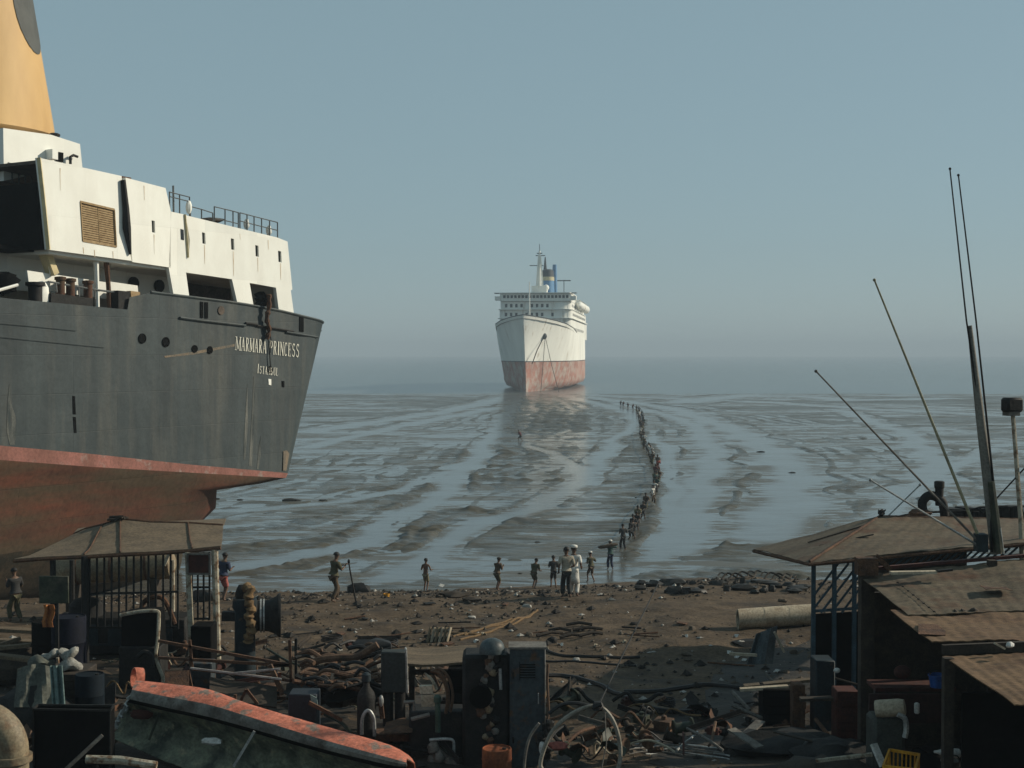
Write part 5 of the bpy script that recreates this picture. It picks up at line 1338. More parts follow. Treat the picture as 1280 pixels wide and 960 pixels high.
gr = [[p + Vector((0, .05 * value_noise(np.array([p.x * 3]), np.array([p.z * 3]), 9)[0], 0)) for p in r_] for r_ in gr]
m_moss = mat('mossy_inside', (.20, .21, .14), (.040, .046, .034), scale=2.2, rough=.6, bump=.8, c3=(.26, .23, .15), s3=4.5, cut=.62, wide=.05)
mb = MB(); mb.sheet(gr, .02); mb.build('inside_shell', m_moss, lb)
mb = MB(); mb.bar(P(318, 914, 25.6), P(292, 958, 25.55), .045); mb.build('rib', m_bright, lb)
mb = MB(); mb.bar(P(200, 890, 27.1), P(186, 925, 27.0), .04); mb.build('rib', m_grn, lb)
mb = MB()
for k in range(9): mb.tube([P(166 - 4 * k + random.uniform(-2, 2), 868 + 6.5 * k, 27.5), P(160 - 3 * k + random.uniform(-3, 5), 873 + 7 * k, 27.45), P(158 - 3.6 * k + 6, 877 + 6.5 * k, 27.4)], .03, 5)
mb.bar(P(166, 866, 27.52), P(132, 930, 27.4), .05); mb.build('torn_edge', m_bright, lb)
mb = MB(); mb.ball(P(265, 927, 26.3), (.2, .06, .07), 9, 5, 3, .3); mb.build('white_flake', m_white2, lb)
mb = MB(); mb.ball(P(176, 893, 27.2), (.22, .06, .1), 9, 5, 6, .25); mb.build('flaked_patch', m_redox, lb)
# ------------------------------------------------------------------ steel frames and scrap in the middle yard
def bars(name, label, cat, lst, m, w=.045, Y=31, group=None, round_=False):
    mb = MB()
    for x0, y0, x1, y1, *d in lst:
        Y0 = d[0] if d else Y; Y1 = d[1] if len(d) > 1 else Y0
        (mb.tube([P(x0, y0, Y0), P(x1, y1, Y1)], w / 2, 6) if round_ else mb.bar(P(x0, y0, Y0), P(x1, y1, Y1), w))
    return single(mb, name, m, label, cat, None, group, smooth=round_)
bars('scrap_rack', 'rusty angle iron frame lying behind the orange-edged lifeboat wreck', 'frame', [(198, 801, 362, 831), (198, 822, 362, 832), (240, 836, 352, 849), (235, 838, 240, 862), (352, 849, 372, 853), (236, 862, 372, 874), (362, 800, 364, 856), (240, 836, 237, 800), (362, 831, 337, 832)], m_rust, .06, 31)
bars('steel_bar', 'pale steel bar propped slanting against the rusty angle frame', 'bar', [(337, 831, 354, 868, 30.6)], m_hose, .10)
bars('steel_bar', 'bent steel angle forming an upturned V beside the lifeboat wreck', 'bar', [(298, 882, 308, 862, 29.5), (308, 862, 322, 880, 29.5), (294, 898, 294, 868, 29.4)], m_rust, .06)
bars('steel_bar', 'thin pale rod lying across the rusty frame', 'bar', [(238, 835, 352, 849, 30.2), (286, 842, 350, 836, 30.2)], m_bright, .035)
bars('steel_post', 'thin dark iron post standing alone on the earth beyond the frames', 'post', [(370, 798, 370, 858, 32)], m_iron, .06)
gb = gbox('crate', 238, 264, 829, 31.6, .5, m_cab, 'small blue grey crate inside the rusty frame', 'crate')
gb = gbox('steel_bin', 238, 264, 783, 34.6, .7, m_black, 'black steel box between the two white shelter posts', 'bin')
mb = MB(); rows = [[P(206 + 30 * u, 838 + 34 * v, 30.8 - .6 * v) for u in (0, .5, 1)] for v in (0, .5, 1)]
mb.sheet(rows, .03); single(mb, 'steel_plate', m_rust, 'rusty plate leaning inside the frame by the lifeboat wreck', 'plate')
mb = MB(); rows = [[P(262 + 84 * u, 846 + 12 * u + 26 * v, 30.9 - .8 * v + .1 * math.sin(u * 6)) for u in (0, .25, .5, .75, 1)] for v in (0, .5, 1)]
mb.sheet(rows, .03); single(mb, 'steel_plate', m_dwood, 'dark warped plate lying inside the rusty angle frame', 'plate')
# hull-plate box with bright flank
bx = gbox('toolbox', 360, 396, 868, 28.2, .55, mat('slate_blue', (.016, .024, .034), rough=.7), 'slate blue box with a pale flank behind the lifeboat wreck', 'toolbox')
mb = MB(); mb.prism([P(388, 868, 28.17), P(396, 872, 28.17), P(398, 884, 28.17), P(390, 882, 28.17)], Vector((0, -.03, 0))); mb.build('pale_flank', m_cyan, bx, smooth=False)
# tangled heap of pipes, hoses and bars
rd = random.Random(21)
kinds = [('scrap_pipe', m_rust, 'rusty pipe'), ('scrap_pipe', m_hose, 'brown pipe'), ('scrap_pipe', m_iron, 'dark pipe'), ('hose', m_blackhose, 'black hose'), ('hose', m_hose, 'brown hose')]
for i in range(64):
    nm, m_, wd = kinds[i % 5]
    cx_, cy_ = rd.uniform(382, 476), rd.uniform(806, 862); Y = lerp(32, 29.3, (cy_ - 806) / 56)
    a = rd.uniform(-.5, .6); L_ = rd.uniform(16, 46)
    p, q = P(cx_ - L_ / 2 * math.cos(a), cy_ + L_ / 2 * math.sin(a) * .7, Y + rd.uniform(-.3, .3)), P(cx_ + L_ / 2 * math.cos(a), cy_ - L_ / 2 * math.sin(a) * .7, Y + rd.uniform(-.3, .3))
    for v in (p, q): v.z = max(v.z, gz(v.x, v.y) + .05)
    mb = MB(); mid = (p + q) / 2 + ZV * (rd.uniform(.05, .25) if nm == 'hose' else .0)
    mb.tube(smoothpts([p, mid, q], 5) if nm == 'hose' else [p, q], rd.uniform(.03, .055), 6)
    single(mb, nm, m_, '%s lying in the tangled scrap heap behind the lifeboat wreck' % wd, 'hose' if nm == 'hose' else 'pipe', None, 'pipes and hoses of the tangled scrap heap')
mb = MB(); mb.ball(P(425, 858, 30.6), (1.05, .7, .34), 22, 10, 4, .35); single(mb, 'scrap_pile', m_iron, 'dark scrap mass at the core of the tangled pipe heap', 'scrap')
mb = MB(); mb.tube(smoothpts([P(384, 838, 31), P(396, 826, 31), P(420, 822, 31), P(445, 821, 31), P(462, 812, 31), P(472, 806, 31)], 5), .085, 8); single(mb, 'scrap_pipe', m_hose, 'thick brown pipe arching over the top of the tangled heap', 'pipe')
mb = MB(); mb.ball(P(465, 807, 32), (.5, .3, .14), 10, 6, 8, .3); single(mb, 'cloth', m_blackhose, 'dark crumpled cloth on top of the tangled scrap heap', 'cloth')
bars('steel_bar', 'long rusty bar sloping down in front of the tangled heap', 'bar', [(386, 878, 428, 900, 28)], m_rust, .07)
# grey board on dark cylinders with a bright pipe
sw = thing('switch_box', 'dark grey switch box standing tall on two cylinders with a bright thin pipe', 'switch box', group_at(492, 28.6))
a, b = P(476, 815, 28.6), P(508, 866, 28.6)
mb = MB(); mb.box(((a.x + b.x) / 2, 28.75, (a.z + b.z) / 2), (b.x - a.x, .3, a.z - b.z)); mb.build('box', m_cab if False else mat('sooty_grey', (.035, .042, .040), (.02, .024, .023), scale=2, rough=.7), sw, bevel=.02)
for x in (485, 500):
    mb = MB(); p = P(x, 864, 28.75); mb.tube([p, Vector((p.x, p.y, org(sw).z - .1))], .11, 12); mb.build('cylinder', m_iron, sw)
mb = MB(); mb.tube([P(507.5, 813, 28.5), P(509.5, 866, 28.5)], .022, 6); mb.tube([P(507.5, 813, 28.5), P(507, 810, 28.6)], .022, 6); mb.build('thin_pipe', m_bright, sw)
mb = MB(); mb.box(((a.x + b.x) / 2, 28.5, P(0, 915, 28.5).z), (1.3, .9, .14)); mb.build('base', m_rust, sw)
# gas bottle with a bail
gb = thing('gas_bottle', 'dark gas bottle with a valve and a pale bent bail pipe in front', 'gas bottle', group_at(458, 28))
p = P(458, 858, 28); zb = P(0, 925, 28).z
mb = MB(); mb.lathe((p.x, 28, zb), [(.17, 0), (.19, .05), (.19, p.z - zb - .25), (.16, p.z - zb - .12), (.07, p.z - zb), (.06, p.z - zb + .1)], 16); mb.build('bottle', m_iron, gb)
mb = MB(); mb.lathe((p.x, 28, p.z + .08), [(.05, 0), (.09, .03), (.09, .16), (.04, .2)], 10); mb.build('valve', m_teal, gb)
mb = MB(); mb.tube(smoothpts([P(452, 918, 27.7), P(453, 898, 27.7), P(460, 888, 27.7), P(467, 898, 27.7), P(468, 920, 27.7)], 6), .035, 7); mb.build('bail', m_bright, gb)
bars('steel_bar', 'short rusty bar with a bright tip beside the gas bottle', 'bar', [(475, 872, 478, 898, 28.1)], m_rust, .09)
mb = MB(); mb.ball(P(476.5, 876, 28), (.05, .05, .12), 8, 5); single(mb, 'bolt', m_bright, 'bright bolt stuck beside the gas bottle', 'bolt')
# pump unit with label plates, valve stem and handle
pu = thing('pump', 'oily pump with two buff plates, a green valve stem and a bent handle', 'pump', group_at(535, 27.6))
zb = P(0, 975, 27.4).z
mb = MB(); a = P(512, 880, 27.8); b = P(580, 880, 27.8); mb.box(((a.x + b.x) / 2, 27.9, (a.z + zb) / 2 - .1), (b.x - a.x, .7, a.z - zb)); mb.build('body', m_iron, pu, bevel=.05)
for x0, y0, x1, y1 in ((524, 858, 540, 867), (526, 869, 543, 883)):
    mb = MB(); mb.prism([P(x0, y0, 27.45), P(x1, y0 - .6, 27.45), P(x1 + 1, y1, 27.45), P(x0 + 1, y1 + .6, 27.45)], Vector((0, .12, 0))); mb.build('buff_plate', m_concr, pu, smooth=False)
mb = MB(); mb.tube([P(547, 878, 27.3), P(547.5, 915, 27.3)], .055, 8); mb.lathe(P(547, 874, 27.3), [(.05, -.08), (.075, -.05), (.075, .05), (.03, .09)], 10); mb.build('valve_stem', mat('pale_green', (.06, .10, .075), (.03, .055, .04), scale=5, rough=.6), pu)
mb = MB(); mb.tube(smoothpts([P(537, 925, 27.2), P(548, 924, 27.2), P(562, 924, 27.2), P(567, 928, 27.2), P(567, 944, 27.2)], 4), .03, 7); mb.build('handle', m_bright, pu)
mb = MB()
for x, y, r_ in ((542, 935, .12), (549, 946, .13), (540, 950, .1), (560, 953, .10), (568, 955, .11)): mb.ball(P(x, y, 27.2), (r_, r_, r_ * 1.1), 9, 6, int(x), .15)
mb.bar(P(542, 935, 27.25), P(568, 955, 27.25), .15); mb.build('fittings', m_greyp, pu)
mb = MB(); mb.tube([P(505, 878, 27.3), P(517, 877, 27.3), P(519, 888, 27.3)], .035, 6); mb.tube([P(514, 899, 27.2), P(537, 893, 27.2)], .04, 6); mb.build('side_pipe', m_greyp, pu)
mb = MB(); mb.prism([P(480, 911, 27.5), P(502, 905, 27.8), P(515, 911, 27.5), P(515, 916, 27.3), P(480, 916, 27.3)], Vector((0, .5, 0))); single(mb, 'steel_plate', m_rust, 'small rusty plate with a raised corner beside the pump', 'plate', smooth=False)
for i, (pp_, m_, r_) in enumerate((([(538, 838), (550, 842), (558, 858), (560, 878), (556, 900), (562, 915)], m_hose, .045), ([(530, 842), (540, 850), (546, 862)], m_pale_paint, .03), ([(560, 892), (566, 905), (572, 918), (570, 930)], m_blackhose, .05), ([(544, 836), (553, 838), (562, 850), (566, 870), (563, 890)], m_hose, .03))):
    mb = MB(); mb.tube(smoothpts([P(x, y, 27.6) for x, y in pp_], 5), r_, 7)
    single(mb, 'hose', m_, ['brown hose curving down behind the green valve stem', 'short pale hose above the buff plates of the pump', 'black hose drooping beside the green valve stem', 'thin brown hose outermost of the arcs over the pump'][i], 'hose')
# brown plate on trestles behind
mb = MB(); rows = [[P(506 + 90 * u, 832 - 21 * v + 2 * math.sin(u * 5), 29.2 + 1.6 * v) for u in (0, .25, .5, .75, 1)] for v in (0, .5, 1)]
mb.sheet(rows, .05); tb = single(mb, 'workbench', m_wood, 'long brown bench plank behind the pump and the engine', 'bench')
mb = MB()
for x in (515, 588): p = P(x, 826, 30); mb.bar(p, Vector((p.x, 30, gz(p.x, 30) - .1)), .12)
mb.bar(P(515, 840, 30), P(588, 840, 30), .1); mb.build('trestle', m_dwood, tb)
gbox('crate', 560, 600, 836, 29.0, .8, m_black, 'soot-black crate under the brown bench plank', 'crate')
# engine: dark block, domed air cleaner, pale mottled castings
en = thing('engine', 'upright oily engine with a grey domed cap and pale mottled castings', 'engine', group_at(612, 27))
zb = P(0, 975, 27).z
mb = MB(); a = P(578, 818, 27.2); b = P(637, 818, 27.2); mb.box(((a.x + b.x) / 2, 27.5, (a.z + zb) / 2), (b.x - a.x, .8, a.z - zb)); mb.build('block', m_iron, en, bevel=.06)
mb = MB(); c = P(615, 812, 27.1); mb.lathe(c - ZV * .06, [(.25, 0), (.25, .05), (.235, .14), (.19, .22), (.1, .27), (.02, .285)], 20); mb.build('domed_cap', mat('dome_grey', (.075, .10, .105), (.03, .04, .043), scale=3, rough=.5), en)
rd = random.Random(3)
for i, (x, y, r_) in enumerate([(rd.gauss(613, 6), yy, rd.uniform(.045, .10)) for yy in (820, 823, 826, 829, 832, 836, 840, 845, 851, 858, 866, 871, 876, 881, 886, 890, 895, 900, 905, 910, 914, 918, 921, 925)]):
    mb = MB(); mb.ball(P(x, y, 27.02), (r_, r_ * .7, r_ * rd.uniform(.8, 1.2)), 10, 6, i, .22)
    mb.build('casting', [m_greyp, m_iron, m_beige, m_rust][i % 4], en)
mb = MB(); mb.tube([P(625, 836, 26.95), P(626, 862, 26.95)], .03, 6); mb.build('bright_rod', m_bright, en)
mb = MB(); mb.lathe(P(601, 870, 26.95), [(.05, 0), (.22, .02), (.22, .1), (.05, .12)], 18, (0, -1, 0)); mb.build('flywheel', m_black, en)
drum(621, 935, 26.3, .28, mat('rust_orange_drum', (.30, .085, .03), (.13, .04, .018), scale=3, rough=.8), 'rust orange drum in front of the oily engine')
# blue grey cabinet
cb = thing('cabinet', 'tall blue grey steel cabinet standing beside the oily engine', 'cabinet', group_at(660, 27))
zb = gz(.3, 27) - .1
mb = MB(); a, b = P(637, 811, 27), P(682, 813, 27); mb.box(((a.x + b.x) / 2, 27.25, (a.z + zb) / 2), (b.x - a.x, .5, a.z - zb)); mb.build('body', m_cab, cb, bevel=.015)
mb = MB(); mb.box(((a.x + b.x) / 2, 27.25, a.z + .015), (b.x - a.x + .04, .56, .04)); mb.build('top_plate', m_greyp, cb)  # lighter paint than the body, standing in for the sunlit top
mb = MB(); mb.box(((a.x + b.x) / 2, 26.985, (a.z + zb) / 2), (b.x - a.x - .12, .02, a.z - zb - .3)); dr = mb.build('door', m_cab, cb)
mb = MB()
for k in range(6): mb.box(((a.x + b.x) / 2, 26.97, a.z - .3 - .05 * k), (.3, .015, .018))
mb.bar(((a.x + b.x) / 2 - .15, 26.972, a.z - .25), ((a.x + b.x) / 2 - .15, 26.972, a.z - .6), .012); mb.build('vent_slots', m_black, dr, smooth=False)
mb = MB(); mb.tube([(b.x - .14, 26.95, a.z - .85), (b.x - .14, 26.91, a.z - .88), (b.x - .14, 26.91, a.z - 1.02), (b.x - .14, 26.95, a.z - 1.05)], .012, 6); mb.build('handle', m_bright, dr)
for k in (.25, 1.5):
    mb = MB(); mb.tube([(a.x + .07, 26.96, a.z - .2 - k), (a.x + .07, 26.96, a.z - .32 - k)], .018, 6); mb.build('hinge', m_iron, dr)
mb = MB(); mb.tube([P(685, 830, 27.0), P(684, 850, 26.95), P(686, 890, 26.95), P(682, 912, 26.9)], .025, 6); mb.build('conduit', m_hose, cb)
mb = MB()
for k in range(9): mb.ball(P(679 + random.uniform(-5, 8), 905 + 5 * k, 26.7), (.09, .08, .09), 8, 5, k, .3)
mb.bar(P(680, 905, 26.75), P(680, 948, 26.75), .08); single(mb, 'chain_heap', m_iron, 'dark chain heaped against the foot of the blue grey cabinet', 'chain')
mb = MB(); mb.ball(P(697, 932, 26.5), (.2, .12, .08), 9, 5, 4, .2); single(mb, 'rag', mat('dull_red_rag', (.28, .08, .06), rough=.95), 'dull red rag at the foot of the cabinet inside the hoop', 'rag')
mb = MB(); mb.ball(P(677, 936, 26.5), (.06, .05, .14), 8, 5, 4, .2); single(mb, 'bottle', m_white2, 'pale bottle beside the dark chain heap', 'bottle')
# hoop of pale hose tied at the top, with a thin rod and cords
def hoop(pxs, Y, r_, m, label, nm='hoop', cat='hoop', closed=False):
    mb = MB(); mb.tube(smoothpts([P(x, y, Y + dy) for x, y, dy in pxs], 6), r_, 7, closed=closed); return single(mb, nm, m, label, cat)
hoop([(700, 985, 0), (680, 965, 0), (676, 950, -.0), (690, 915, 0), (715, 892, 0), (744, 882, 0), (762, 894, 0), (773, 920, .0), (775, 950, 0), (765, 985, 0)], 25.2, .04, mat('pale_hoop', (.30, .27, .22), (.17, .15, .12), scale=5, rough=.6), 'large pale upright hoop tied at its top with cord')
hoop([(655, 985, 0), (656, 950, 0), (662, 922, 0), (674, 904, 0)], 25.6, .03, m_greyp, 'thin grey arc standing in front of the blue grey cabinet', 'hose', 'hose')
hoop([(686, 892, 0), (702, 881, 0), (722, 879, 0), (742, 884, 0)], 25.3, .035, m_blackhose, 'black hose bowing from the cabinet to the top of the hoop', 'hose', 'hose')
mb = MB(); mb.ball(P(747, 883, 25.1), (.11, .08, .08), 9, 6, 2, .35); mb.tube([P(742, 884, 25.05), P(752, 880, 25.05)], .05, 6); single(mb, 'cord_knot', m_blackhose, 'dark cord knotted round the top of the pale hoop', 'knot')
mb = MB(); mb.tube([P(748, 882, 25.2), P(786, 803, 30), P(824, 727, 37)], .016, 5); single(mb, 'guy_wire', m_iron, 'thin taut wire rising from the hoop across the beach', 'wire')
mb = MB(); mb.tube([P(756, 890, 25.1), P(758, 930, 25), P(748, 980, 25)], .012, 5); single(mb, 'cord', m_greyp, 'thin grey cord hanging inside the pale hoop', 'cord')
# hoses and cables lying on the earth
def ground_line(pxs, r_, m, nm, label, cat, n=6, lift=.0, group=None):
    pts = smoothpts([gp(x, y) for x, y in pxs], n); out = []
    for p in pts: out.append(Vector((p.x, p.y, gz(p.x, p.y) + r_ * .7 + lift)))
    mb = MB(); mb.tube(out, r_, 6); return single(mb, nm, m, label, cat, None, group)
ground_line([(658, 808), (672, 806), (690, 818), (720, 822), (760, 823), (800, 823)], .045, m_blackhose, 'hose', 'black hose running level along the earth beyond the cabinet', 'hose')
ground_line([(682, 828), (720, 828), (760, 831), (795, 833)], .03, m_blackhose, 'cable', 'thin black cable next below the level black hose', 'cable')
ground_line([(684, 847), (712, 848), (742, 856), (770, 869), (795, 882), (830, 891), (880, 888)], .06, m_blackhose, 'hose', 'thick black hose curving down towards the shaded ground', 'hose')
ground_line([(780, 867), (840, 864), (885, 858), (925, 862)], .06, m_blackhose, 'hose', 'dark hose lying straight across the bare earth', 'hose')
for i, q in enumerate(([(566, 797), (600, 788), (640, 778), (672, 764)], [(575, 801), (615, 790), (650, 777), (668, 766)], [(560, 793), (602, 793), (632, 783), (660, 771)], [(580, 795), (610, 784), (640, 775)])):
    ground_line(q, .035, m_rope, 'rope', ['upper strand of the brown ropes on the open beach', 'lowest strand of the brown ropes on the open beach', 'middle strand of the brown ropes on the open beach', 'shortest strand of the brown ropes on the open beach'][i], 'rope', group='brown ropes on the beach')
for i in range(9):
    y0 = 928 + 2.6 * (i % 5); x0 = 786 + 7 * (i % 4)
    ground_line([(x0, y0 + 8), (x0 + 40, y0 + 6 - i % 3), (x0 + 75, y0 + 10), (x0 + 105, y0 + 12 + i % 4)], .016, m_bright if i % 2 else m_greyp, 'cable', ('pale wire' if i % 2 else 'grey wire') + ' in the loose bundle on the shaded ground', 'cable', lift=.04 * (i % 3), group='loose bundle of wires')
ground_line([(846, 946), (862, 932), (872, 922)], .025, m_bright, 'steel_bar', 'bright short rod sticking out of the loose wires', 'bar', lift=.1)
# ribbed radiator and low plates
ra = thing('radiator', 'small ribbed radiator with six pale fins on the open beach', 'radiator', gp(546, 803))
q = gp(546, 803)
for i in range(6):
    x = 534 + 5 * i; mb = MB(); a = P(x, 803, q.y); b = P(x + 4.5, 784, q.y + .1); a.z = max(a.z, gz(a.x, a.y)); mb.bar(a, b, .045, .07); mb.build('fin', m_concr if i % 2 else m_beige, ra)
mb = MB(); mb.bar(P(533, 799, q.y + .12), P(564, 798, q.y + .12), .12); mb.build('header', m_iron, ra)
# ------------------------------------------------------------------ sheet-roofed sheds on the right
def corr(p00, p01, p10, p11, nu, nv, amp, ribs, seed=0):
    """bilinear sheet with shallow corrugations running front to back"""
    rd = random.Random(seed); rows = []
    for j in range(nv + 1):
        v = j / nv; row = []
        for i in range(nu + 1):
            u = i / nu; p = (p00.lerp(p01, u)).lerp(p10.lerp(p11, u), v)
            p.z += amp * math.sin(u * ribs * 2 * math.pi) + .035 * float(value_noise(np.array([p.x * .9]), np.array([p.y * .9]), 90 + seed)[0]) + .015 * float(value_noise(np.array([p.x * 3]), np.array([p.y * 2]), 80 + seed)[0])
            row.append(p)
        rows.append(row)
    return rows
# --- far shed: hipped sheet roof, blue lattice screen
fs = thing('lattice_shed', 'shed with a hipped rusty sheet roof and blue lattice screens near the waterline', 'shed', group_at(1060, 33.5))
R0, R1, R2 = P(1100, 646, 36), P(1290, 650, 36), P(1300, 650.5, 36)
E0, E1, E2 = P(1012, 703.5, 32.4), P(1290, 677, 32.4), P(1310, 675.5, 32.4)
T0 = P(942, 687, 36.8); T1 = P(1060, 664, 39.6)
mb = MB(); mb.sheet(corr(T0, E0, P(1096, 645.5, 36.0), P(1104, 647, 36.0), 14, 6, .005, 5, 1), .02); mb.build('hip_roof', m_tin, fs, angle=50)
mb = MB(); mb.sheet(corr(E0, E2, R0, R2, 60, 8, .006, 13, 2), .02); mb.build('front_roof', m_tin, fs, angle=50)
mb = MB(); mb.sheet(corr(R0, R2, T1 + Vector((0, 1, -.3)), P(1285, 664, 40.5), 30, 4, .014, 14, 3), .02); mb.build('back_roof', m_tin, fs, angle=50)
mb = MB(); mb.tube([R0, R2], .05, 6); mb.tube([R0 + ZV * .02, E0 + ZV * .03], .035, 6); mb.build('ridge_cap', m_rust, fs)
mb = MB(); mb.bar(P(1024, 682, 34.4), P(1092, 668, 34.2), .06, .03); mb.bar(P(1010, 678, 35), P(1086, 655, 35.4), .05, .03); mb.build('roof_batten', m_dwood, fs)
mb = MB(); mb.tube([T0 - ZV * .04, E0 - ZV * .04, E2 - ZV * .04], .045, 6); mb.build('eave_bar', m_rust, fs)
m_lat = mat('lattice_blue', (.045, .09, .12), (.025, .05, .065), scale=4, rough=.7)
for x in (1017, 1043, 1068):
    p = P(x, 703, 32.9); mb = MB(); mb.bar(p + ZV * .1, Vector((p.x, p.y, gz(p.x, p.y) - .1)), .09); mb.build('post', m_lat, fs)
mb = MB()
for i in range(7):
    x = 1000 + 13 * i; a = P(max(x, 1015), 766 if x >= 1015 else 766 - (1015 - x) * 1.25, 32.95); b = P(min(x + 48, 1074), 704 if x + 48 <= 1074 else 704 + (x + 48 - 1074) * 1.25, 32.95)
    if b.z > a.z: mb.bar(a, b, .045)
mb.bar(P(1015, 706, 32.95), P(1074, 701, 32.95), .06); mb.bar(P(1015, 764, 32.95), P(1074, 760, 32.95), .06); mb.build('lattice', m_lat, fs)
mb = MB()
for i in range(17):
    x = 1108 + 9.5 * i; ye = 703.5 - (x - 1012) * .0953; mb.bar(P(x, ye + 15, 33), P(x + 12, ye + 4, 33), .04)
mb.bar(P(1104, 710, 33), P(1280, 693, 33), .05); mb.bar(P(1104, 698.5, 33.02), P(1280, 682, 33.02), .04); mb.build('front_lattice', m_lat, fs)
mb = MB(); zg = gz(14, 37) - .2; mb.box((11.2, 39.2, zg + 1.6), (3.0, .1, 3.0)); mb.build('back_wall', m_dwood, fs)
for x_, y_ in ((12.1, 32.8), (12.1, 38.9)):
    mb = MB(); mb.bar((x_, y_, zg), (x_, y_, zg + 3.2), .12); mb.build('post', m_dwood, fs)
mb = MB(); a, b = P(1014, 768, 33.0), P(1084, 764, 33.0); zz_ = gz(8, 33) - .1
mb.prism([a, b, Vector((b.x, b.y, zz_)), Vector((a.x, a.y, zz_))], Vector((0, .05, 0))); mb.build('added_dark_interior_sheet', m_black, fs, smooth=False)  # added black sheet standing in for the dark interior below the lattice
# a dark pipe with a bend standing above the ridge
ex = thing('vent_pipe', 'black bent vent pipe standing above the ridge of the lattice shed', 'pipe', P(1170, 648, 36.2))
mb = MB(); Yv = 36.3; mb.tube(smoothpts([P(1154, 640, Yv), P(1153, 628, Yv), P(1160, 620, Yv), P(1170, 621, Yv), P(1178, 628, Yv), P(1181, 645, Yv)], 5), .12, 10); mb.build('bend', m_iron, ex)
mb = MB(); mb.lathe(P(1174, 632, Yv), [(.10, 0), (.11, .45), (.13, .47), (.13, .62), (.09, .64)], 12); mb.build('stack', m_iron, ex)
mb = MB(); mb.ball(P(1150, 645, Yv - .1), (.35, .2, .16), 10, 6, 2, .25); mb.build('collar', m_rust, ex)
mb = MB(); mb.tube([P(1110, 645, 36), P(1150, 606, 36)], .02, 5); mb.ball(P(1150, 606, 36), .04, 6, 4); single(mb, 'thin_mast', m_bright, 'short pale rod leaning up beside the black vent pipe', 'rod')
mb = MB(); mb.ball(P(1102, 641, 35.9), (.08, .08, .1), 7, 5, 1, .3); mb.tube([P(1098, 637, 35.9), P(1103, 645, 35.9)], .02, 5); mb.tube([P(1107, 637, 35.9), P(1101, 645, 35.9)], .02, 5); single(mb, 'iron_finial', m_iron, 'small iron tangle on the ridge end of the lattice shed', 'scrap')
# dark gear heap and rail behind the ridge
ml = thing('machinery', 'dark machinery heaped behind the shed ridge with a railing along it', 'machinery', P(1250, 650, 38))
rd = random.Random(12); mb = MB()
mb.bar(P(1195, 648, 38), P(1400, 646, 38), .3)
for i in range(16): p = P(1195 + 12 * i, 645 + rd.uniform(-6, 3), 38); mb.box(p, (rd.uniform(.2, .5), .5, rd.uniform(.15, .45)), rotz(rd.uniform(-.5, .5)))
mb.build('gear', m_iron, ml)
mb = MB(); mb.tube(smoothpts([P(1112, 648, 37), P(1150, 641, 37), P(1200, 639, 37), P(1290, 632, 37)], 4), .03, 6); mb.tube([P(1180, 646, 37), P(1225, 634, 37), P(1260, 633, 37)], .025, 6)
for x in (1225, 1268): mb.bar(P(x, 634, 37), P(x, 652, 37), .05)
mb.build('rail', m_iron, ml)
# lamp post
lp = thing('floodlight', 'floodlight on a thin leaning pole above the sheds', 'lamp', P(1272, 650, 33))
mb = MB(); mb.tube([P(1266, 518, 33), P(1276, 650, 33), P(1278, 700, 33)], [.05, .06, .07], 8); mb.build('pole', m_pale_paint, lp)
mb = MB(); c = P(1265, 506, 33); mb.box(c, (.44, .32, .34), rotz(.3)); mb.build('lamp_housing', m_iron, lp, bevel=.05)
mb = MB(); mb.box(P(1264, 517, 33), (.3, .26, .10), rotz(.3)); mb.build('lamp_base', m_greyp, lp)
mb = MB(); mb.tube([P(1228, 642, 33), P(1290, 575, 33)], .02, 5); mb.build('stay', m_iron, lp)

# --- near shed: three low overlapping sheets on posts
ns = thing('sheet_shed', 'low shed of overlapping brown roof sheets on dark posts at the near corner', 'shed', group_at(1180, 26))
def nsheet(nm, a, b, c, d, ribs, seed, m=m_tin):
    mb = MB(); mb.sheet(corr(a, b, c, d, 90, 14, .006, ribs, seed), .02); return mb.build(nm, m, ns, angle=50)
XR = 1560
r1 = nsheet('roof_sheet', P(1072, 716, 28), P(XR, 676, 28), P(1135, 769, 25.3), P(XR, 752, 25.3), 26, 1)
m_tin2 = mat('roof_sheet_tan', (.175, .105, .055), (.11, .066, .036), scale=1.3, stretch=(.25, 1.6, 1), rough=.85, bump=.25, c3=(.085, .042, .022), s3=1.1, cut=.60, wide=.08)
r2 = nsheet('roof_sheet', P(1113, 764, 25.7), P(XR, 752, 25.7), P(1165, 804, 23.5), P(XR, 788, 23.5), 24, 2, m_tin2)
r3 = nsheet('roof_sheet', P(1178, 819, 23.3), P(XR, 804, 23.3), P(1268, 880, 20.6), P(XR, 865, 20.6), 22, 3, m_tin2)
mb = MB(); mb.bar(P(1076, 712, 28.05), P(XR, 671, 28.05), .12, .06); mb.build('ridge_board', m_redox, ns)
mb = MB(); a, b = P(1113, 716, 27.2), P(1170, 715, 27.2); mb.bar(a, b, .16, .05); mb.build('white_board', m_concr, r1)
mb = MB(); mb.bar(P(1172, 714, 27.15), P(1190, 712, 27.15), .10, .04); mb.build('dark_board', m_iron, r1)
def rpt(x, y): 
    d = ray(x, y); a, b, c = P(1072, 716, 28), P(XR, 676, 28), P(1135, 769, 25.3); n = (b - a).cross(c - a); return CAM + d * ((a - CAM).dot(n) / d.dot(n)) + ZV * .03
mb = MB()
for i in range(9):
    p = rpt(1122 + 6.5 * i, 730 + 5.2 * i); mb.box(p, (.035, .04, .02))
mb.bar(rpt(1122, 730), rpt(1174, 771.6), .006); mb.build('nail_row', m_iron, r1)
mb = MB()
rd = random.Random(9)
pts = [P(1192 + 9 * i + rd.uniform(-2, 2), 767 - 2 * math.sin(i) + rd.uniform(-2, 2), 25.4) for i in range(8)]
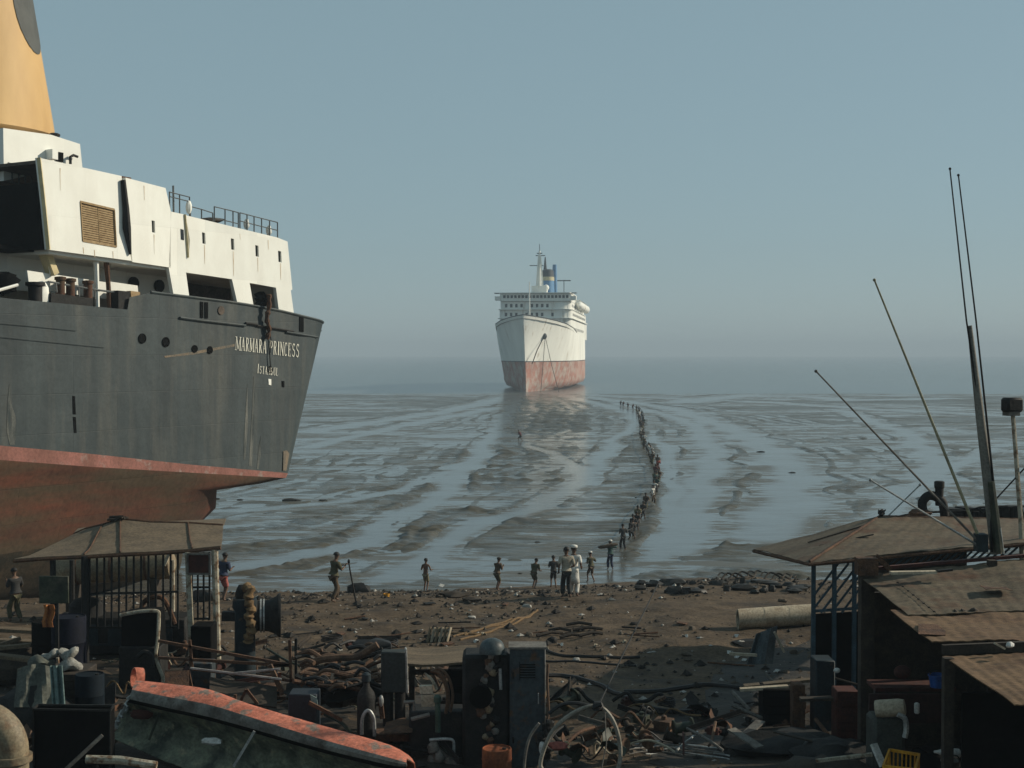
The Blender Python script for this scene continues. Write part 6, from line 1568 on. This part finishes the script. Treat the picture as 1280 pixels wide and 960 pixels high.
mb.tube(smoothpts(pts, 4), [.05 + .03 * math.sin(k * 1.3) for k in range(29)], 7); single(mb, 'cord_heap', m_dwood, 'crumpled dark netting lying on the join of the roof sheets', 'netting')
def npost(x, y, Y, wd=.16, m=m_dwood):
    a = P(x, y, Y); mb = MB(); mb.bar(a, Vector((a.x, Y, gz(a.x, Y) - .15)), wd); return mb.build('post', m, ns)
npost(1083, 716, 27.8, .26); npost(1185, 822, 23.1); npost(1240, 700, 27.8); npost(1400, 760, 25); npost(1420, 812, 21.2)
mb = MB(); mb.bar(P(1083, 697, 27.8), P(1083, 718, 27.8), .4, .3); mb.bar(P(1095, 695, 27.9), P(1113, 712, 27.9), .10); mb.build('post_cap', m_rust, ns)
mb = MB(); zg = gz(13, 27) - .2
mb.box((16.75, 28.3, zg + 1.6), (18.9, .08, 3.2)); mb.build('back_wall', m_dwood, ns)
mb = MB(); mb.box((15.5, 24.5, zg + 1.5), (.08, 8, 3.0)); mb.build('side_wall', m_dwood, ns)  # unseen wall added to keep low sun out from under the roof
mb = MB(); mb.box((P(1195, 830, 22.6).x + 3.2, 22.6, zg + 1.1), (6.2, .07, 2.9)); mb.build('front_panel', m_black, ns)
mb = MB(); mb.bar(P(1178, 812, 23.4), P(XR, 796, 23.4), .10, .16); mb.build('beam', m_dwood, ns)
mb = MB(); mb.ball(P(1262, 806, 23.0), (.07, .06, .05), 8, 5, 2, .2); single(mb, 'white_scrap', m_white2, 'small white scrap in the gap between the roof sheets', 'scrap')
mb = MB(); mb.bar(P(1243, 804, 23.2), P(1256, 811, 23.2), .06, .03); single(mb, 'batten', m_concr, 'pale batten poking out between the roof sheets', 'batten')

# things weighing the sheets down
mb = MB(); p = rpt(1245, 738); mb.sheet([[p + Vector((.5 * u - .25, .35 * v - .17, .01 + .02 * math.sin(u * 4 + v * 2))) for u in (0, .25, .5, .75, 1)] for v in (0, .5, 1)], .008); single(mb, 'patch_sheet', m_rust, 'rusty patch lying on the upper sheet of the near shed roof', 'sheet')
mb = MB(); p = P(1150, 790, 24.2); mb.sheet([[P(1148 + 34 * u, 783 + 13 * v + 1.5 * u, 24.6 - .75 * v) + ZV * .05 for u in (0, .5, 1)] for v in (0, .5, 1)], .008); mb.build('roof_patch', m_rust, r2)
# whip antennas fixed on the roof
an = thing('antenna_mast', 'stout tapering antenna pole clamped with two long whips on the near shed roof', 'antenna', P(1236, 692, 28.2))
mb = MB(); mb.tube([P(1212, 407, 28.2), P(1225, 520, 28.2), P(1246, 692, 28.2)], [.05, .09, .13], 10); mb.build('pole', mat('grey_pole', (.20, .19, .16), (.12, .115, .10), scale=3, stretch=(1, 1, .2), rough=.7), an)
mb = MB(); mb.tube([P(1187.5, 212, 28.15), P(1208, 400, 28.15), P(1238, 605, 28.15), P(1240, 690, 28.1)], [.014, .018, .025, .03], 6); mb.ball(P(1187.5, 211, 28.15), .03, 6, 4); mb.build('whip', m_iron, an)
mb = MB(); mb.tube([P(1198, 219, 28.1), P(1220, 400, 28.1), P(1242, 605, 28.1)], [.014, .018, .025], 6); mb.ball(P(1198, 219, 28.1), .03, 6, 4); mb.build('whip', m_iron, an)
mb = MB(); mb.tube([P(1239, 602, 28.05), P(1249, 690, 28.05)], [.07, .10], 8); mb.build('clamp', m_grn, an)
mb = MB(); mb.tube([P(1250, 660, 28), P(1254, 692, 28)], .025, 6); mb.build('bracket', m_bright, an)
mb = MB(); mb.box(P(1226, 678, 28.1), (.2, .3, .35)); an2 = single(mb, 'antenna_socket', m_teal, 'small dark socket holding the three slanting rods', 'bracket')
for i, (x, y, m_, r_) in enumerate(((1093, 350, mat('brass_rod', (.34, .31, .19), (.24, .22, .14), scale=4, rough=.5), (.018, .035)), (1020, 464, m_greyp, (.016, .026)), (1088, 600, m_bright, (.018, .024)))):
    mb = MB(); e = ((1222, 668), (1222, 676), (1226, 684))[i]; a, b = P(x, y, 28.1), P(*e, 28.1)
    mb.tube([a, a.lerp(b, .5), b], [r_[0], (r_[0] + r_[1]) / 2, r_[1]], 7); mb.ball(a, .035, 6, 4)
    single(mb, 'antenna', m_, ['tallest of the three slanting rods, tarnished brass colour', 'thin grey slanting rod, middle one of the three', 'lowest and palest of the three slanting rods'][i], 'antenna')

# --- clutter under and before the sheds
pi_ = thing('concrete_pipe', 'pale cracked pipe section lying on the beach, its dark mouth open', 'pipe', gp(965, 790))
mb = MB(); q0, q1 = gp(922, 786), gp(1012, 776); RP = .0075 * q0.y; c0 = q0 + ZV * RP * .9; c1 = Vector((q1.x, q0.y + .5, gz(q1.x, q0.y + .5) + RP * .9)); ax = (c1 - c0).normalized(); Lp = (c1 - c0).length
mb.loft([[c0 + ax * h + Vector((0, math.cos(t), 0)) * r_ + ZV * (math.sin(t) * r_) for t in [2 * math.pi * j / 24 for j in range(24)]] for r_, h in ((RP * .75, .12), (RP * .8, 0), (RP * .97, 0), (RP, Lp * .5), (RP, Lp), (RP * .7, Lp))], cap=False); mb.build('pipe_wall', m_concr, pi_)
mb = MB(); mb.lathe(c0 + ax * .12, [(RP * .78, 0), (RP * .78, .02)], 24, ax); mb.build('dark_mouth', m_black, pi_)
for k in (.33, .66):
    mb = MB(); mb.lathe(c0 + ax * Lp * k, [(RP * 1.015, 0), (RP * 1.015, .025)], 24, ax, cap=False); mb.build('joint_ring', m_concr, pi_)
rows = [[P(946 + 26 * u - 12 * v + 6 * u * v, 792 + 38 * v - 10 * u * (1 - v), 34.6 - .5 * v + .12 * math.sin(u * 8)) for u in [i / 6 for i in range(7)]] for v in [i / 5 for i in range(6)]]
mb = MB(); mb.sheet(rows, .02); single(mb, 'tarpaulin', mat('dark_slate_tarp', (.075, .095, .10), (.04, .05, .055), scale=3, rough=.7, bump=.3), 'slate grey folded tarpaulin propped in front of the pale pipe', 'tarpaulin')
mb = MB(); mb.bar(P(968, 790, 34.4), P(980, 815, 34.4), .12, .05); single(mb, 'batten', m_concr, 'pale bent strip beside the slate tarpaulin', 'batten')
mb = MB(); mb.ball(gp(950, 806), (.8, .4, .16), 12, 6, 6, .25); single(mb, 'scrap_pile', m_iron, 'low dark scrap heap between the pale pipe and the earth', 'scrap')
for i, (a, b, Y, m_, wd) in enumerate((((930, 858), (1020, 849), 31, m_wood, .22), ((925, 862), (985, 858), 30.6, m_concr, .16), ((912, 817), (946, 819), 33.5, m_concr, .10), ((1000, 874), (1070, 872), 29, m_dwood, .2), ((1020, 951), (1090, 943), 25.5, m_pale_paint, .06))):
    mb = MB(); mb.bar(P(*a, Y), P(*b, Y), wd, .06); single(mb, 'plank', m_, ['broad brown plank lying before the shaded shed', 'pale plank just below the broad brown plank', 'short pale board near the slate tarpaulin', 'dark plank inside the shade of the shed', 'thin pale strip on the ground near the yellow crate'][i], 'plank', smooth=False)
gbox('crate', 992, 1006, 856, 29.8, .4, m_rust, 'small rusty crate standing before the shaded shed', 'crate')
gbox('crate', 1046, 1074, 864, 28.6, .5, m_redox, 'dull red crate beside the main shed post', 'crate')
gbox('crate', 955, 992, 862, 30.4, .7, m_black, 'black crate in the shade before the sheds', 'crate')
gbox('fuel_tank', 1020, 1044, 826, 29.6, .6, m_teal, 'dark teal upright tank behind the shed post', 'tank')
for i, (x, y, r_) in enumerate(((1128, 840, .13), (1046, 838, .05))):
    mb = MB(); p = P(x, y, 26.8); mb.ball(p, (r_ * 1.3, r_, r_), 12, 7); single(mb, 'hard_hat' if i == 0 else 'lamp_glass', m_redox if i == 0 else m_white2, ['dark red rounded hard hat on the shelf under the shed', 'small pale glass hanging behind the shed post'][i], 'hat' if i == 0 else 'lamp')
mb = MB(); a, b = P(1092, 858, 26.9), P(1192, 853, 26.9); mb.box(((a.x + b.x) / 2, 27.1, a.z - .03), (b.x - a.x, .7, .07))
bench = single(mb, 'workbench', m_redox, 'dark red bench under the near shed roof', 'bench')
mb = MB()
for x in (1096, 1188): p = P(x, 860, 26.9); mb.bar(p, Vector((p.x, p.y, gz(p.x, p.y) - .1)), .1)
mb.bar(P(1096, 880, 26.9), P(1188, 878, 26.9), .05); mb.build('leg_frame', m_dwood, bench)
mb = MB(); a, b = P(1093, 872, 26), P(1190, 868, 26); mb.box(((a.x + b.x) / 2, 26.4, a.z - .3), (b.x - a.x, .06, .55)); single(mb, 'panel_board', mat('dark_maroon_board', (.045, .016, .014), (.025, .012, .01), scale=2, rough=.8), 'dark maroon board leaning under the red bench', 'board')
def bucket(x, y, Y, r_, h_, m, label, nm='bucket'):
    p = P(x, y, Y); d = thing(nm, label, nm.replace('_', ' '), p - ZV * h_)
    mb = MB(); mb.lathe(p - ZV * h_, [(r_ * .8, 0), (r_, h_), (r_ * 1.06, h_), (r_ * 1.06, h_ - .03), (r_ * .95, h_ - .03), (r_ * .9, h_ - .05)], 18); mb.build('pail', m, d)
    mb = MB(); mb.tube(smoothpts([p + Vector((-r_, 0, -.03)), p + Vector((-r_ * .6, -.08, .09)), p + Vector((r_ * .6, -.08, .09)), p + Vector((r_, 0, -.03))], 4), .012, 5); mb.build('handle', m_iron, d)
    return d
bucket(1172, 843, 26.6, .17, .24, m_blue, 'bright blue plastic bucket on the bench under the near shed')
roll = MB(); a, b = P(1094, 886, 25.6), P(1131, 884, 25.4); roll.lathe(a, [(.05, 0), (.15, .01), (.16, .1), (.16, (b - a).length - .1), (.14, (b - a).length), (.05, (b - a).length + .01)], 18, b - a); single(roll, 'cloth_roll', m_concr, 'off-white roll lying on the grey machine by the shed post', 'roll')
gm = thing('grey_machine', 'small grey machine with a bright pipe under the off-white roll', 'machine', group_at(1112, 25.6))
mb = MB(); a, b = P(1092, 898, 25.5), P(1132, 898, 25.5); zb = org(gm).z - .1; mb.box(((a.x + b.x) / 2, 25.8, (a.z + zb) / 2), (b.x - a.x, .6, a.z - zb)); mb.build('body', m_iron if False else mat('dull_machine_grey', (.06, .065, .055), (.03, .032, .028), scale=3, rough=.8), gm, bevel=.06)
mb = MB(); mb.tube(smoothpts([P(1122, 893, 25.3), P(1131, 898, 25.3), P(1133, 910, 25.3), P(1131, 922, 25.3)], 4), .05, 7); mb.build('bright_pipe', m_bright, gm)
mb = MB(); mb.bar(P(1092, 930, 25.2), P(1104, 958, 25.0), .14, .05); single(mb, 'batten', m_white2, 'short white batten leaning against the yellow crate', 'batten')
# yellow crate with slats
yc = thing('yellow_crate', 'yellow slatted plastic crate with open top by the near shed', 'crate', P(1127, 975, 24.2))
Q = {}
for nm, x, y, d in (('a', 1104, 958, 23.9), ('b', 1144, 966, 23.7), ('c', 1149, 931, 24.6), ('d', 1112, 920, 24.9)): Q[nm] = P(x, y, d)
Q['b'].z = Q['c'].z = Q['d'].z = Q['a'].z
mb = MB(); sides = [('a', 'b'), ('b', 'c'), ('c', 'd'), ('d', 'a')]
for p, q in sides:
    A, B = Q[p], Q[q]; dn = ZV * -.34; ins = ((A + B) / 2 - sum(Q.values(), Vector()) / 4) * -.08
    mb.bar(A, B, .035, .05); mb.bar(A + dn + ins, B + dn + ins, .03, .05)
    for k in range(8): u = k / 7; mb.bar(A.lerp(B, u), A.lerp(B, u) + dn + ins, .022)
mb.build('slatted_side', m_yellow, yc, smooth=False)
mb = MB(); mb.add([Q[k] - ZV * .34 for k in 'abcd'], [(0, 1, 2, 3)]); mb.build('crate_base', m_yellow, yc, smooth=False)
mb = MB(); a, b = P(1172, 940, 23.6), P(1200, 942, 23.6); mb.lathe(a, [(.02, -.06), (.03, 0), (.05, .06), (.08, .1), (.08, (b - a).length - .02), (.06, (b - a).length)], 14, b - a); single(mb, 'bottle', m_white2, 'white bottle lying on its side right of the yellow crate'.replace('right of', 'beyond'), 'bottle')
bucket(1188, 950, 23.4, .15, .3, m_greyp, 'grey paint tin under the white bottle', 'paint_tin')
mb = MB(); mb.lathe(P(1146, 892, 25.4), [(.03, 0), (.05, .02), (.05, .18), (.02, .2)], 8); single(mb, 'glass_jar', m_white2, 'tiny pale jar standing on the grey machine', 'jar')
for i, (x, y, Y, rx, rz_, m_) in enumerate(((1050, 905, 27, .9, .35, m_iron), (985, 905, 28, 1.2, .3, m_iron), (1040, 940, 25.8, 1.0, .3, m_dwood), (940, 905, 28, .8, .22, m_iron), (1160, 925, 25.5, .7, .5, m_black))):
    mb = MB(); c = P(x, y, Y); mb.ball((c.x, Y, gz(c.x, Y) + .05), (rx, .7, rz_), 14, 7, i + 30, .25); single(mb, 'scrap_pile', m_, ['dark scrap heap at the foot of the main shed post', 'low oily scrap heap in the shade of the sheds', 'scrap heap beside the pale strip near the yellow crate', 'small oily scrap heap at the edge of the shade', 'black scrap heap behind the yellow crate'][i], 'scrap')
rd = random.Random(44)
for i in range(22):
    x, y = rd.uniform(925, 1075), rd.uniform(868, 950); q = gp(x, y); L_ = rd.uniform(.3, 1.0); t = rd.uniform(0, 3.1); z0 = rd.uniform(.08, .35)
    a = q + Vector((-math.cos(t) * L_ / 2, -math.sin(t) * L_ / 2, z0)); b = q + Vector((math.cos(t) * L_ / 2, math.sin(t) * L_ / 2, z0 + rd.uniform(-.05, .3)))
    mb = MB(); k = i % 3
    if k == 0: mb.tube([a, b], rd.uniform(.02, .05), 6)
    elif k == 1: mb.bar(a, b, rd.uniform(.08, .25), .03)
    else: mb.ball(q + ZV * z0 * .5, (rd.uniform(.06, .14), rd.uniform(.06, .14), rd.uniform(.05, .1)), 8, 5, i, .25)
    nm, lab = (('scrap_pipe', 'short scrap pipe among the litter in the shade of the sheds'), ('scrap_plate', 'scrap plate among the litter in the shade of the sheds'), ('scrap_lump', 'small scrap lump among the litter in the shade of the sheds'))[k]
    single(mb, nm, rd.choice([m_rust, m_iron, m_greyp, m_dwood]), lab, 'scrap', None, 'scrap litter in the shade of the sheds')
# ------------------------------------------------------------------ painted ground shade, stones, litter
def draped(name, pxs, m, label, n=40, lift=.004):
    """an irregular dark sheet of painted shade draped on the beach"""
    loop = [gp(x, y) for x, y in pxs]; c = sum(loop, Vector()) / len(loop); ring = smoothpts(loop + [loop[0]], 6)[:-1]
    mb = MB(); K = 14; rows = []
    for k in range(1, K + 1):
        row = []
        for j, p in enumerate(ring):
            q = c.lerp(p, k / K * (1 + .05 * math.sin(j * 2.1) + .04 * math.sin(j * .9)))
            row.append(Vector((q.x, q.y, gz(q.x, q.y) + lift + .012)))
        rows.append(row)
    mb.loft(rows, cap=False); mb.add([Vector((c.x, c.y, gz(c.x, c.y) + .016))] + rows[0], [(0, j + 1, (j + 1) % len(ring) + 1) for j in range(len(ring))])
    return tag(mb.build(name, m, smooth=True), label, kind='structure')
m_shade_earth = mat('painted_shade_earth', (.044, .034, .024), (.016, .013, .010), scale=2.2, rough=.75, bump=.8, bscale=6)  # near-black earth colour painted as shade over the yard and under the sheds
draped('painted_yard_shade', [(-60, 815), (60, 800), (180, 800), (300, 818), (372, 856), (430, 880), (560, 870), (640, 900), (690, 925), (690, 985), (300, 1000), (-60, 1000)], m_shade_earth, 'dark earth painted as shade under the scrap of the yard')
draped('painted_shed_shade', [(900, 838), (1010, 800), (1100, 800), (1280, 860), (1290, 990), (900, 985), (800, 940), (820, 905), (880, 870)], m_shade_earth, 'dark earth painted as shade under the sheds')

# stones and scraps too many to count
rd = random.Random(99)
m_stone = [mat('stone_brown', (.12, .095, .07), (.07, .055, .04), scale=6, rough=.9), mat('stone_pale', (.42, .40, .36), (.28, .26, .23), scale=6, rough=.9), mat('stone_dark', (.03, .026, .022), (.016, .014, .012), scale=6, rough=.9)]
mb = MB()
def pebble(mb, c, r_, rd):
    o = len(mb.v); v = []
    for dx, dy, dz in ((1, 0, 0), (-1, 0, 0), (0, 1, 0), (0, -1, 0), (0, 0, 1), (0, 0, -.6)):
        k = r_ * rd.uniform(.6, 1.3); v.append(c + Vector((dx * k * 1.2 + rd.uniform(-.3, .3) * r_, dy * k + rd.uniform(-.3, .3) * r_, dz * k * .75)))
    mb.add(v, [(0, 2, 4), (2, 1, 4), (1, 3, 4), (3, 0, 4), (2, 0, 5), (1, 2, 5), (3, 1, 5), (0, 3, 5)])
XS = np.array([rd.uniform(-19, 19) for _ in range(15000)]); YS = np.array([22 + 50 * (rd.random() ** .75) for _ in range(15000)])
ZS = beach_z(XS, YS); CL = value_noise(XS / 3.1, YS / 2.3, 61)
for x, y, z, c in zip(XS, YS, ZS, CL):
    if z < .02 or c + rd.uniform(-.5, .5) < -.35: continue
    t = rd.random(); mb.cur = 1 if t < .13 else 2 if t < .5 else 0
    r_ = (.02 + .085 * rd.random() ** 4) * (1 + (.5 if mb.cur == 2 else 0))
    pebble(mb, Vector((x, y, z + r_ * .25)), r_, rd)
gr_ = mb.build('gravel', m_stone, smooth=False); tag(gr_, 'stones, shells and small scraps littering the brown beach', kind='stuff')
# odd scrap thick on the yard floor
rd = random.Random(71)
def scrap_piece(x, y, k, rd):
    q = gp(x, y); s_ = rd.uniform(.6, 1.25); t = rd.uniform(0, math.pi); u = Vector((math.cos(t), math.sin(t), 0)); lift = rd.uniform(.04, .42); c = q + ZV * lift; mb = MB()
    if k == 0:   # bent bar
        mb.tube(smoothpts([c - u * .6 * s_, c - u * .1 * s_ + ZV * rd.uniform(0, .25), c + u * .5 * s_ + ZV * rd.uniform(-.05, .35)], 4), rd.uniform(.018, .04), 6); return mb, 'bent_bar', 'bar'
    if k == 1:   # angle iron
        a, b = c - u * .5 * s_, c + u * .5 * s_ + ZV * rd.uniform(-.1, .4); mb.bar(a, b, .10, .018); mb.bar(a + ZV * .05, b + ZV * .05, .018, .10); return mb, 'angle_iron', 'bar'
    if k == 2:   # torn plate
        n = 5; mb.sheet([[c + u * ((i / n - .5) * .8 * s_) + Vector((-u.y, u.x, 0)) * ((j / 3 - .5) * .5 * s_ * (1 + .3 * math.sin(i * 2.2))) + ZV * (.14 * math.sin(i * .9 + j) + .25 * j / 3) for i in range(n + 1)] for j in range(4)], .012); return mb, 'torn_plate', 'plate'
    if k == 3:   # flanged pipe stub
        ax = (u + ZV * rd.uniform(-.1, .5)).normalized(); L_ = .35 * s_; r_ = .09 * s_; mb.lathe(c - ax * L_ / 2, [(r_ * .75, .02), (r_ * 1.7, 0), (r_ * 1.7, .03), (r_, .04), (r_, L_ - .04), (r_ * 1.7, L_ - .03), (r_ * 1.7, L_), (r_ * .75, L_ - .02)], 14, ax); return mb, 'pipe_stub', 'pipe'
    if k == 4:   # coil of cable
        mb.tube([c + Vector((math.cos(a) * .26 * s_ * (1 + .05 * math.sin(a * .7)), math.sin(a) * .26 * s_, .02 * a / 3 + .02 * math.sin(2 * a))) for a in [i * .45 for i in range(56)]], .018, 5); return mb, 'cable_coil', 'cable'
    if k == 5:   # gear wheel
        ax = (u * .5 + ZV).normalized(); x_ = ax.orthogonal().normalized(); y_ = ax.cross(x_); r_ = .2 * s_; ring = [c + (x_ * math.cos(a) + y_ * math.sin(a)) * (r_ * (1.14 if (i // 2) % 2 else .96)) for i, a in enumerate([2 * math.pi * i / 48 for i in range(48)])]
        hole = [c + (x_ * math.cos(a) + y_ * math.sin(a)) * r_ * .3 for a in [2 * math.pi * i / 12 for i in range(12)]]; mb.prism(ring, ax * .07, [hole]); return mb, 'gear_wheel', 'gear'
    if k == 6:   # chain length
        for i in range(7): 
            o = c + u * (.11 * i) + ZV * (.05 * math.sin(i)); e = Vector((0, 0, 1)) if i % 2 else Vector((-u.y, u.x, 0)); mb.tube([o + u * .085 * math.cos(a) + e * .045 * math.sin(a) for a in [2 * math.pi * j / 10 for j in range(10)]], .014, 5, closed=True)
        return mb, 'chain', 'chain'
    mb.box(c, (.34 * s_, .24 * s_, .2 * s_), rotz(t) @ rotx(rd.uniform(-.3, .3))); mb.lathe(c + ZV * .08 * s_, [(.06, 0), (.06, .08 * s_), (.03, .1 * s_)], 10); mb.bar(c - u * .24 * s_, c + u * .24 * s_, .05); return mb, 'machine_part', 'machine part'
words_ = {'bent_bar': 'bent bar', 'angle_iron': 'length of angle iron', 'torn_plate': 'torn plate', 'pipe_stub': 'flanged pipe stub', 'cable_coil': 'coil of cable', 'gear_wheel': 'gear wheel', 'chain': 'length of chain', 'machine_part': 'broken machine part'}
mats_ = [m_rust, m_iron, m_rust, m_hose, m_greyp, m_dwood, m_iron, m_redox, m_grn]
for i in range(210):
    if i < 170: x, y = rd.uniform(0, 640), 812 + 150 * rd.random() ** 1.1
    else: x, y = rd.uniform(690, 900), rd.uniform(885, 958)
    if 140 < x < 500 and y > 850 + (x - 170) * .28 : continue
    mb, nm, ct = scrap_piece(x, y, rd.choice((0, 0, 1, 1, 2, 2, 3, 3, 4, 5, 6, 7, 7)), rd)
    area = 'on the yard floor round the engines' if x < 690 else 'in the shade below the pale hoop'
    single(mb, nm, rd.choice(mats_) if nm not in ('cable_coil',) else m_blackhose, '%s in the loose scrap %s' % (words_[nm], area), ct, None, 'loose scrap ' + area)
# cables and hoses trailing over the scrap
rd = random.Random(17)
for i in range(58):
    x, y = (rd.uniform(0, 640), rd.uniform(828, 950)) if i < 46 else (rd.uniform(690, 880), rd.uniform(890, 950))
    if 140 < x < 500 and y > 846 + (x - 170) * .28: continue
    q = gp(x, y); t = rd.uniform(-.5, .5) + (math.pi if rd.random() < .5 else 0); pts = [q + ZV * rd.uniform(.05, .35)]
    for k in range(rd.randint(4, 7)):
        t += rd.uniform(-.9, .9); n_ = pts[-1] + Vector((math.cos(t), math.sin(t) * .7, 0)) * rd.uniform(.18, .42); n_.z = gz(n_.x, n_.y) + rd.uniform(.03, .5); pts.append(n_)
    k = i % 4; r_ = (.018, .03, .024, .045)[k]
    mb = MB(); mb.tube(smoothpts(pts, 5), r_, 6)
    wd = ('black cable', 'brown hose', 'pale rope', 'dark hose')[k]; area = 'on the yard floor round the engines' if i < 46 else 'in the shade below the pale hoop'
    single(mb, ('cable', 'hose', 'rope', 'hose')[k], (m_blackhose, m_hose, m_concr if i % 8 == 2 else m_rope, m_iron)[k], '%s trailing over the scrap %s' % (wd, area), ('cable', 'hose', 'rope', 'hose')[k], None, 'cables and hoses trailing over the scrap ' + area)
# larger loose pieces, each its own thing
def lump(px, rx, rz_, m, nm, label, cat, seed=1, amp=.25, group=None):
    p = gp(*px); mb = MB(); mb.ball((p.x, p.y, p.z + rz_ * .35), (rx, rx * .7, rz_), 11, 6, seed, amp); return single(mb, nm, m, label, cat, None, group)
p = gp(548, 737); mb = MB(); mb.sheet([[p + Vector((.42 * u - .2 + .1 * v, .12 * v, .08 + .06 * math.sin(u * 4) + .10 * v + .08 * u)) for u in (0, .5, 1)] for v in (0, .5, 1)], .02); single(mb, 'foam_sheet', m_white2, 'bright white bent sheet lying at the water edge', 'sheet')
lump((448, 741), .55, .36, m_iron, 'mud_lump', 'dark cone of debris on the shoreline near the upright stick', 'debris', 4, .2)
bk = bucket(483, 742, gp(483, 747).y, .12, .26, m_yellow, 'small yellow pail on the beach near the shoreline')
lump((567, 746), .5, .16, m_dwood, 'driftwood', 'dark flat driftwood on the beach below the white sheet', 'driftwood', 5, .3)
lump((590, 752), .35, .12, m_dwood, 'driftwood', 'second smaller dark driftwood piece beyond the white sheet', 'driftwood', 6, .3)
lump((255, 752), .55, .30, m_iron, 'mud_lump', 'dark mound of debris seen through the shelter bars', 'debris', 7, .2)
lump((638, 735), .07, .07, m_white2, 'plastic_scrap', 'tiny white scrap at the water edge between two workers', 'scrap', 8, .2)
for i, (x, y) in enumerate(((700, 790), (724, 783), (735, 790), (715, 799), (741, 797), (690, 797))):
    q = gp(x, y); mb = MB(); t = -.3 + .25 * i; L_ = .7 + .1 * (i % 3)
    mb.tube([q + Vector((-L_ / 2, 0, .05)), q + Vector((0, .05 * i, .11)), q + Vector((L_ / 2 * math.cos(t), L_ / 2 * math.sin(t), .06))], .05, 6); single(mb, 'driftwood', m_dwood, 'dark driftwood stick in the small tangle on the open beach', 'driftwood', None, 'tangle of driftwood sticks')
lump((690, 803), .16, .13, m_iron, 'dark_stone', 'dark rounded stone beside the driftwood tangle', 'stone', 9, .15)
rd = random.Random(5)
for i in range(26):
    x = rd.uniform(800, 1008); y = 728 + 14 * rd.random() - .02 * abs(x - 900) * 0; q = gp(x, y); rx = rd.uniform(.12, .5)
    mb = MB(); mb.ball(q + ZV * .05, (rx, rx * .6, rd.uniform(.08, .2)), 10, 5, i + 70, .3); single(mb, 'mud_clod', mat('black_mud', (.035, .032, .026), (.018, .016, .014), scale=3, rough=.5), 'dark wet mud clod in the churned strip at the waterline', 'mud', None, 'mud clods along the churned waterline')
for i in range(10):
    x = 905 + 9 * i; q = gp(x, 722 + 3 * math.sin(i)); mb = MB(); mb.tube(smoothpts([q + Vector((-.4, 0, 0)), q + Vector((-.1, .3, .22)), q + Vector((.3, .1, .05)), q + Vector((.5, .5, .12))], 4), .04, 5); single(mb, 'branch', m_dwood, 'black bent branch lying at the churned waterline', 'branch', None, 'branches at the churned waterline')
rd = random.Random(15)
for i in range(60):
    x, y = rd.uniform(350, 1000), rd.uniform(752, 842); q = gp(x, y); k = i % 4
    if k == 0: mb = MB(); mb.ball(q + ZV * .03, (rd.uniform(.08, .2), rd.uniform(.06, .14), rd.uniform(.05, .1)), 8, 5, i, .25); a = ('beach_stone', m_stone[i % 3], 'loose stone lying on the open beach', 'stone')
    elif k == 1: t = rd.uniform(-.6, .6); L_ = rd.uniform(.2, .7); mb = MB(); mb.tube([q + Vector((-L_ * math.cos(t), -L_ * math.sin(t), .04)), q + Vector((L_ * math.cos(t), L_ * math.sin(t), .07))], rd.uniform(.015, .03), 5); a = ('scrap_rod', rd.choice([m_iron, m_rust]), 'thin iron rod lying on the open beach', 'rod')
    elif k == 2: mb = MB(); mb.box(q + ZV * .05, (rd.uniform(.15, .4), rd.uniform(.1, .3), .03), rotz(rd.uniform(0, 3)) @ rotx(rd.uniform(-.2, .2))); a = ('scrap_plate', rd.choice([m_rust, m_iron, m_dwood]), 'scrap plate lying on the open beach', 'scrap')
    else: mb = MB(); mb.sheet([[q + Vector((.16 * u, .1 * v, .03 + .05 * math.sin(u * 5 + i + v * 3))) for u in (0, .33, .66, 1)] for v in (0, .5, 1)], .008); a = ('paper_scrap', rd.choice([m_white2, m_concr]), 'pale scrap of packing lying on the open beach', 'scrap')
    single(mb, a[0], a[1], a[2], a[3], None, 'odd pieces lying about the beach')
# dark things on the mud; the last two are shadow marks shaped as lumps
for i, (x, y, r_) in enumerate(((267, 624, .45), (300, 625, .25), (362, 626, .8), (404, 626, .4), (672, 678, .2), (650, 717, .12), (795, 622, .13), (951, 565, .5), (990, 591, .35))):
    q = G(x, y); mb = MB(); mb.ball(q + ZV * .02, (r_, r_ * .5, r_ * .22), 10, 6, i + 5, .3); single(mb, 'mud_lump', m_iron, ['flat dark lump nearest the ship stern on the mudflat', 'small dark lump beside the one nearest the ship stern', 'largest dark lump on the mud beyond the stern', 'round dark lump standing apart beyond the stern', 'bird-sized dark lump on the wet mud beyond the pair of onlookers', 'tiny dark lump in the water before the stooping worker', 'tiny dark speck beside the hauling line', 'flat dark lump shaped as a shadow mark at the head of the pale channel beyond the line', 'flat dark lump shaped as a shadow mark at the bend of the pale channel beyond the line'][i], 'debris')
